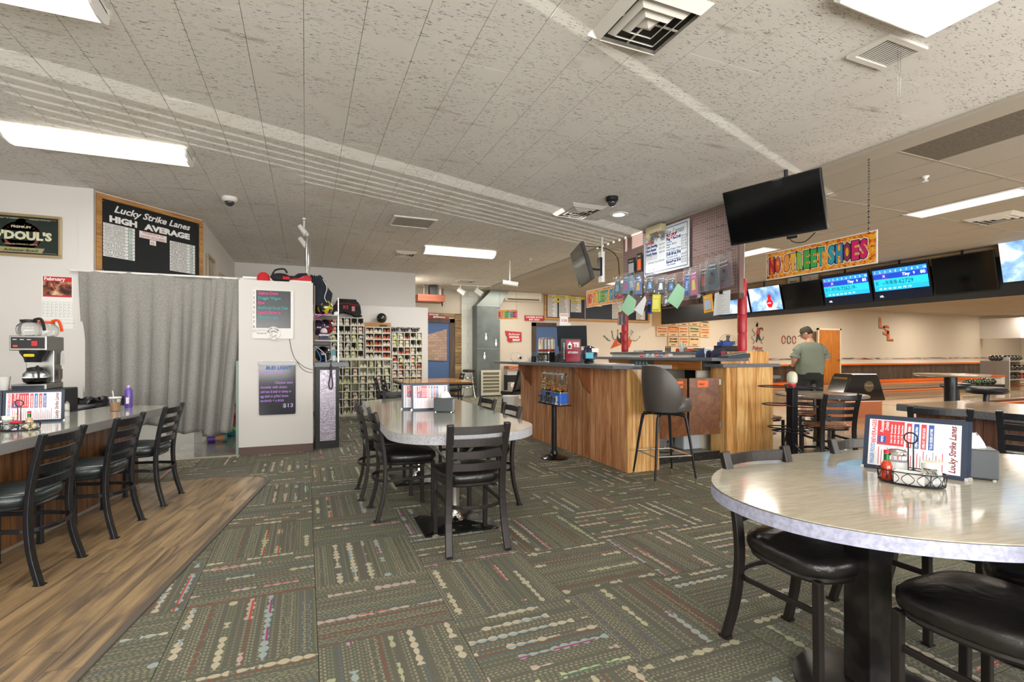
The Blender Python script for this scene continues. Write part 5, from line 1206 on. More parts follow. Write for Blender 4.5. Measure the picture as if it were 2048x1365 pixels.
rack('shoe_rack', 'lower white shoe rack with lime-laced shoes and some empty ivory cubbies', LL0.x, LL1.x, .03, z_ll, 7, 7, [3,1,0,3,4], 'lower rack', ((2,0),(0,3),(2,3),(0,4)))
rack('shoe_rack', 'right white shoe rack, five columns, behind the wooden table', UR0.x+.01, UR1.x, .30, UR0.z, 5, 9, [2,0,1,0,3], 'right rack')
t = thing('rack_plinth', 'white plinth carrying the right shoe rack', 'plinth', (UR0.x+.01, YR, 0)); G().box(0,0.01,0,UR1.x-UR0.x-.01,.29,.30).make('plinth', RW_, t)
t = thing('rack_plinth', 'low white plinth under the lower shoe rack', 'plinth', (LL0.x, YR, 0)); G().box(0,0.01,0,LL1.x-LL0.x,.29,.03).make('plinth', RW_, t)
G_ = tag(G().box(UL0.x-.02, YR-.02, z_ll, UM1.x+.02, YR+.30, UL1.z).make('shelf_board', RW_), 'white board between the upper and lower shoe racks', 'shelf')
# on top of the racks
t = thing('wooden_box', 'long shallow wooden box with a dark slot on the middle rack', 'box', (UM0.x-.02, YR, UM0.z)); bw = UM1.x-UM0.x+.02
G().box(0,0,0,bw,.28,rpx(700,ZYY(243)).z-UM0.z).make('box', OAK, t, bevel=.003); G().box(bw*.56,-.002,.01,bw*.85,.0,.05).make('slot', BLACKP, t)
bt = rpx(ZX(792), ZYY(185)); bball('black bowling ball with engraved lettering on the wooden box', (bt.x, YR+.13, rpx(700,ZYY(243)).z+.108), '17171a', '2a2a2e')
for k in range(3):
    p_ = rpx(ZX(938+112*k), ZYY(320)); t = thing('glass_bowl', ['left','middle','right'][k]+' dark patterned bowl on the right shoe rack', 'bowl', (p_.x, YR+.13, UR0.z), group='three patterned bowls on the right rack')
    G().lathe([(.035,0),(.05,.01),(.09,.045),(.105,.085),(.108,.10),(.10,.10),(.085,.05),(.045,.018),(.0001,.015)], n=24).make('bowl', mat('bowl_%d' % k, ['3a2a3c','33303c','3c3b40'][k], .15, fn=speck(['2c1f2e','26242e','2f2e33'][k], 'c8c4c8', 38, .52,.62), coat=.6), t, smooth=True)
t = thing('rolling_bag', 'black rolling bowling bag with red trim and a hang tag on the left rack', 'bag', ((UL0.x+UL1.x)/2-.03, YR+.12, UL0.z))
G().prism([(-.27,.05),(-.20,.04),(-.05,.10),(.12,.06),(.20,.0),(.27,.0),(.30,.10),(.28,.25),(.24,.32),(.16,.345),(-.18,.34),(-.22,.25),(-.28,.20)], -.10, .10, M=frame((0,0,0),(1,0,0),(0,0,1))).make('body', FAB, t, bevel=.02)
G().prism([(-.18,.345),(-.14,.38),(.20,.375),(.22,.33)], -.08, .08, M=frame((0,0,0),(1,0,0),(0,0,1))).make('top_flap', FAB, t, bevel=.01)
G().tube([(-.22,-.103,.26),(0,-.104,.29),(.25,-.103,.25)], .005, 5).make('red_piping', REDP, t)
for x_ in (-.19,.24): 
    if x_ < 0: G().cyl((x_,-.13,.065),(x_,-.10,.065),.062,n=24).make('wheel', BLACKP, t, smooth=True); G().lathe([(.02,0),(.045,0),(.045,.006),(.02,.006)], n=20).xf(Matrix.Translation((x_,-.131,.065))@Matrix.Rotation(PI/2,4,'X')).make('wheel_hub', STEEL, t, smooth=True)
G().ball((-.29,-.05,.19), .05, 12).make('side_grip', FAB, t, smooth=True); G().box(.11,-.108,.13,.17,-.104,.23).make('hang_tag', mat('pink_tag','c8808a',.6), t)
g = G().text('K2', .09, frame((-.06,-.1045,.18),(1,0,0),(0,0,1)), 0, off=.003).make('red_letters', REDL, t); G().cyl((.25,-.09,.03),(.31,-.09,.035),.022,n=10).make('foot_peg', BLACKP, t)
# ================================================================ FAR WALL, LEFT TO RIGHT
YS = YB-.03
def pw(px, py, Y=YS): return wy(px, py, Y)
def plate(name, label, cat, pa, pb, m, th=.012, Y=YS, group=None, M=None):
    a_, b_ = pw(*pa, Y), pw(*pb, Y); t = thing(name, label, cat, group=group); t.matrix_world = FY((a_.x, Y, b_.z)); W_, H_ = b_.x-a_.x, a_.z-b_.z
    G().box(0,0,0,W_,H_,th).make('panel', m, t); return t, W_, H_
RS = mat('red_sign','b5262c',.5)
t, W_, H_ = plate('entrance_sign', 'red sign for restrooms and locker room entrance over the left doorway', 'sign', (856,626),(898,637.5), RS)
g = G(); g.text('RESTROOMS/LOCKER ROOM', H_*.40, I4, 0, .03, H_*.56, .014, off=.002, w=W_*.94); g.text('ENTRANCE', H_*.42, I4, 0, W_*.24, H_*.10, .014, off=.004, w=W_*.56); g.make('lettering', WHITEL, t)
t, W_, H_ = plate('exit_sign', 'red LOCKER ROOM EXIT ONLY sign above the blue doorway', 'sign', (1049,631),(1088,642.5), RS)
g = G(); g.text('LOCKER ROOM', H_*.42, I4, 0, W_*.08, H_*.54, .014, off=.003, w=W_*.84); g.text('EXIT ONLY', H_*.40, I4, 0, W_*.22, H_*.08, .014, off=.003, w=W_*.55); g.make('lettering', WHITEL, t)
# barley sign, state shape
a_, b_ = pw(1010,662), pw(1043,685); W_, H_ = b_.x-a_.x, a_.z-b_.z; t = thing('barley_sign', 'red state-shaped beer sign reading MONTANA BARLEY', 'sign'); t.matrix_world = FY((a_.x, YS, b_.z))
G().prism([(x*W_, y*H_) for x, y in ((0,1),(.25,.96),(1,.9),(1,.08),(.45,.08),(.40,0),(.22,.03),(.12,.28),(.16,.45),(.06,.62))], 0, .01).make('panel', RS, t)
g = G(); g.text('Budweiser', H_*.28, I4, 0, W_*.2, H_*.62, .012, shear=.3, w=W_*.7); g.text('MONTANA', H_*.22, I4, 0, W_*.25, H_*.38, .012, off=.004, w=W_*.6); g.text('BARLEY', H_*.22, I4, 0, W_*.45, H_*.13, .012, off=.004, w=W_*.45); g.make('lettering', WHITEL, t)
# duct column and floor grille
DUCT = mat('grey_duct_paint','59625f',.45, fn=speck('505856','646d6a',2,.35,.65,'World'))
a_, b_ = pw(954,600,YB-.5), pw(1000,792,YB-.5); S = thing('air_duct', 'tall grey sheet-metal duct with a slanted top', 'duct', (a_.x, YB-.5, 0)); w_ = b_.x-a_.x
G().box(0,0,0,w_,.46,2.72).make('duct', DUCT, S, bevel=.004)
G().prism([(0,2.72),(w_,2.72),(w_+.30,CEIL),(.42,CEIL),(.40,3.12)], 0, .46, M=frame((0,.46,0),(1,0,0),(0,0,1))).make('duct_elbow', mat('bare_metal_duct','7d8580',.4,.3), S)
G().box(0,-.004,2.70,w_,0,2.73).make('seam', mat('duct_seam','8a918d',.4), S); G().box(0,-.004,1.42,w_,0,1.432).make('seam', mat('duct_seam','8a918d',.4), S)
for (px, py, s_) in ((972,674,.05),(992,686,.05),(969,712,.05)):
    p_ = pw(px, py, YB-.5); m_ = pin_g(.55).xf(Matrix.Translation((p_.x-a_.x-.0, -.004, p_.z-.1)) @ Matrix.Scale(.05,4,Vector((0,1,0)))); m_.make('pin_sticker', WHITEL, S)
S2 = thing('floor_grille', 'cream slatted return-air grille at the foot of the grey duct', 'vent', (pw(962,741,YB-.55).x, YB-.56, 0)); w2 = pw(1002,741,YB-.55).x-pw(962,741,YB-.55).x; h2 = pw(962,741,YB-.55).z
CG = mat('cream_grille','c9c5b2',.5)
for bx in ((0,.04,.06,h2),(w2-.06,.04,w2,h2),(.06,.04,w2-.06,.12),(.06,h2-.07,w2-.06,h2)): G().box(bx[0],0,bx[1],bx[2],.03,bx[3]).make('frame', CG, S2)
G().box(.06,.02,.12,w2-.06,.03,h2-.07).make('mesh_back', mat('grille_mesh','7d7a66',.7), S2)
for k in range(5): z_ = .12+(h2-.19)*(k+1)/6; G().box(.06,-.004,z_-.014,w2-.06,.02,z_+.014).make('slat', CG, S2)
# hanging shelf, wires
a_, b_ = pw(836,588,13.6), pw(890,604,13.6); S = thing('hanging_shelf', 'reddish wooden shelf hung on chains near the ceiling over the restroom doorway', 'shelf', (a_.x, 13.6, b_.z)); w_ = b_.x-a_.x
G().box(0,0,0,w_,.6,a_.z-b_.z).make('shelf_box', mat('mahogany_shelf','8c4a30',.4,fn=woodf('6e3420','8c4a30','a45c3c','x')), S)
for x_ in (.25*w_, .85*w_): G().cyl((x_,.1,a_.z-b_.z),(x_,.1,CEIL-b_.z),.008,n=6).make('chain', STEEL, S)
t = thing('black_speaker', 'small black speaker on the hanging wooden shelf', 'speaker', (a_.x+.45*w_, 13.65, a_.z)); G().box(0,0,0,.22,.2,.27).make('cabinet', BLACKP, t, bevel=.01)
tag(G().tube(smoothpts([(a_.x+w_*.9,13.7,b_.z),(a_.x+w_*1.0,13.9,b_.z-.1),(a_.x+w_*1.15,14.3,b_.z+.1),(a_.x+w_*1.2,14.4,CEIL)],6),.012,6).make('wall_cable', BLACKP), 'thick black cable looping from the hanging shelf to the ceiling', 'cord')
p_ = pw(951,600); tag(G().tube(smoothpts([pw(975,574)+Vector((0,-.1,0)),pw(952,580),pw(948,600),pw(951,640),pw(950,700),pw(952,740),pw(953,790)],6),.012,6).make('wall_conduit', BLACKP), 'dark cable running down the white block wall beside the duct', 'cord')
S = thing('track_spotlights', 'white twin spotlights on a short track before the grey duct', 'ceiling light', (4.2, 13.3, CEIL)); G().box(-.5,-.03,-.03,.7,.03,-.01).make('track', WHITEP, S)
for x_ in (-.25,.25): G().cyl((x_,0,-.03),(x_,0,-.12),.015,n=8).make('stem', WHITEP, S); G().cyl((x_-.08,-.02,-.14),(x_+.1,-.06,-.26),.06,.075,n=14).make('spotlight_head', WHITEP, S, smooth=True)
a_ = wy(1020,568,9.6); S = thing('projector_camera', 'white cylindrical camera hanging from the ceiling beyond the counter', 'camera', (a_.x, 9.6, a_.z)); G().cyl((-.16,0,.03),(.14,-.1,-.02),.05,n=16).make('housing', WHITEP, S, smooth=True); G().cyl((.14,-.1,-.02),(.15,-.103,-.022),.035,n=16).make('lens', BLACKP, S); G().cyl((-.02,-.04,.04),(-.02,-.04,CEIL-a_.z),.015,n=8).make('stem', WHITEP, S)
# mini split
a_, b_ = pw(1010,577,YB-.2), pw(1083,604,YB-.2); S = thing('mini_split_unit', 'cream wall-mounted air conditioner near the ceiling', 'air conditioner', (a_.x, YB-.22, b_.z)); w_, h_ = b_.x-a_.x, a_.z-b_.z
G().prism([(0,h_*.25),(.06,0),(.22,.0),(.22,h_),(.02,h_)], 0, w_, M=frame((0,0,0),(0,1,0),(0,0,1))).make('housing', mat('cream_plastic','e6e1d2',.5), S, bevel=.012)
G().box(.08,-.004,.025,w_-.08,.0,.06).make('air_slot', mat('dark_slot','4a463d',.6), S); G().box(.05,-.001,h_*.26,w_-.05,.02,h_*.265).make('seam', mat('dark_slot','4a463d',.6), S)
# rainbow banners -------------------------------------------------
def sunburst():
    v = coord(); n = noise(v, 9., 3., .6, 3.0); n2 = noise(v, 30., 2., .6, 2.)
    return ramp(n*.7+n2*.3, [(.38, srgb('7a2a10')), (.44, srgb('e86a14')), (.50, srgb('f2a01c')), (.56, srgb('f6c63a')), (.62, srgb('d9480f')), (.7, srgb('8a2c12'))])
SUNB = mat('swirled_orange_print','e8841c',.4, fn=sunburst, coat=.3)
RBW = ['d01f2e','e0431f','f0941c','f2c11e','8fc83a','3fae3c','35b04a','2fae8c','2aa6b8','2f8fc0','8a2f5c','d81f6c']
def nss(name, label, M, L, H, cat='sign'):
    t = thing(name, label, cat); t.matrix_world = M
    G().box(0,0,-.004,L,H,0.004).make('white_backing', WHITEP, t); G().box(.012,.012,.004,L-.012,H-.012,.006).make('swirled_face', SUNB, t)
    cols = [mat('rainbow_%s' % c, c, .4) for c in RBW]
    s = 'NO STREET SHOES'; x = L*.035; wc = L*.935/15.2; k = 0; g0 = G(); g1 = G(); g2 = G()
    for ch_ in s:
        if ch_ == ' ': x += wc*.45; continue
        ww = wc*1.04
        g0.text(ch_, H*.86, I4, 0, x, H*.20, .0066, off=.020*H, w=ww*1.08) if False else None
        vs, fs = text_mesh(ch_, 1, 'LEFT', 0, .055); x0_ = min(v.x for v in vs); x1_ = max(v.x for v in vs); y0_ = min(v.y for v in vs); y1_ = max(v.y for v in vs)
        def put(gg, ex, z, mi):
            sx = (ww*.88+2*ex)/(x1_-x0_); sy = (H*.60+2*ex)/(y1_-y0_)
            gg.add([((v.x-x0_)*sx+x-ex, (v.y-y0_)*sy+H*.20-ex, z) for v in vs], fs, mi)
        put(g0, H*.050, .0068, 0); put(g1, H*.026, .0072, 0); put(g2, 0, .0076, min(k, 11)); x += wc*1.06; k += 1
    g0.make('letter_outline', WHITEL, t); g1.make('letter_edge', mat('outline_black','2a1a14',.5), t); g2.make('lettering', cols, t); return t
zb = 2.16
A_ = wx(1533, 550, 5.1); B_ = wx(1755, 500, 5.1)
M = FX((5.1, A_.y, 2.155)) ; Ls = A_.y-B_.y
t = nss('street_shoes_sign', 'large orange NO STREET SHOES sign with rainbow letters hanging by a chain on the right', M, Ls, .325)
g = G(); yc = B_.y+.08; 
for k in range(26):
    z_ = 2.47+k*(CEIL-2.47)/26; g.box(5.1-.004,yc-.009,z_,5.1+.004,yc+.009,z_+.018) if k % 2 else g.box(5.1-.009,yc-.004,z_,5.1+.009,yc+.004,z_+.018)
g.v = [M.inverted() @ v for v in g.v]; o = g.make('chain', STEEL, t); o['kind'] = 'stuff'
M = FX((4.93, 8.24, 2.15)); nss('street_shoes_sign', 'far NO STREET SHOES sign, half hidden behind the hanging accessories', M, 1.28, .32)
a_, b_ = pw(998,616,12.5), pw(1033,640,12.5); M = frame((a_.x, 12.6, b_.z-.0), (.86,-.35,0), (0,0,1)); t = nss('street_shoes_sign', 'small far rainbow-lettered sign beside the grey duct', M, .55, .27)
for x_ in (.05,.5): G().cyl((x_,.27,0),(x_,CEIL-b_.z,0),.004,n=5).make('hanging_wire', STEEL, t)
# season-high board
t, W_, H_ = plate('season_board', 'long black WOMENS SEASON HIGH board in an oak frame over the blue doorway', 'board', (1088,581),(1298,646), mat('navy_board','232a38',.5))
for bx in ((0,0,W_,.07),(0,H_-.07,W_,H_),(0,.07,.07,H_-.07),(W_-.07,.07,W_,H_-.07)): G().box(bx[0],bx[1],.012,bx[2],bx[3],.04).make('frame', OAK, t)
g = G(); g.text("WOMEN'S SEASON HIGH", .13, I4, 1, .13, H_-.24, .014, off=.008, w=W_*.34); g.text('GAME', .10, I4, 1, .30, H_-.38, .014, off=.006, shear=.3, w=.3); g.text('SERIES', .10, I4, 1, W_*.235, H_-.38, .014, off=.006, shear=.3, w=.4)
RR = random.Random(4)
g.make('board_lettering', [PAPER, YELLOWL], t)
for x0_, y0_, wc_, n_, mi in ((.12,.10,.36,16,2),(.54,.10,.40,16,2),(W_*.235,.28,.40,11,3),(W_*.625,.10,.44,14,2),(W_*.865,.10,.38,9,3),(W_*.44,.50,.35,3,2)):
    yy = y0_; g = G()
    for k in range(n_):
        g.box(x0_,yy,.012,x0_+wc_*.78,yy+.040,.0135,0); g.box(x0_+wc_*.78,yy,.012,x0_+wc_,yy+.040,.0135,0); g.text(str(RR.randint(180,280)), .034, I4, mi, x0_+wc_*.80, yy+.007, .0145, w=wc_*.17)
        g.box(x0_+.01,yy+.013,.0135,x0_+.01+wc_*RR.uniform(.4,.7),yy+.024,.0145,4); yy += .047
    g.make('score_strips', [PAPER, YELLOWL, mat('violet_ink','5a4fa0',.6), mat('rose_ink','c0506c',.6), BLACKL], t)
g = G()
for k in range(40): g.box(W_*.365, .09+k*(H_-.18)/40, .012, W_*.365+.025, .09+(k+.5)*(H_-.18)/40, .0135, 0)
g.make('dotted_divider', PAPER, t)
# sponsor plaques
PLQ = mat('plaque_buff','d6b98e',.6); sp = [
 ("LADIES LEAGUE",0,"$100.00"),("LUCKY STRIKE LANES",1,"$100.00"),("THIS SPACE IS AVAILABLE",2,"$75.00"),("BOWLERS DRIVE",0,"$100.00"),("OASIS THE MARKET",0,"$100.00"),
 ("LYNN'S DRIVE-IN",3,"$100.00"),("CHEVRON Ten Spur",2,"$100.00"),("WRIGHT Real Estate",0,"$100.00"),("WEIMER PLUMBING",4,"$100.00"),("Timberline Auto",0,"$100.00"),
 ("First Montana ALUMINUM",2,"$100.00"),("Iv-Reneman Incorporated",5,"$100.00"),("home place",2,"$100.00"),("Big Sky DUPLICATION",3,"$100.00"),("Paterson's KITCHENS",2,"$100.00"),
 None,("HI-LINE Deli",0,"$100.00"),("Artisan Bakery",2,"$100.00"),("auto-way",0,"$100.00"),None]
cols = [BLACKL, mat('plaque_darkred','8c2a1c',.5), mat('plaque_orange','c4502c',.5), mat('plaque_green','3c6b42',.5), mat('plaque_blue','3a4a7a',.5), REDL]
xs = [1313, 1336, 1357, 1378, 1400, 1420]; ys = [608, 632, 653, 674, 694]
for k, s in enumerate(sp):
    if not s: continue
    i, j = k % 5, k//5; pa = (xs[i], ys[j]-(i*.0)+(2 if i == 4 else 0)); pb = (xs[i+1]-1, ys[j+1]-1+(2 if i == 4 else 0))
    t, W_, H_ = plate('sponsor_plaque', 'buff sponsor plaque lettered %s, on the wall behind the service desk' % s[0], 'plaque', pa, pb, PLQ, group='sponsor plaques behind the service desk')
    ws = s[0].split(' '); hw = len(ws)//2 if len(ws) > 1 else 1; l1 = ' '.join(ws[:hw]); l2 = ' '.join(ws[hw:]); g = G()
    if s[1] in (1,5): g.box(.02,H_*.62,.012,W_-.02,H_*.95,.013,s[1])
    g.text(l1, H_*.2, I4, (6 if s[1] in (1,5) else s[1]), .05, H_*.70, .015, off=.005, w=W_-.1); 
    if l2: g.text(l2, H_*.2, I4, s[1], .05, H_*.42, .015, off=.005, w=W_-.1)
    g.text(s[2], H_*.12, I4, 0, W_*.3, H_*.1, .014, off=.003, w=W_*.42)
    for bx in ((.02,H_*.3,W_-.02,H_*.31),(.02,H_*.97,W_-.02,H_*.98)): g.box(bx[0],bx[1],.012,bx[2],bx[3],.013,s[1])
    g.make('lettering', cols+[YELLOWL], t)
a_ = pw(1345, 604); t = thing('bowling_club_header', 'dark lettered CLUB header over the sponsor plaques', 'sign'); t.matrix_world = FY((a_.x, YS, a_.z)); G().text('300 CLUB', .17, I4, 0, 0, 0, .006, off=.006, w=.9).make('lettering', BLACKL, t)
# bowling art: pins on a red banner
def decal(name, label, px0, py0, px1, py1):
    a_, b_ = pw(px0, py0), pw(px1, py1); t = thing(name, label, 'wall decal'); t.matrix_world = FY((a_.x, YS+.015, b_.z)); return t, b_.x-a_.x, a_.z-b_.z
t, W_, H_ = decal('pins_decal', 'wall decal of scattering pins over a red banner behind the desk', 1219, 662, 1270, 698)
G().prism([(W_*.05,0),(W_*.25,H_*.55),(W_*.9,H_*.5),(W_*.78,H_*.05),(W_*.5,H_*.25)], .003, .006).make('banner', mat('decal_orange','c2502c',.5), t)
for k, (x, y, an) in enumerate(((.05,.45,60),(.2,.5,20),(.38,.55,10),(.62,.55,-12),(.8,.5,-25),(.95,.45,-60),(.72,.6,-30))):
    pin_g(.85).xf(Matrix.Translation((x*W_, y*H_, .01)) @ Matrix.Rotation(math.radians(an),4,'Z') @ Matrix.Rotation(-PI/2,4,'X') @ Matrix.Scale(.06,4,Vector((0,1,0)))).make('pin', mat('decal_grey','6a6660',.5), t)
    pin_g(.70).xf(Matrix.Translation((x*W_+.006, y*H_+.02, .02)) @ Matrix.Rotation(math.radians(an),4,'Z') @ Matrix.Rotation(-PI/2,4,'X') @ Matrix.Scale(.06,4,Vector((0,1,0)))).make('pin_highlight', mat('decal_cream','cfc6b4',.5), t)
G().lathe([(.0001,0),(.2,0),(.19,.006)], (W_*.48,H_*.6,.004), 24).make('ball', mat('decal_black','2a2624',.5), t); G().text('Bowling', .16, I4, 0, W_*.3, H_*.25, .008, off=.003, shear=.3, w=W_*.4).make('lettering', mat('decal_orange2','e28a3c',.5), t)
t, W_, H_ = decal('cowboy_decal', 'wall decal of a red-shirted rider with scrolls and LIGHT lettering right of the red pole', 1504, 645, 1529, 706)
g = G(); g.prism([(W_*.35,H_*.62),(W_*.5,H_*.84),(W_*.72,H_*.8),(W_*.62,H_*.58)], .003,.006,0); g.lathe([(.0001,.006),(.055,.006)], (W_*.42,H_*.9,0), 14, 1); g.prism([(W_*.38,H_*.94),(W_*.55,H_*.94),(W_*.47,H_*1.0),(W_*.40,H_*1.0)], .004,.007,1)
g.prism([(W_*.4,H_*.62),(W_*.6,H_*.6),(W_*.75,H_*.42),(W_*.62,H_*.4),(W_*.52,H_*.48),(W_*.42,H_*.34),(W_*.33,H_*.36)], .003,.006,1)
for (x0_, y0_, s_) in ((.1,.3,1),(.85,.3,-1),(.15,.55,1)): g.tube([(W_*(x0_+s_*.1*math.sin(q*.7)), H_*(y0_+.03*q), .005) for q in range(9)], .012, 4, 2)
g.tube(smoothpts([(W_*.6,H_*.78,.006),(W_*.8,H_*.82,.006),(W_*.9,H_*.74,.006)],4), .02, 4, 1)
g.text('Pabst', .2, I4, 0, W_*.05, H_*.10, .006, shear=.2, off=.005, w=W_*.8); g.text('LIGHT', .12, I4, 1, W_*.3, .0, .006, off=.005, w=W_*.65)
g.make('printed_figure', [mat('decal_red','b8352c',.5), mat('decal_black','2a2624',.5), mat('decal_brown','4d382c',.5)], t)
t, W_, H_ = decal('scroll_decal', 'partly hidden red and dark scroll wall decal behind the man', 1561, 668, 1596, 692)
g = G(); 
for q in range(3): g.tube([(W_*(.2+.3*q)+.1*math.cos(k*.6), H_*.5+.16*math.sin(k*.6), .005) for k in range(11)], .016, 4, q % 2)
g.make('scrolls', [mat('decal_red','b8352c',.5), mat('decal_brown','4d382c',.5)], t)
t, W_, H_ = decal('initials_decal', 'orange and black stepped letters L S L high on the lane side wall', 1757, 635, 1785, 682)
g = G()
for dx_, m_, z_ in ((.03,1,.004),(0,0,.008)):
    g.text('L', .66, I4, m_, 0+dx_, H_*.56-dx_, z_, off=.01, w=.42); g.text('S', .60, I4, m_, W_*.32+dx_, H_*.27-dx_, z_, off=.012, w=.42); g.text('L', .66, I4, m_, W_*.58+dx_, 0-dx_+.02, z_, off=.01, w=.42)
g.make('lettering', [mat('decal_bright_orange','d9641c',.5), mat('decal_black','2a2624',.5)], t)
# ================================================================ SERVICE COUNTER
CEDAR = mat('cedar_board','b9824e',.38, fn=woodf('8c5431','c28557','dfab7c','z', 1.0), bump=nb(14,.1,.003,sc=(10,10,1)), coat=.15)
CDR = mat('honey_pine_board','c08a4e',.38, fn=woodf('9c6a36','cf9a5a','e8c080','z', .9), coat=.15)
BX, BY, TOPZ = 3.20, 4.50, 1.115
SC = thing('service_counter', 'wood-clad service counter with grey laminate top and scalloped brackets', 'counter', (0,0,0))
y = BY; k = 0
while y < 7.35:
    w_ = R.choice((.11,.14,.17)); y2 = min(y+w_, 7.38); G().box(BX-.001-R.random()*.005, y+.003, .0, BX+.019, y2-.003, TOPZ).make('board', CEDAR, SC); y = y2
x = BX+.004
for w_ in (.10,.12,.10,.085): G().box(x, BY-.016-R.random()*.003, 0, x+w_-.003, BY+.004, TOPZ).make('board', CDR, SC); x += w_
G().box(BX-.012,BY-.018,0,BX+.004,BY-.002,TOPZ).make('corner_strip', CDR, SC)
G().box(BX+.02,BY+.004,0,x,7.38,TOPZ-.15).make('carcass', mat('counter_inside','8b7a63',.7), SC)
G().box(BX+.0,BY+.004,TOPZ-.15,x,7.38,TOPZ).make('carcass_top', mat('counter_inside','8b7a63',.7), SC)
slab = [(2.98,8.05),(2.98,4.72),(3.03,4.52),(3.14,4.41),(3.30,4.37),(3.68,4.36),(3.68,5.10),(3.76,5.25),(3.76,8.05)]
G().prism(slab, TOPZ, TOPZ+.04).make('countertop', GRANITE, SC, bevel=.004)
BR_ = mat('bracket_brown','7d4a26',.45, fn=woodf('643717','7d4a26','92592f','z',1,rnd=False))
for y_ in (7.0, 5.28):
    pr = [(0,0),(-.21,0),(-.205,-.06),(-.15,-.10),(-.12,-.17),(-.10,-.23),(-.05,-.26),(0,-.33)]
    G().prism(pr, 0, .025, M=frame((BX,y_,TOPZ),(1,0,0),(0,0,1))).make('bracket', BR_, SC)
# right hand pillar run
PXa, PXb, PY_ = 4.72, 5.50, 4.62
x = PXa; SP = thing('counter_pillar', 'wood-clad right end of the service counter with raised block behind', 'counter', (0,0,0))
for w_ in (.16,.19,.15,.28): G().box(x, PY_-R.random()*.004, 0, x+w_-.004, PY_+.02, TOPZ).make('board', CDR, SP); x += w_
G().box(PXa,PY_+.02,0,PXb,4.88,TOPZ).make('carcass', CDR, SP)
G().prism([(PXa-.10,PY_-.05),(PXb+.07,PY_-.05),(PXb+.07,4.90),(PXa-.10,4.90)], TOPZ, TOPZ+.04).make('countertop', GRANITE, SP, bevel=.004)
ux0, ux1, uy = 4.72, 5.52, 4.70
x = ux0
for w_ in (.2,.2,.2,.2): G().box(x, uy, TOPZ+.04, x+w_-.004, uy+.02, 1.31 if x > 5.1 else 1.188).make('board', CDR, SP); x += w_
G().box(5.13,uy+.02,TOPZ+.04,5.52,5.01,1.31).make('raised_block', CDR, SP)
# platform, gates, inner cabinets
PF = thing('raised_platform', 'grey floored platform inside the service counter with a black step edge', 'platform', (0,0,0))
G().box(3.66,4.72,0,4.62,8.2,.085).make('platform_floor', mat('grey_rubber','77786f',.6), PF); G().box(3.66,4.70,0,4.70,4.72,.09).make('step_edge', mat('worn_black_edge','1b1a18',.5,fn=speck('161514','8a7a5c',60,.62,.66)), PF)
GB = mat('brown_hardboard','6f4424',.4, fn=woodf('5c361b','74492a','875a35','z',.5,rnd=False))
for nm_, lab, hx, hy, dx_, dy_, w_, note, nz in (('swing_gate','left brown swing gate with an orange EMPLOYEES note',3.64,4.66,.97,.10,.56,'EMPLOYEES',1),('swing_gate','right brown swing gate with an orange ONLY note',4.70,4.70,-.97,.12,.44,'ONLY',-1)):
    t = thing(nm_, lab, 'gate', group=None); d_ = Vector((dx_,dy_,0)).normalized(); o_ = Vector((hx,hy,.30))
    if dx_ < 0: o_ = o_+d_*w_; d_ = -d_
    M = frame(o_, d_, (0,0,1)); t.matrix_world = M
    G().box(0,0,-.01,w_,.685,.01).make('panel', GB, t, bevel=.003)
    nx = w_*.60 if nz > 0 else w_*.25; G().box(nx,.575,.011,nx+.15,.655,.013).make('orange_note', mat('neon_orange_note','f0703a',.7), t); G().text(note, .035, I4, 0, nx+.01, .60, .0145, off=.001, w=.13 if nz > 0 else .09).make('handwriting', BLACKL, t)
    for y_ in (.08,.6): G().box(w_-.02 if dx_ < 0 else -.01, y_, -.012, w_+.01 if dx_ < 0 else .02, y_+.07, .014).make('hinge', STEEL, t)
IC = thing('inner_desk', 'inner service desk with honey wood drawer fronts and grey laminate top', 'desk', (0,0,0))
DRW = mat('honey_drawer','a8692c',.3, fn=woodf('8c521e','a8692c','c07e3a','y',.8), coat=.3)
IVB = mat('ivory_cubby','d5d0c0',.6)
G().prism([(4.53,4.66),(5.13,4.66),(5.13,7.72),(4.53,7.72)], 1.19, 1.23).make('desktop', GRANITE, IC, bevel=.003)
yd = 4.90
for w_ in (.42,.50): G().box(4.58,yd,1.07,4.60,yd+w_-.006,1.188).make('drawer', DRW, IC); yd += w_
G().box(4.58,6.45,1.07,4.60,6.95,1.188).make('drawer', DRW, IC)
G().box(4.60,4.90,1.07,5.10,5.82,1.185).make('drawer_box', mat('dark_recess','2c2a28',.7), IC)
G().box(5.08,4.90,.0,5.12,7.7,1.07).make('back_panel', mat('dark_recess','2c2a28',.7), IC)
for y_ in (5.0,5.75,6.4,7.5): G().box(4.62,y_,.0,5.08,y_+.03,1.07).make('divider', mat('ivory_cabinet','c9c3b2',.6), IC)
G().box(4.63,5.78,.70,4.95,6.38,1.05).make('small_drawer_block', IVB, IC)
for i in range(4):
    for j in range(3): G().box(4.622,5.80+.145*i,.71+.112*j,4.63,5.935+.145*i,.81+.112*j).make('small_drawer', mat('ivory_drawer','bdb8a8',.5), IC)
LG = thing('upper_ledge', 'raised grey ledge behind the service desk crowded with small items', 'shelf', (0,0,0))
y = 5.03
while y < 7.6: G().box(5.50, y, 0, 5.52, y+.146, 1.265).make('board', CDR, LG); y += .15
G().box(5.13,5.02,1.27,5.56,7.75,1.31).make('ledge', GRANITE, LG, bevel=.003); G().box(5.14,5.02,.0,5.50,7.7,1.27).make('ledge_wall', mat('ivory_cabinet','c9c3b2',.6), LG)
t = thing('white_bin', 'pale grey plastic bin on its side inside the gate', 'bin', (4.32, 4.90, .087)); G().box(0,0,0,.26,.3,.24).make('bin', mat('pale_grey_bin','b4bbc0',.4), t, bevel=.02); G().box(-.01,-.01,.22,.27,.0,.25).make('rim', WHITEP, t)
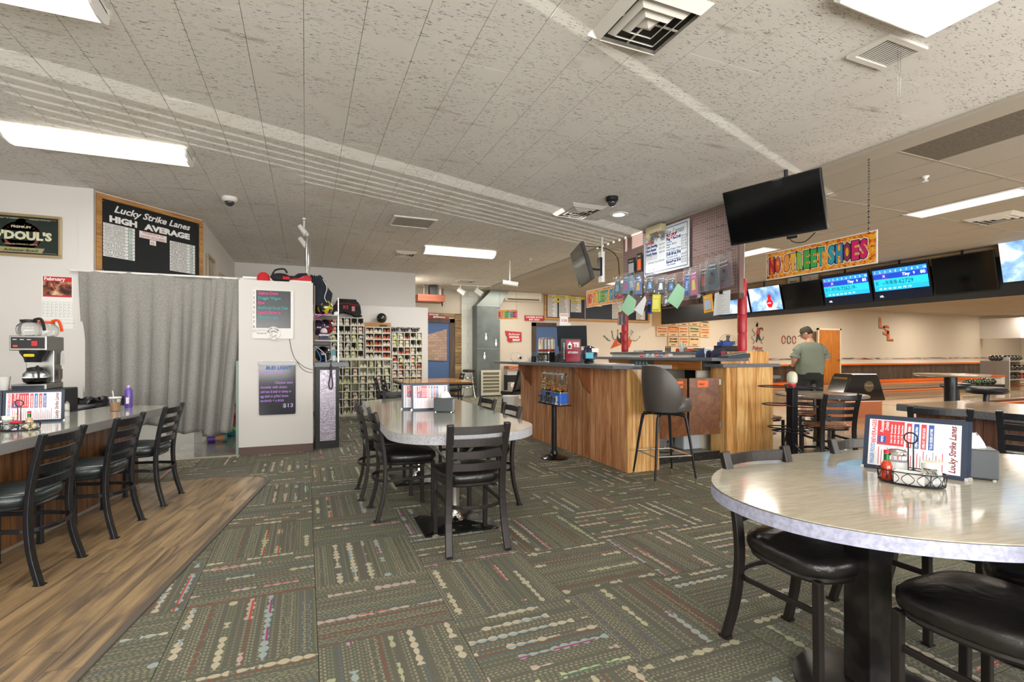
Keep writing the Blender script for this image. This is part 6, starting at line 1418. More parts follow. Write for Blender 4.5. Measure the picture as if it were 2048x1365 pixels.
def clothf(u, v): return Vector((4.12+.34*u, 5.0+.2*v+.03*math.sin(u*9), .09+.20*math.sin(PI*u)*(1-.4*v)+.03*math.sin(u*13+v*7)))
tag(G().grid(clothf, 22, 12).make('grey_cloth', mat('grey_towel','a9a3a3',.95,bump=nb(50,.6,.01)), smooth=True), 'crumpled grey towel beside the pale bin inside the gate', 'cloth')
t = thing('pink_box', 'white and pink paper box behind the left gate', 'box', (3.78, 5.1, .087)); G().box(0,0,0,.28,.2,.14).make('box', mat('pink_white','d8bfc4',.7), t)
t = thing('black_computer', 'black computer tower in the shadow inside the gate', 'computer', (4.50, 5.2, .085)); G().box(0,0,0,.18,.3,.35).make('case', BLACKP, t, bevel=.005)
tag(G().tube(smoothpts([(3.9,4.9,.10),(4.05,4.85,.095),(4.2,4.95,.12),(4.32,5.1,.3),(4.38,5.3,.6)],6),.008,6).make('floor_cable', BLACKP), 'black cable trailing over the platform floor inside the gate', 'cord')
# red padded poles
def pole(label, X, Y, z0, z1, zp, r=.05):
    t = thing('padded_pole', label, 'pole', (X, Y, z0)); G().cyl((0,0,zp-z0),(0,0,CEIL-z0),.014,n=10).make('steel_rod', STEEL, t, smooth=True); G().cyl((.03,0,zp-z0),(.03,0,CEIL-z0),.010,n=10).make('steel_rod', STEEL, t, smooth=True)
    n_ = 4
    for k in range(n_): a0 = (zp-z0)*k/n_; a1 = (zp-z0)*(k+1)/n_; G().lathe([(r*.93,a0+.0),(r,a0+.02),(r*1.01,(a0+a1)/2),(r*.98,a1-.015),(r*.9,a1)], (0,0,0), 20).make('red_pad', mat('red_vinyl_pad','b01f2c',.35), t, smooth=True)
    return t
pole('red padded pole beside the raised block of the service counter', 5.19, 4.82, 1.312, CEIL, 2.24, .057)
pole('farther red padded pole behind the cash register screen', 5.22, 7.42, 1.312, CEIL, 2.02, .06)
# register, monitor, sign stand, candy machines on the counter
TZ2 = TOPZ+.04
def candy_unit(par, x, y, z, body, fill, s=1.0, empty=False, cols=None, seed=1):
    u = bpy.data.objects.new('candy_dispenser', None); COL.objects.link(u); u.parent = par; u.location = (x,y,z); u.scale = (s,s,s)
    G().prism(rrect(-.05,-.055,.05,.055,.02), .0, .12).make('body', body, u); G().prism(rrect(-.052,-.057,.052,.057,.02), -.005, .008).make('chrome_band', CHROME, u); G().prism(rrect(-.052,-.057,.052,.057,.02), .112, .125).make('chrome_band', CHROME, u)
    G().prism(rrect(-.05,-.055,.05,.055,.03,4), .125, .29).make('clear_bin', mat('clear_plastic','f2f6f8',.04,trans=1.,ior=1.15), u)
    G().lathe([(.045,.29),(.055,.293),(.05,.305),(.02,.315),(.0001,.316)], n=20).make('lid', CHROME, u, smooth=True)
    G().box(-.018,-.078,.03,.018,-.055,.085).make('coin_mech', STEEL, u); G().cyl((0,-.078,.07),(0,-.10,.07),.014,n=10).make('knob', STEEL, u); G().box(-.014,-.085,-.0,.014,-.058,.025).make('chute', STEEL, u)
    g = G(); r2 = random.Random(seed)
    if not empty:
        for k in range(int(90*fill)):
            g.ball((r2.uniform(-.038,.038), r2.uniform(-.043,.043), .132+r2.random()*.14*fill), .0085, 6, r2.randrange(len(cols)), sz=.8)
        o = g.make('candies', [mat('candy_'+c, c, .3) for c in cols], u, smooth=True); o['kind'] = 'stuff'
    else: G().prism(rrect(-.044,-.05,.044,.05,.02,4), .13, .16).make('red_candy', mat('candy_red','c0342c',.4), u)
    return u
VC = thing('candy_vending_stand', 'quadruple candy vending machine with blue and black bodies on a black pole stand', 'vending machine', (2.83, 5.50, 0))
G().lathe([(.17,0),(.175,.012),(.13,.03),(.05,.05),(.04,.09),(.0001,.09)], n=36).make('base', mat('gloss_black_base','0e0f10',.18,coat=.4), VC, smooth=True)
G().cyl((0,0,.05),(0,0,.66),.032,n=20).make('pole', BLACKM, VC, smooth=True)
tr_ = G().box(-.09,-.275,.655,.09,.275,.672).make('tray', BLACKP, VC, bevel=.003)
BLU = mat('blue_body','1560c8',.35,coat=.3); BCK = mat('navy_black_body','14161c',.3)
CC = (['d8442c','4aa83c','e8d84a','c83a6a','e8e0c8'], ['e8a03c','e86a4a','7ac83c','e8d03c'], ['e8b83c','d8442c','e8e04a','d83a8a','3a9a3c'], ['d8842c','e8c83c','c8442c','4a8a3c'])
for k, (y_, b_, f_) in enumerate(((.20,BLU,1.0),(.067,BCK,.7),(-.067,BLU,.45),(-.20,BLU,.45))):
    u = candy_unit(VC, .0, y_, .675, b_, f_, 1.2, False, CC[k], k+1); u.rotation_euler = (0,0,-PI/2)
    u['label'] = ['rainbow candies, nearly full','black-bodied unit with gumballs','blue unit with sour candies, half empty','nearest blue unit of the row'][k]
CV = thing('candy_dispenser_pair', 'nearly empty clear candy dispensers on the service counter behind the red sign', 'vending machine', (3.17, 6.40, TZ2))
G().box(-.06,-.19,0,.06,.19,.008).make('tray', STEEL, CV)
for k, y_ in enumerate((.11,0,-.11)): u = candy_unit(CV, 0, y_, .012, BCK, 0, 1.1, True); u.rotation_euler = (0,0,-PI/2)
pwq = wz(1122, 725, TZ2)
t = thing('red_black_sign', 'black framed red display board with white bowling-hand print on the counter', 'sign', (3.18, 5.98, TZ2), math.radians(-4))
G().box(0,0,0,.30,.07,.33).make('case', BLACKP, t); G().box(.075,-.003,.02,.285,0,.31).make('red_panel', mat('crimson_print','a3203c',.4), t)
g = G(); M = frame((0,-.004,0),(1,0,0),(0,0,1)); g.lathe([(.0001,0),(.034,0)], (0,0,0), 20, 0).v; g = G(); g.prism([(.095,.19),(.155,.19),(.16,.25),(.13,.29),(.10,.25)], 0, .001, 0, M=M); g.prism([(.11,.20),(.14,.20),(.145,.24),(.105,.24)], .001, .002, 1, M=M); g.text('TE', .08, M, 0, .18, .22, .002, off=.004); g.text('STORM', .035, M, 0, .10, .13, .002, off=.002, w=.15); g.make('print', [WHITEL, BLACKL], t)
g = G(); g.text('BOWLERS', .03, frame((.055,-.004,.05),(0,0,1),(-1,0,0)), 0, w=.22); g.make('spine_print', WHITEL, t)
t = thing('raffle_ball', 'clear-wrapped navy ball with a teal sticker and white card on the counter', 'ball', (3.40, 5.62, TZ2+.125)); G().ball((0,0,0), .108, 26).make('ball', mat('navy_swirl_ball','1a2038',.12,coat=1.,fn=lambda: ramp(noise(coord(),6.,2.,.5,1.5),[(.5,srgb('161b30')),(.6,srgb('4a4468'))])), t, smooth=True)
G().lathe([(.06,-.125),(.065,-.10),(.055,-.09)], n=20).make('ring_stand', BLACKP, t); M = frame((-.10,-.112,-.05),(1,0,0),(0,.1,1)); G().box(-.015,-.01,0,.095,.065,.002).xf(M).make('teal_sticker', mat('teal_card2','3fa6b8',.4), t); M = frame((-.03,-.118,.02),(1,0,0),(0,.1,1)); G().box(0,0,0,.10,.05,.002).xf(M).make('white_card', PAPER, t)
G().text('Guess the weight $1', .011, M, 0, .006, .022, .003).make('handwriting', REDL, t)
t = thing('cash_register', 'black cash drawer and low printer on the service counter', 'register', (3.42, 6.30, TZ2)); G().box(0,0,0,.42,.40,.10).make('drawer', BLACKP, t, bevel=.006); G().box(.02,.02,.10,.40,.38,.108).make('top_plate', mat('grey_plate','3a3c40',.4), t)
t = thing('register_monitor', 'dark tilted touchscreen seen from behind with a NOTICE card on top', 'monitor', (3.52, 6.50, TZ2+.108)); G().lathe([(.12,0),(.12,.012),(.03,.03)], n=20).make('foot', BLACKP, t); G().cyl((0,0,.02),(0,.02,.16),.03,n=12).make('neck', BLACKP, t)
M = frame((-.17,-.10,.12),(.80,-.60,0),(-.18,-.24,1)); G().prism(rrect(0,0,.42,.30,.01), -.03, .0, M=M).make('screen_case', mat('charcoal_plastic','2a3032',.4), t)
G().prism([(.02,.02),(.40,.02),(.36,.27),(.06,.27)], -.10, -.03, M=M).make('rear_shell', mat('charcoal_plastic','2a3032',.4), t)
t = thing('notice_card', 'white NOTICE 3.5% card standing on top of the register monitor', 'sign', (3.38, 6.38, TZ2+.108+.43)); G().box(0,0,0,.13,.01,.17).make('card', PAPER, t); G().box(-.03,-.04,-.01,.15,.05,.03).make('base', WHITEP, t)
g = G(); M = frame((0,-.001,0),(1,0,0),(0,0,1)); g.text('NOTICE', .035, M, 0, .008, .13, .001, off=.001, w=.112); g.text('3.5%', .05, M, 0, .02, .05, .001, off=.001, w=.09); g.make('lettering', REDL, t)
t = thing('headset', 'white headset lying at the far left end of the counter', 'headset', (3.10, 7.35, TZ2)); G().tube([(.09*math.cos(a_), 0, .08+.075*math.sin(a_)) for a_ in [2*PI*i/20 for i in range(20)]], .006, closed=True).make('band', WHITEP, t, smooth=True); G().cyl((.07,-.02,.06),(.07,.02,.06),.04,n=16).make('ear_pad', WHITEP, t, smooth=True); G().cyl((.07,-.022,.06),(.07,-.02,.06),.02,n=12).make('ear_hole', BLACKP, t)
t = thing('white_device', 'small white wedge device beside the headset', 'device', (3.24, 7.2, TZ2)); G().prism([(0,0),(.16,0),(.13,.05),(.02,.06)], 0, .1, M=frame((0,.1,0),(1,0,0),(0,0,1))).make('body', WHITEP, t)
t = thing('pen_cup', 'black pen cup with pens beside the clear candy dispensers', 'cup', (3.12, 6.72, TZ2)); G().lathe([(.035,0),(.037,.09),(.033,.09)], n=16).make('cup', BLACKP, t)
for k, c in enumerate(('2a8ac0','1d2a50','6ab0d0')): G().cyl((.01*k-.01,0,.02),(.02*k-.02,.01,.15),.004,n=6).make('pen', mat('pen_'+c,c,.4), t)
for k, (x_, y_, rz_, lab) in enumerate(((3.36,5.15,.2,'loose papers fanned on the near part of the service counter'),(3.5,5.45,-.3,'white papers before the cash drawer'),(3.1,7.1,.1,'sheet at the far end of the service counter'))):
    t = thing('paper_stack', lab, 'papers', (x_, y_, TZ2)); 
    for q in range(5): G().box(-.11,-.14,.0015*q,.11,.14,.0015*q+.001).xf(Matrix.Rotation(rz_+.25*q,4,'Z')).make('sheet', PAPER, t)
t = thing('small_clips', 'dark bottle stoppers lying on the near end of the counter', 'clips', (3.40, 4.62, TZ2)); [G().lathe([(.018,0),(.02,.02),(.012,.035)], (.045*q,0,0), 12).make('stopper', mat('teal_dark','1f3f42',.4), t, smooth=True) for q in range(4)]
# things on the inner desk and ledge
ZD, ZL = 1.231, 1.311
def at(x, Y, z): # small item placed on the desk by its column in the photo
    p_ = wx(x, 708, 5.33 if z > 1.25 else 4.84); return (p_.x, p_.y, z)
def boxi(name, label, px, Y, z, sx, sy, sz, col, rz=0, cat='box', stripe=None):
    t = thing(name, label, cat, at(px, Y, z), rz); G().box(-sx/2,-sy/2,0,sx/2,sy/2,sz).make('body', mat('item_'+col, col, .45), t, bevel=min(sz,.02)*.2)
    if stripe: G().box(-sx/2-.001,-sy/2-.001,sz*.4,sx/2+.001,sy/2+.001,sz*.6).make('band', mat('item_'+stripe, stripe, .45), t)
    return t
boxi('spray_can','tall white spray can on the ledge behind the desk',1361,6.98,ZL,.045,.045,.16,'e4e8e2','', 'can') if False else None
for k, (px, c, h_, lab, r_) in enumerate(((1362,'e2e8e0',.15,'tall white bottle on the raised ledge',.024),(1368,'d8dcc8',.13,'shorter pale bottle beside the tall white one',.018),(1372,'3aa890',.06,'teal jar on the raised ledge',.03),(1355,'c03030',.05,'small red jar on the raised ledge',.028),(1332,'23252a',.085,'leftmost black vial on the raised ledge',.013),(1336,'23252a',.085,'second black vial on the raised ledge',.013),(1340,'23252a',.085,'rightmost black vial on the raised ledge',.013))):
    t = thing('bottle' if k < 2 else 'jar', lab, 'bottle', at(px, 6.93, ZL)); G().lathe([(r_,0),(r_,h_*.75),(r_*.6,h_*.85),(r_*.6,h_)], n=14).make('body', mat('item_'+c, c, .4), t, smooth=True); G().lathe([(r_*.62,h_),(r_*.62,h_*1.08),(.0001,h_*1.09)], n=12).make('cap', WHITEP if k < 2 else mat('item_'+c, c, .4), t)
boxi('red_box','red and pink box on the raised ledge',1382,6.93,ZL,.16,.08,.045,'d03a48',stripe='e88a8a'); boxi('yellow_box','black and yellow pack on the raised ledge',1400,6.93,ZL,.18,.08,.05,'2c2c2a',stripe='e0d83a'); boxi('blue_box','blue box tilted on top of the dark clutter by the red pole',1450,6.93,ZL+.08,.20,.1,.05,'2a50b0',.1); boxi('black_case','black case beneath the blue box',1452,6.93,ZL,.30,.14,.08,'1c1c1e')
boxi('binder','dark flat binder at the left of the raised ledge',1305,6.93,ZL,.22,.2,.02,'22262c',.2); boxi('blue_folder','blue folder on the raised ledge',1315,6.9,ZL,.16,.1,.025,'3a5a90',.4); boxi('white_tray','white tray at the left end of the raised ledge',1282,6.93,ZL,.2,.16,.03,'cfd4d6')
for k, (px, c, lab) in enumerate(((1284,'b83a30','red patterned packet'),(1296,'a8d0d8','light blue folded paper'),(1306,'d8d0c8','white patterned packet'),(1315,'c8503a','orange and grey puck tin'),(1322,'4a6a98','blue puck tin'),(1335,'d06a3a','orange label tin'),(1341,'c8c0b8','pale tin'))):
    boxi('packet', lab+' on the inner desk', px, 5.95, ZD, .05, .04, .05, c, .3*k, 'packet', 'e8e8e4')
for k, (px, rz_, lab) in enumerate(((1262,.1,'white papers at the left end of the inner desk'),(1345,.5,'spread white papers in the middle of the inner desk'),(1375,-.2,'loose papers left of the caps on the inner desk'))):
    t = thing('paper_stack', lab, 'papers', at(px, 5.85, ZD)); [G().box(-.16,-.11,.002*q,.16,.11,.002*q+.001).xf(Matrix.Rotation(rz_+.22*q,4,'Z')).make('sheet', PAPER, t) for q in range(5)]
def cap(label, px, Y, z, c, rz):
    t = thing('baseball_cap', label, 'cap', at(px, Y, z), rz); m_ = mat('cap_'+c, c, .8); G().lathe([(.095,0),(.096,.04),(.085,.08),(.055,.11),(.0001,.12)], n=22, sy=1.15).make('crown', m_, t, smooth=True)
    G().grid(lambda u, v: Vector((.085*math.cos(PI*(1+u))*(1-.15*v), -.08*math.sin(PI*u)-.10*v*math.sin(PI*u)-.02, .008+.02*math.sin(PI*u)*(1-v))), 14, 5).make('brim', m_, t, smooth=True); G().ball((0,0,.12), .008, 8).make('button', m_, t); G().box(-.03,-.11,.03,.03,-.085,.08).make('patch', mat('cap_patch','8c2a3c',.7), t)
cap('navy cap with a maroon patch on the inner desk', 1438, 5.75, ZD, '20263c', -.3); cap('second darker cap behind the navy cap', 1408, 5.9, ZD, '2a3a5c', .3)
boxi('price_card','white card leaning between the caps on the inner desk',1416,5.7,ZD,.12,.02,.13,'e2e8ee',.1,'card')
t = thing('keyboard', 'grey keyboard tilted at the right end of the inner desk', 'keyboard', at(1468, 5.7, ZD), .1); G().prism([(0,0),(.40,.0),(.40,.055),(.0,.015)], 0, .15, M=frame((-.2,.075,0),(1,0,0),(0,0,1))).make('case', mat('slate_keyboard','3a4048',.5), t); [G().box(-.17+.034*i,-.06+.03*j,.022+.0035*i,-.145+.034*i,-.04+.03*j,.033+.0037*i).make('key', mat('key_grey','7c8288',.5), t) for i in range(10) for j in range(4)]
t = thing('desk_fan', 'dark round desk fan behind the red padded pole', 'fan', (5.40, 7.4, 0)); t.location = (5.38, 5.25, ZL); t.rotation_euler = (0,0,-.5); t.scale = (.72,.72,.72); 
[G().tube([(.16*math.cos(a_)*s_, -.05*(1-s_)-.02, .17+.16*math.sin(a_)*s_) for a_ in [2*PI*i/24 for i in range(24)]], .003, 5, closed=True).make('cage_ring', BLACKM, t) for s_ in (1,.75,.5,.25)]
G().lathe([(.0001,0),(.05,0),(.05,.12),(.0001,.12)], n=16).xf(Matrix.Translation((0,-.05,.17))@Matrix.Rotation(-PI/2,4,'X')).make('motor', BLACKP, t, smooth=True); [G().prism([(.02,-.02),(.14,-.05),(.145,.03),(.03,.02)], -.003, .0, M=Matrix.Translation((0,-.02,.17))@Matrix.Rotation(PI/2,4,'X')@Matrix.Rotation(q*PI/2,4,'Z')).make('blade', mat('fan_blade','3a3c40',.4), t) for q in range(4)]
G().box(-.07,-.06,0,.07,.06,.02).cyl((0,0,.02),(0,0,.06),.02,n=10).make('base', BLACKP, t)
t = thing('white_bucket', 'white pail on the floor at the far corner of the service counter', 'bin', (3.07, 7.50, 0)); G().lathe([(.10,0),(.125,.56),(.135,.56),(.135,.60),(.0001,.605)], n=24).make('pail', WHITEP, t, smooth=True)
pb_ = wz(1030, 795, 0); t = thing('waste_bin', 'pale plastic waste bin with a red-edged liner by the far wall', 'trash can', (pw(1028,790,YB-.6).x, YB-.75, 0)); G().prism(rrect(-.22,-.16,.22,.16,.04), 0.0, .42).make('bin', mat('pale_bin','b8b5a8',.6), t); G().box(-.23,-.175,.30,.23,-.165,.40).make('liner', PAPER, t); G().box(-.2,-.18,.35,.2,-.175,.365).make('red_string', REDP, t)
cl = thing('office_chair', 'dark leaning chair back beyond the service counter end', 'chair', (4.3, 9.9, 0), .4)
g = G().grid(lambda u, v: Vector((-.22+.44*u, .05*math.sin(PI*u)-.18*v, .45+.50*v)), 10, 8); o = g.make('backrest', VINYL, cl, smooth=True); s_ = o.modifiers.new('s','SOLIDIFY'); s_.thickness = .05
G().prism(rrect(-.23,-.0,.23,.45,.08), .40, .47).make('seat', VINYL, cl); [G().cyl((x_,y_,0),(x_*.8,y_,.41),.015,n=8).make('leg', BLACKM, cl) for x_ in (-.2,.2) for y_ in (.05,.4)]
# ================================================================ PEGBOARD WALL WITH ACCESSORIES
XP = 4.88
def pegf():
    x, y, z = sep(coord('World')); a_ = ((y*26.).fr()-.5); b_ = ((z*26.).fr()-.5); d_ = a_*a_+b_*b_
    return mixc(d_ < .035, mixc(noise(coord('World'), 2.), srgb('8f7672'), srgb('a08680')), srgb('4a3836'))
PB = thing('pegboard_wall', 'mauve-brown perforated board hanging from the ceiling over the service desk', 'pegboard', (0,0,0))
G().box(XP,4.58,2.02,XP+.02,6.98,CEIL-.02).make('pegboard', mat('mauve_pegboard','957c77',.6,fn=pegf), PB)
G().box(XP-.02,4.56,1.95,XP+.06,7.0,2.02).make('bottom_rail', mat('dark_wood_rail','4d3326',.5), PB); G().box(XP-.01,4.56,2.02,XP+.05,4.59,CEIL-.02).make('end_rail', mat('mauve_pegboard_edge','7d6560',.6), PB)
RP = random.Random(11)
hk = []
for r_ in range(5):
    for c_ in range(9):
        y_ = 5.42-.085*c_+RP.uniform(-.02,.02); z_ = 3.02-.11*r_-.02*c_*0; 
        if RP.random() < .35: continue
        px_ = (5.0); G().tube([(XP,y_,z_),(XP-.03,y_,z_),(XP-.05,y_,z_-.012),(XP-.055,y_,z_+.008)], .0035, 5).make('hook', STEEL, PB)
def PXY(px, py, X=XP): return wx(px, py, X)
# price board
a_, b_ = PXY(1292,462), PXY(1383,541); a2 = PXY(1383, 437)
W_ = a_.y-b_.y; zt_, zb_ = a2.z, PXY(1383,534).z; H_ = zt_-zb_
t = thing('price_board', 'white price board for bowling and pro shop with blue border', 'sign'); t.matrix_world = FX((XP-.035, a_.y, zb_))
G().box(0,0,-.006,W_,H_,.006).make('panel', mat('price_white','dce4ea',.2,coat=.4), t)
g = G(); BN = .012
for bx in ((.03,.03,W_-.03,.04),(.03,H_-.04,W_-.03,H_-.03),(.03,.04,.04,H_-.04),(W_-.04,.04,W_-.03,H_-.04)): g.box(bx[0],bx[1],.006,bx[2],bx[3],.0068,0)
k_ = W_/1.0
g.text('Lucky Strike Lanes', .12*k_, I4, 1, W_*.1, H_-.145, .0075, shear=.4, off=.002, w=W_*.8)
g.text('BOWLING', .062, I4, 2, W_*.06, H_*.70, .0075, off=.003, w=W_*.19); g.box(W_*.06,H_*.69,.006,W_*.25,H_*.694,.0068,2); g.text('PRO SHOP', .062, I4, 2, W_*.53, H_*.74, .0075, off=.003, w=W_*.22); g.box(W_*.53,H_*.73,.006,W_*.75,H_*.734,.0068,2)
for k, (s, pr_, w_) in enumerate((('Open Bowling','$4.50',.27),('Shoe Rental','$3.50',.24),('Hourly Rates:','$40.00',.26))): g.text(s, .055, I4, 0, W_*.06, H_*(.62-.085*k), .0075, off=.003, w=W_*w_); g.text(pr_, .042, I4, 3, W_*.37, H_*(.62-.085*k), .0075, w=W_*.12)
for k in range(4): g.text('Up to six people on one lane' if k < 3 else '', .02, I4, 3, W_*.06, H_*(.42-.035*k), .0075, w=W_*.26) if k < 3 else None
g.text('10-Punch Card $100.00', .04, I4, 3, W_*.10, H_*.26, .0075, w=W_*.38); g.text('HAPPY TIMES', .03, I4, 3, W_*.10, H_*.10, .0075)
for k, (s, pr_, big) in enumerate((('Plug & Re-Drill','$85.00',1),('Complete','$75.00',0),('Fingers (Each)','$20.00',0),('Thumb','$35.00',0),('Install Finger Grips','$15.00',0),('Install Thumb Slug','$20.00',0),('Drill Blank Ball','',1),('Purchased at LSL','FREE',0),('Purchased elsewhere','$60.00',0),('Resurface Ball','$25.00',1),('Polish Needed','$10.00',0))):
    y_ = H_*(.67-.055*k); g.text(s, .052 if big else .036, I4, 0 if big else 4, W_*.53, y_, .0075, off=.003 if big else .0005, w=W_*(.30 if big else .015*len(s))); g.text(pr_, .034, I4, 3, W_*.84, y_, .0075, w=W_*.11) if pr_ else None
g.make('lettering', [mat('price_blue','2f4a86',.5), mat('script_grey','6b7c90',.5), REDL, mat('price_grey','5a6068',.5), mat('price_blue2','4a5f92',.5)], t)
# emergency light
p_ = PXY(1322,440); t = thing('emergency_light', 'cream twin-head emergency light above the price board', 'emergency light', (XP-.10, p_.y, CEIL-.24)); G().box(-.05,-.17,.10,.06,.17,.21).make('case', mat('aged_cream','c9bd9a',.5), t, bevel=.01)
for s_ in (-1,1): G().lathe([(.03,0),(.045,.04),(.05,.07),(.0001,.065)], n=8).xf(Matrix.Translation((-.03,.11*s_,.09))@Matrix.Rotation(math.radians(215),4,'Y')).make('lamp_head', CHROME if s_ < 0 else mat('aged_cream','c9bd9a',.5), t)
# hanging packets
FILM = mat('packet_film','e8eef2',.08, trans=.6, alpha=.35, spec=.8)
def pack(label, px, py_top, wpx, hpx, c1, c2='e8e8e6', kind='bag', depth=0, grp='carded accessories hanging on the pegboard'):
    X_ = XP-.06-.03*depth; p_ = wx(px, py_top, X_); q_ = wx(px+wpx, py_top+hpx, X_); d_ = X_/(.381+.9245*((px-1024)/1001.)); W_ = p_.y-q_.y; H_ = hpx*d_/1001.
    t = thing('accessory_pack', label, 'package', group=grp); t.matrix_world = FX((X_, p_.y, p_.z-H_)) @ Matrix.Rotation(RP.uniform(-.12,.12), 4, 'Z')
    G().tube([(W_/2,H_,0),(W_/2,H_-.01,.01),(W_/2,H_+.005,-.06-.03*depth)], .003, 5).make('peg', STEEL, t)
    if kind == 'bag':
        sh = [(.1*W_,0),(.9*W_,0),(.95*W_,.1*H_),(.85*W_,.72*H_),(.72*W_,.93*H_),(.28*W_,.93*H_),(.15*W_,.72*H_),(.05*W_,.1*H_)]
        G().prism([(x*.84+W_*.08, y*.84+H_*.04) for x, y in sh], .004, .018).make('glove', mat('pk_'+c1, c1, .5), t, bevel=.004)
        G().prism([(W_*.3,H_*.2),(W_*.7,H_*.2),(W_*.62,H_*.55),(W_*.38,H_*.55)], .018, .022).make('accent', mat('pk_'+c2, c2, .5), t)
        g = G().text('GRIP', H_*.07, I4, 0, W_*.25, H_*.74, .019, off=.001, w=W_*.5); g.box(W_*.28,H_*.64,.018,W_*.72,H_*.655,.019); g.make('lettering', WHITEL, t)
        G().grid(lambda u, v: Vector((W_*(u*1.04-.02), H_*(v*1.0), .026+.006*math.sin(u*11+v*5)*math.sin(v*9))), 12, 12).make('clear_film', FILM, t, smooth=True)
    elif kind == 'box':
        G().box(0,0,0,W_,H_,.015).make('card', mat('pk_'+c1, c1, .5), t); G().box(W_*.15,H_*.15,.015,W_*.85,H_*.7,.022).make('blister', mat('pk_'+c2, c2, .4), t)
        G().text('PRO', H_*.13, I4, 0, W_*.15, H_*.8, .016, w=W_*.6).make('lettering', WHITEL, t)
    return t
L_ = [('teal accessory bag at the far left end of the pegboard',1227,555,18,36,'2f6a80','8ac0d0'),('pink and blue film bag second from the left',1243,548,20,42,'4a90b8','d05aa0'),('light blue and white glove bag',1256,548,18,38,'8ac0e0','e8e8e8'),('blue and yellow banded glove bag',1269,547,18,44,'3a70c0','e0b83a'),('small black pouch in front of the blue-yellow bag',1267,566,18,30,'222528','3a4048'),
 ('black glove bag with blue corner under the price board',1290,548,22,38,'1c1e22','5aa0e0'),('white and navy glove bag below the price board',1312,550,22,38,'26304a','e8e8ea'),('blue-topped black glove bag beside the mint paper',1334,552,22,38,'1c1e22','2f88d8'),
 ('long blue sleeve package right of the price board',1367,538,16,56,'2050b8','8ab0f0'),('pink glove bag with yellow card',1381,536,18,58,'d05aa0','e8e04a'),('black and red glove in clear film',1399,528,20,58,'20201f','b03028'),('teal and black wrist glove package',1412,518,30,66,'1f4a58','1c1c1e'),('maroon and black wrist glove package, last on the right',1437,513,34,68,'5a2a44','1c1c1e')]
for k, q in enumerate(L_): pack(*q, depth=k % 2)
pack('black and white carded item above the bags, left of the price board', 1257,519,14,34,'26282c','b8bcc0','box'); pack('orange tool on a black card beside the price board', 1276,508,9,40,'1c1e22','f0641e','box')
pack('black bag behind the mint paper with white print', 1327,590,16,24,'20242a','e0e0e0'); pack('narrow blue lanyard packet', 1296,602,8,26,'2a50b0','1c1e22','box', 1); pack('yellow cloth folded over a peg', 1305,590,16,34,'d8d23c','e8e46a','box', 1); pack('yellow and blue-topped towel pack', 1410,592,17,35,'e8a82c','b8c4d8','box', 1); pack('small black clip set on a peg', 1403,588,8,20,'1c1c1e','3a3a3c','box'); pack('small white tag packet', 1396,588,8,8,'d8dce0','e8e8e8','box')
def sheet(label, pts_, c, px, X_=XP-.16):
    P_ = [wx(x, y, X_) for x, y in pts_]; o_ = P_[0]; M = FX(o_)
    Mi = M.inverted(); lp = [tuple((Mi@p)[:2]) for p in P_]
    t = thing('hanging_sheet', label, 'paper'); t.matrix_world = M; G().prism(lp, 0, .003).make('sheet', mat('sheet_'+c, c, .8), t); G().tube([(0,0,.01),(0,.01,-.0),(0,.0,X_-XP)], .003, 5).make('peg', STEEL, t); return t, lp
sheet('mint green paper hanging at the left below the bags', [(1257,588),(1273,602),(1268,624),(1256,632),(1241,618)], 'a4d8b4', 0); sheet('white papers clipped beside the left mint sheet', [(1290,592),(1293,600),(1285,632),(1268,620)], 'e2e6ea', 0); sheet('mint green paper hanging right under the blue-topped glove bag', [(1356,567),(1370,579),(1367,598),(1355,618),(1334,602)], 'a4d8b4', 0, XP-.2)
t, lp = sheet('white score sheets on a clip at the right end of the pegboard rail', [(1430,587),(1461,580),(1460,627),(1427,632)], 'dfe2e2', 0, XP-.10)
g = G()
for k in range(12): y_ = -.03-.022*k; g.box(.03,y_-.004,.0035,.17-.03*(k % 3),y_-.001,.0042)
g.make('printed_lines', mat('grey_print','8a8f94',.7), t); G().box(.08,-.02,.003,.13,.02,.012).make('bulldog_clip', BLACKM, t)
pk_ = thing('pen_card_rack', 'brown rack of upright striped pens at the left end of the pegboard rail', 'rack'); p_ = wx(1236,596,XP-.04); pk_.matrix_world = FX((XP-.04, p_.y, 1.76)); G().box(0,0,-.01,.2,.22,.0).make('backing', mat('rust_backing','7a4a3c',.6), pk_)
for k in range(8): G().cyl((.015+.024*k,.0,.01),(.015+.024*k,.17,.01),.006,n=6).make('pen', mat('pen%d' % (k % 4), ['b84a4a','c8c8c0','30343c','5a7a9a'][k % 4], .5), pk_)
# ceiling cables at the far end of the pegboard
tag(G().tube(smoothpts([(4.6,7.7,CEIL-.01),(4.75,7.3,CEIL-.12),(4.84,7.1,CEIL-.3),(4.85,7.05,CEIL-.6)],6),.008,6).make('cable', BLACKP), 'black cables dropping beside the far end of the pegboard', 'cord')
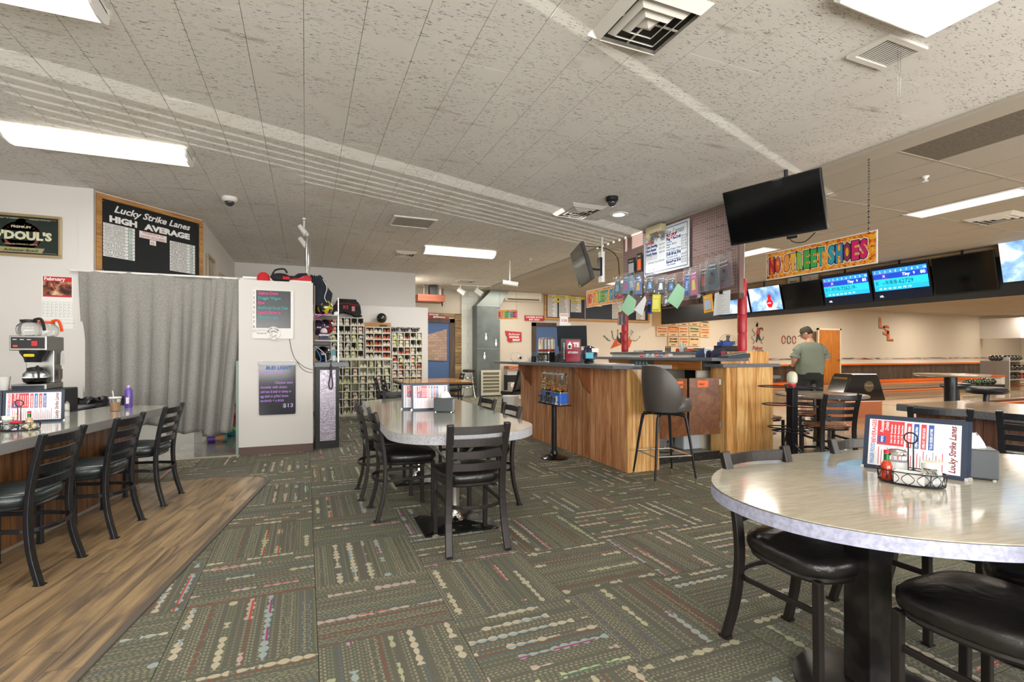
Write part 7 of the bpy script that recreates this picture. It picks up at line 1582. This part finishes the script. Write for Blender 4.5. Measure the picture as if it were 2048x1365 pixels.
# ================================================================ SCREENS
def tv(name, label, M, w_, h_, scr=None, th=.05, lit=None):
    t = thing(name, label, 'television'); t.matrix_world = M
    G().box(-w_/2,-h_/2,-th,w_/2,h_/2,0).make('case', BLACKP, t, bevel=.006); G().box(-w_/2+.012,-h_/2+.02,0,w_/2-.012,h_/2-.012,.003).make('screen', scr or mat('dark_glossy_screen','0a0c0e',.10,spec=.45), t); return t
hx = Vector((.28,-.96,0)).normalized()
M = frame((4.36,3.68,2.72), hx, Vector((0,0,1))+hx.cross(Vector((0,0,1)))*.13)
M = frame((4.36,3.68,2.725), hx, (Vector((0,0,1))+Vector((-.96,-.28,0))*.20).normalized() if False else (Vector((0,0,1))+Vector((-.96,-.28,0))*-.0))
tl = math.radians(19); up_ = Vector((0,0,1)); nrm_ = hx.cross(up_)   # faces the diner side
upt = (up_*math.cos(tl)+nrm_*math.sin(tl)).normalized()
M = frame((4.36,3.68,2.735), hx, upt)
t = tv('wall_television', 'large black switched-off television hanging tilted above the red pole', M, .95, .575)
G().box(-.12,-.1,-.13,.12,.15,-.05).make('rear_housing', BLACKP, t); G().tube([(0,0,-.12),(.02,.15,-.35),(.02,.35,-.42)], .02, 8).make('mount_arm', BLACKM, t)
G().tube(smoothpts([(.1,-.29,-.02),(.16,-.36,-.02),(.26,-.37,-.02),(.36,-.30,-.02)],5), .005, 5).make('dangling_cable', BLACKP, t); G().box(.10,-.32,-.04,.2,-.295,-.01).make('sensor_box', BLACKP, t)
h2_ = Vector((-.33,-.944,0)).normalized()   # image-right edge is the near one
n2_ = h2_.cross(up_); tl = math.radians(16); up2 = (up_*math.cos(tl)+n2_*math.sin(tl)).normalized()
t = tv('wall_television', 'black television seen nearly edge-on, on a white arm at the far end of the pegboard', frame((3.70,6.37,2.56), h2_, up2), .86, .54)
G().box(.10,-.25,-.09,.3,.1,-.05).make('rear_housing', BLACKP, t); G().prism([(-.36,-.27),(-.30,-.27),(-.30,-.24),(-.36,-.24)], .003,.005).make('yellow_sticker', mat('item_e0d83a','e0d83a',.5), t)
t = thing('tv_arm_mount', 'white wall plate with a black folding arm behind the edge-on television', 'mount', (4.45, 7.0, 2.5)); G().box(0,-.03,-.05,.06,.06,.45).make('plate', WHITEP, t); G().tube([(0,0,.15),(-.2,-.15,.12),(-.40,-.3,.10)], 0, rect=(.04,.03)).make('arm', BLACKM, t); G().box(-.03,-.04,.05,.01,.06,.35).make('pivot', BLACKM, t)
G().cyl((.03,0,.45),(.03,0,.69),.015,n=8).make('drop_rod', WHITEP, t)
# score monitors over the foul line
XM = 11.3
def gxm(px, py, X=XM): return wx(px, py, X)
struct(G().box(XM+.05, YF, gxm(2040,590).z-.0, XM+.11, 14.0, 3.0).make('trim_9', mat('black_valance','17181a',.5)))
def clouds():
    n = noise(coord(), 2.4, 4., .55, .4); return ramp(n, [(.35, srgb('3f78b8')), (.5, srgb('8fb6dc')), (.62, srgb('e6eef6'))])
CLD = mat('cloud_screen','8fb6dc',.2,emit=.75,fn=clouds); SCB = mat('score_blue_screen','0a1430',.2,emit=.3)
spec_ = [(1430,1497,'cloud','first cloudy lane screen with a red pin, left of the red pole'),(1498,1563,'cloud','second cloudy lane screen with a red pin, right of the red pole'),(1565,1643,'off','dark switched-off lane monitor right of the cloudy screens'),(1645,1742,'blue','left blue bowling score screen'),(1744,1862,'blue','right blue bowling score screen'),(1864,1994,'off','large dark lane monitor right of the blue score screens'),(1997,2140,'cloud','cloudy screen cut by the right picture edge')]
for k, (xa, xb_, kind, lab) in enumerate(spec_):
    ya = gxm(xa+4, 600).y; yb_ = gxm(xb_+4, 600).y; w_ = ya-yb_-.03; h_ = min(w_*.56, .66) if k > 1 else .66
    hh = {0:.66,1:.66,2:.64,3:.70,4:.72,5:.72,6:.80}[k]; zc = 2.42+hh/2-.02
    if k > 1: zc = 2.40+hh/2
    if k == 6: zc += .10
    tl = math.radians(14); hx_ = Vector((0,-1,0)); n_ = hx_.cross(up_); u_ = (up_*math.cos(tl)+n_*math.sin(tl)).normalized()
    scr = {'cloud':CLD,'off':None,'blue':mat('score_navy','0b1836',.2,emit=.15)}[kind]
    t = tv('lane_monitor', lab, frame((XM-.06, (ya+yb_)/2, zc), hx_, u_), w_, hh, scr)
    G().cyl((0,hh/2,-.05),(0,hh/2+.0+max(.05,CEIL-zc-hh/2-.02),-.08),.02,n=8).make('hanger', BLACKM, t)
    if kind == 'blue':
        g = G(); W2, H2 = w_-.06, hh*.62; y0_ = -hh*.22; cy = [(0,.22,'1ea0dc'),(.22,.55,'1cb4d8'),(.55,.80,'1a3cb0'),(.80,1.0,'2a86d8')]
        ms = []
        for q, (f0, f1, c) in enumerate(cy): g.box(-W2/2, y0_+H2*f0, .003, W2/2, y0_+H2*f1, .0045, q); ms.append(mat('scr_'+c, c, .3, emit=.9))
        for q in range(10): g.text(str(q+1), .06, I4, 4, -W2/2+W2*(q+.3)/10, y0_+H2*.84, .006); 
        g.text('X', .08, I4, 4, -W2*.32, y0_+H2*.62, .006); g.text('Tiny', .08, I4, 4, W2*.05, y0_+H2*.62, .006, shear=.2, off=.002); g.text('9', .08, I4, 4, W2*.25, y0_+H2*.62, .006); g.text('85' if k == 3 else '80', .09, I4, 4, W2*.38, y0_+H2*.62, .006, off=.002)
        g.text('X1-97/8-7262-/9-' if k == 3 else 'X  --9/8/8-62729', .12, I4, 5, -W2*.48, y0_+H2*.28, .006, w=W2*.72)
        g.text('18  36  45  53  62  70  79', .05, I4, 4, -W2*.42, y0_+H2*.06, .006, w=W2*.6); g.box(-W2/2,y0_+H2*.79,.0045,-W2*.15,y0_+H2*.805,.006,6); g.box(-W2/2,y0_+H2*.55,.0045,-W2*.2,y0_+H2*.565,.006,6)
        g.text('LSL', .05, I4, 4, -W2*.42, -hh*.40, .006, off=.002)
        g.make('score_display', ms+[emitm('scr_white','eef6ff',1.0), mat('scr_ink','06344a',.5), mat('scr_magenta','b02070',.3,emit=.6)], t)
    if kind == 'cloud':
        pin_g(hh*1.35).xf(Matrix.Translation((w_*.12 if k else w_*.28, -hh*.36, .006)) @ Matrix.Rotation(-PI/2,4,'X') @ Matrix.Rotation(.08,4,'Y') @ Matrix.Scale(.02,4,Vector((0,1,0))) @ Matrix.Scale(1.9,4,Vector((1,0,0)))).make('red_pin_picture', mat('screen_red','d01624',.3,emit=.7), t) if k < 6 else None
        if k < 6: G().text('strike', .05, I4, 0, w_*.06 if k else w_*.22, -hh*.20, .02, shear=.3, off=.001).text('LANE %d' % (k+1), .05, I4, 1, w_*.28, -hh*.42, .006).make('screen_text', [emitm('scr_white','eef6ff',1.0), mat('scr_ink','06344a',.5)], t)
a_, b_ = gxm(1578,562,XM), gxm(1638,557,XM); t = thing('white_ac_panel', 'pale grey panel with an oval logo above the dark lane monitor', 'sign'); t.matrix_world = FX((XM-.02, gxm(1578,560).y, 3.02)); w_ = gxm(1578,560).y-gxm(1638,560).y
G().box(0,-.02,0,w_,.16,.02).make('panel', mat('pale_panel','b5b0a4',.5), t); G().tube([(w_*.62+.12*math.cos(2*PI*i/20), .07+.045*math.sin(2*PI*i/20), .022) for i in range(20)], .004, 4, closed=True).make('oval_logo', mat('logo_blue','3a5a8a',.5), t); G().text('Steltronic', .05, I4, 0, .05, .05, .022, off=.002).make('lettering', BLACKL, t)
# ================================================================ LANE AREA
def ball_return(label, loc, rz):
    t = thing('ball_return', label, 'ball return', loc, rz); BB = mat('gloss_black_shell','131212',.1,coat=.8)
    pr = [(0,.20),(1.05,.42),(.78,1.05),(.70,1.12),(.10,1.12),(.0,1.02)]
    prf = [(-.62,.40),(.62,.40),(.42,.98),(.36,1.03),(-.30,1.03),(-.36,.96)]
    G().prism(prf, -.27, .27, M=frame((0,0,0),(1,0,0),(0,0,1))).make('hood', BB, t, bevel=.03)
    G().box(-.50,-.26,0,.52,.26,.40).make('orange_base', mat('orange_gloss_base','b9714c',.25,coat=.4), t, bevel=.01)
    G().prism([(-.20,-.01),(.20,-.01),(.20,.01),(-.20,.01)], .55, .95, M=Matrix.Translation((-.375,0,0))@Matrix.Rotation(PI/2,4,'Z')).make('opening_frame', mat('bronze_panel','8a7448',.3,.5), t)
    G().lathe([(.0001,0),(.14,0),(.14,.02)], n=24).xf(Matrix.Translation((-.40,0,.70))@Matrix.Rotation(-PI/2,4,'Y')).make('ball_hole', BLACKP, t)
    G().lathe([(.0001,0),(.13,0),(.12,.01)], n=28).xf(Matrix.Translation((.14,-.272,.74))@Matrix.Rotation(PI/2,4,'X')).make('badge', mat('badge_bronze','6d6048',.3,.3), t); G().text('Brunswick', .05, frame((.04,-.285,.75),(1,0,0),(0,0,1)), 0, off=.001, w=.2).make('badge_lettering', mat('badge_text','b8b0a0',.4), t)
    return t
p_ = wz(1690, 850, 0); ball_return('glossy black ball return hood on an orange base by the round table', (10.3, 6.75, 0), math.radians(-12)); bpy.data.objects['ball_return'].scale = (.85,.85,.85)
# far ball rack
t = thing('ball_rack', 'pale ball rack with three tiers near the far right end of the lanes', 'rack', (24.6, 10.3, 0)); RKM = mat('rack_tan','8f8266',.5)
G().box(-.05,0,0,0,.5,1.15).make('end_panel', WHITEP, t); G().box(-.9,0,0,-.05,.5,1.01).make('grey_cabinet', mat('rack_grey','77716a',.5), t); G().box(0,.45,0,1.8,.5,1.15).make('back_panel', RKM, t)
for z_ in (.28,.60,.98): G().box(0,0,z_,1.8,.45,z_+.03).make('tier', mat('tier_pale','b3ac98',.4), t)
BC = ['c8642c','2c4a3a','1c1c20','3a3a40','1c1c20','26304a','24406a','1c1c20','b02030','1c1c20','2a2a2e','3a2434','26463a','1c1c20','2c3a2c','1c1c20','303036','1c2c24']
for k in range(18):
    row = k//5; i_ = k % 5; z_ = (.63,.31,1.01,1.01)[row]
    if row >= 2: i_ = k-10; xx = .12+.25*i_ if i_ < 5 else -.75+.25*(i_-5)
    else: xx = .18+.33*i_
    b_ = bball('%s bowling ball, %s from the left on the %s tier of the far rack' % ({'c8642c':'orange','b02030':'red'}.get(BC[k],'dark'), ORD[min(i_,8)], ['middle','lower','top','top'][row]), (24.6+xx, 10.3+.2, z_+(.11 if row < 2 else .109)), BC[k], '3c3c44', 6, False, g_='balls on the far rack')
t = thing('ball_tray', 'low orange and white ball return tray with balls beside the lanes', 'ball return', (21.4, 10.05, 0)); G().box(0,0,0,2.25,.45,.16).make('tray', BLACKP, t); G().box(2.05,0,.16,2.25,.45,.44).make('white_end', WHITEP, t); G().box(1.95,-.02,.44,2.26,.47,.5).make('orange_cap', ORANGE, t)
for k in range(6): bball('dark green-black ball, %s along the low lane tray' % ORD[k], (21.55+.33*k, 10.2, .27), ['1c1c20','26262a','2a6a3c','1f2a28','2c5a4a','26262a'][k], '3c4c44', 5, False, g_='balls on the low lane tray')
t = thing('lane_beam', 'pale boxed end wall above the far ball rack', 'beam', (32, 13.0, 2.05)); G().box(0,0,0,.3,1.6,1.0).make('box', WHITEWALL, t)
# ================================================================ THE MAN
def skin(name, verts, edges, radii, m, parent, lvl=2, root=0):
    me = bpy.data.meshes.new(name); me.from_pydata(verts, edges, []); me.materials.append(m)
    o = bpy.data.objects.new(name, me); COL.objects.link(o); o.parent = parent
    md = o.modifiers.new('skin','SKIN'); md.use_smooth_shade = True
    for i, r in enumerate(radii):
        sv = me.skin_vertices[0].data[i]; sv.radius = r if isinstance(r, tuple) else (r, r); sv.use_root = (i == root)
    sb = o.modifiers.new('sub','SUBSURF'); sb.levels = lvl; sb.render_levels = lvl; return o
SKN = mat('skin','b98a70',.55, bump=nb(60,.05,.002)); TEE = mat('grey_green_tshirt','717a6d',.9, bump=lambda: (noise(vscale(coord(),1,1,3),6.,3.,.6,1.),.5,.02)); SHO = mat('black_shorts','1f2120',.9); CAPM = mat('olive_cap','3f3d31',.85); SHOEB = mat('dark_shoe','2a2a2c',.6)
PM = thing('person', 'man in a grey-green T-shirt, dark cap and black shorts, seen from behind by the lanes', 'person', (8.75, 6.55, 0), math.radians(-24))
# body: facing +Y (away), slightly turned left, head bowed and turned left
V = [(0,0,.98),(0,.0,1.12),(0,.0,1.28),(0,-.01,1.42),(0,.0,1.52),(-.0,.03,1.60)]
Rd = [(.17,.12),(.17,.12),(.17,.12),(.13,.09),(.06,.06),(.055,.055)]
E_ = [(0,1),(1,2),(2,3),(3,4),(4,5)]
def add(v, r, frm): V.append(v); Rd.append(r); E_.append((frm, len(V)-1)); return len(V)-1
for s_ in (-1,1):
    sh_ = add((.17*s_,-.0,1.41), (.055,.055), 3); el = add((.30*s_,-.02,1.17), (.052,.052), sh_); wr = add((.21*s_,.20,1.05), (.034,.034), el); hd = add((.17*s_,.29,1.07), (.036,.026), wr)
    for q in range(4):
        f0 = add((.17*s_-.024+.016*q,.345,1.07), (.0095,.0095), hd); f1 = add((.17*s_-.024+.016*q,.375,1.045-.003*q), (.0085,.0085), f0)
    th_ = add((.13*s_,.28,1.085), (.011,.011), hd); add((.115*s_,.315,1.08), (.009,.009), th_)
    hp = add((.105*s_,.0,.90), (.115,.12), 0); kn = add((.12*s_,.02,.50), (.062,.066), hp); an = add((.125*s_,-.02,.10), (.042,.045), kn); add((.135*s_,.10,.035), (.045,.03), an); add((.14*s_,.17,.03), (.04,.022), len(V)-1)
skin('body', V, E_, Rd, SKN, PM, 2)
# head
HD = bpy.data.objects.new('head', None); HD.empty_display_size = .05; COL.objects.link(HD); HD.parent = PM; HD.location = (-.03,.05,1.66); HD.rotation_euler = (math.radians(-22), 0, math.radians(48))
g = G()
def headf(u, v):
    a_ = 2*PI*u; p_ = PI*v; r = math.sin(p_); x = .078*r*math.cos(a_); y = .098*r*math.sin(a_); z = .125*math.cos(p_)*-1
    if z < -.02: x *= 1-.25*min(1, (-z-.02)/.1); y = y*(1-.1*min(1,(-z)/.1))+.012
    if y > .07 and abs(x) < .02 and -.05 < z < .02: y += .022*(1-abs(x)/.02)*(1-abs(z+.02)/.04 if abs(z+.02) < .04 else 0)
    return Vector((x, y, z))
g.grid(headf, 36, 26, cu=True).make('face', SKN, HD, smooth=True)
for s_ in (-1,1): G().ball((.080*s_,-.005,-.005), .026, 10, sx=.35, sz=1.25).make('ear', SKN, HD, smooth=True); G().ball((.030*s_,.088,.012), .011, 10).make('eye', mat('eye_white','d8d4cc',.3), HD, smooth=True)
G().tube([(-.022,.094,-.062),(0,.100,-.064),(.022,.094,-.062)], .005, 6).make('mouth', mat('lips','8d5648',.5), HD, smooth=True)
HAIR = mat('dark_hair','2c2620',.9)
def hairf(u, v): a_ = PI+PI*u; q = headf(a_/(2*PI), .42+.28*v); return Vector((q.x*1.07, q.y*1.07-.004, q.z))
G().grid(hairf, 18, 6).make('hair', HAIR, HD, smooth=True)
G().lathe([(.088,.018),(.091,.05),(.085,.09),(.062,.125),(.0001,.138)], n=26, sy=1.14).make('cap_crown', CAPM, HD, smooth=True)
G().grid(lambda u, v: Vector((.085*math.cos(PI*u), .095*math.sin(PI*u)+.075*v*math.sin(PI*u), .022-.018*v*math.sin(PI*u))), 16, 5).make('cap_brim', CAPM, HD, smooth=True)
# clothes
def teef(u, v):
    a_ = 2*PI*u; z = .90+.60*v
    prof = [(0,.225,.175),(.12,.235,.185),(.35,.242,.19),(.6,.235,.172),(.8,.232,.150),(.9,.215,.125),(.97,.14,.09),(1,.085,.075)]
    for (v0,a0,b0),(v1,a1,b1) in zip(prof, prof[1:]):
        if v <= v1+1e-9: q = (v-v0)/(v1-v0); w_ = a0+(a1-a0)*q; d_ = b0+(b1-b0)*q; break
    e_ = 2.5; r = (abs(math.cos(a_))**e_+abs(math.sin(a_))**e_)**(-1/e_)
    f_ = 1+.02*math.sin(a_*4+v*9)*(1-v)
    return Vector((w_*r*math.cos(a_)*f_, d_*r*math.sin(a_)*f_+.005, z+.006*math.sin(a_*3)*(1-v)))
G().grid(teef, 40, 26, cu=True).make('tshirt', TEE, PM, smooth=True)
for s_ in (-1,1):
    p0, p1, p2 = Vector((.15*s_,-.0,1.40)), Vector((.245*s_,-.008,1.32)), Vector((.292*s_,-.015,1.20))
    G().tube([p0, (p0+p1)/2, p1, (p1+p2)/2, p2], [.088,.092,.088,.084,.088], 16).make('sleeve', TEE, PM, smooth=True)
G().lathe([(.23,.93),(.235,.86),(.23,.80)], n=28, sy=.80).make('shorts_waist', SHO, PM, smooth=True)
for s_ in (-1,1):
    G().tube([(.105*s_,.0,.90),(.112*s_,.004,.76),(.120*s_,.01,.62),(.124*s_,.015,.53)], [.132,.128,.118,.115], 18).make('shorts_leg', SHO, PM, smooth=True)
    G().ball((.135*s_,.07,.045), .06, 14, sx=.85, sy=2.2, sz=.75).make('shoe', SHOEB, PM, smooth=True)
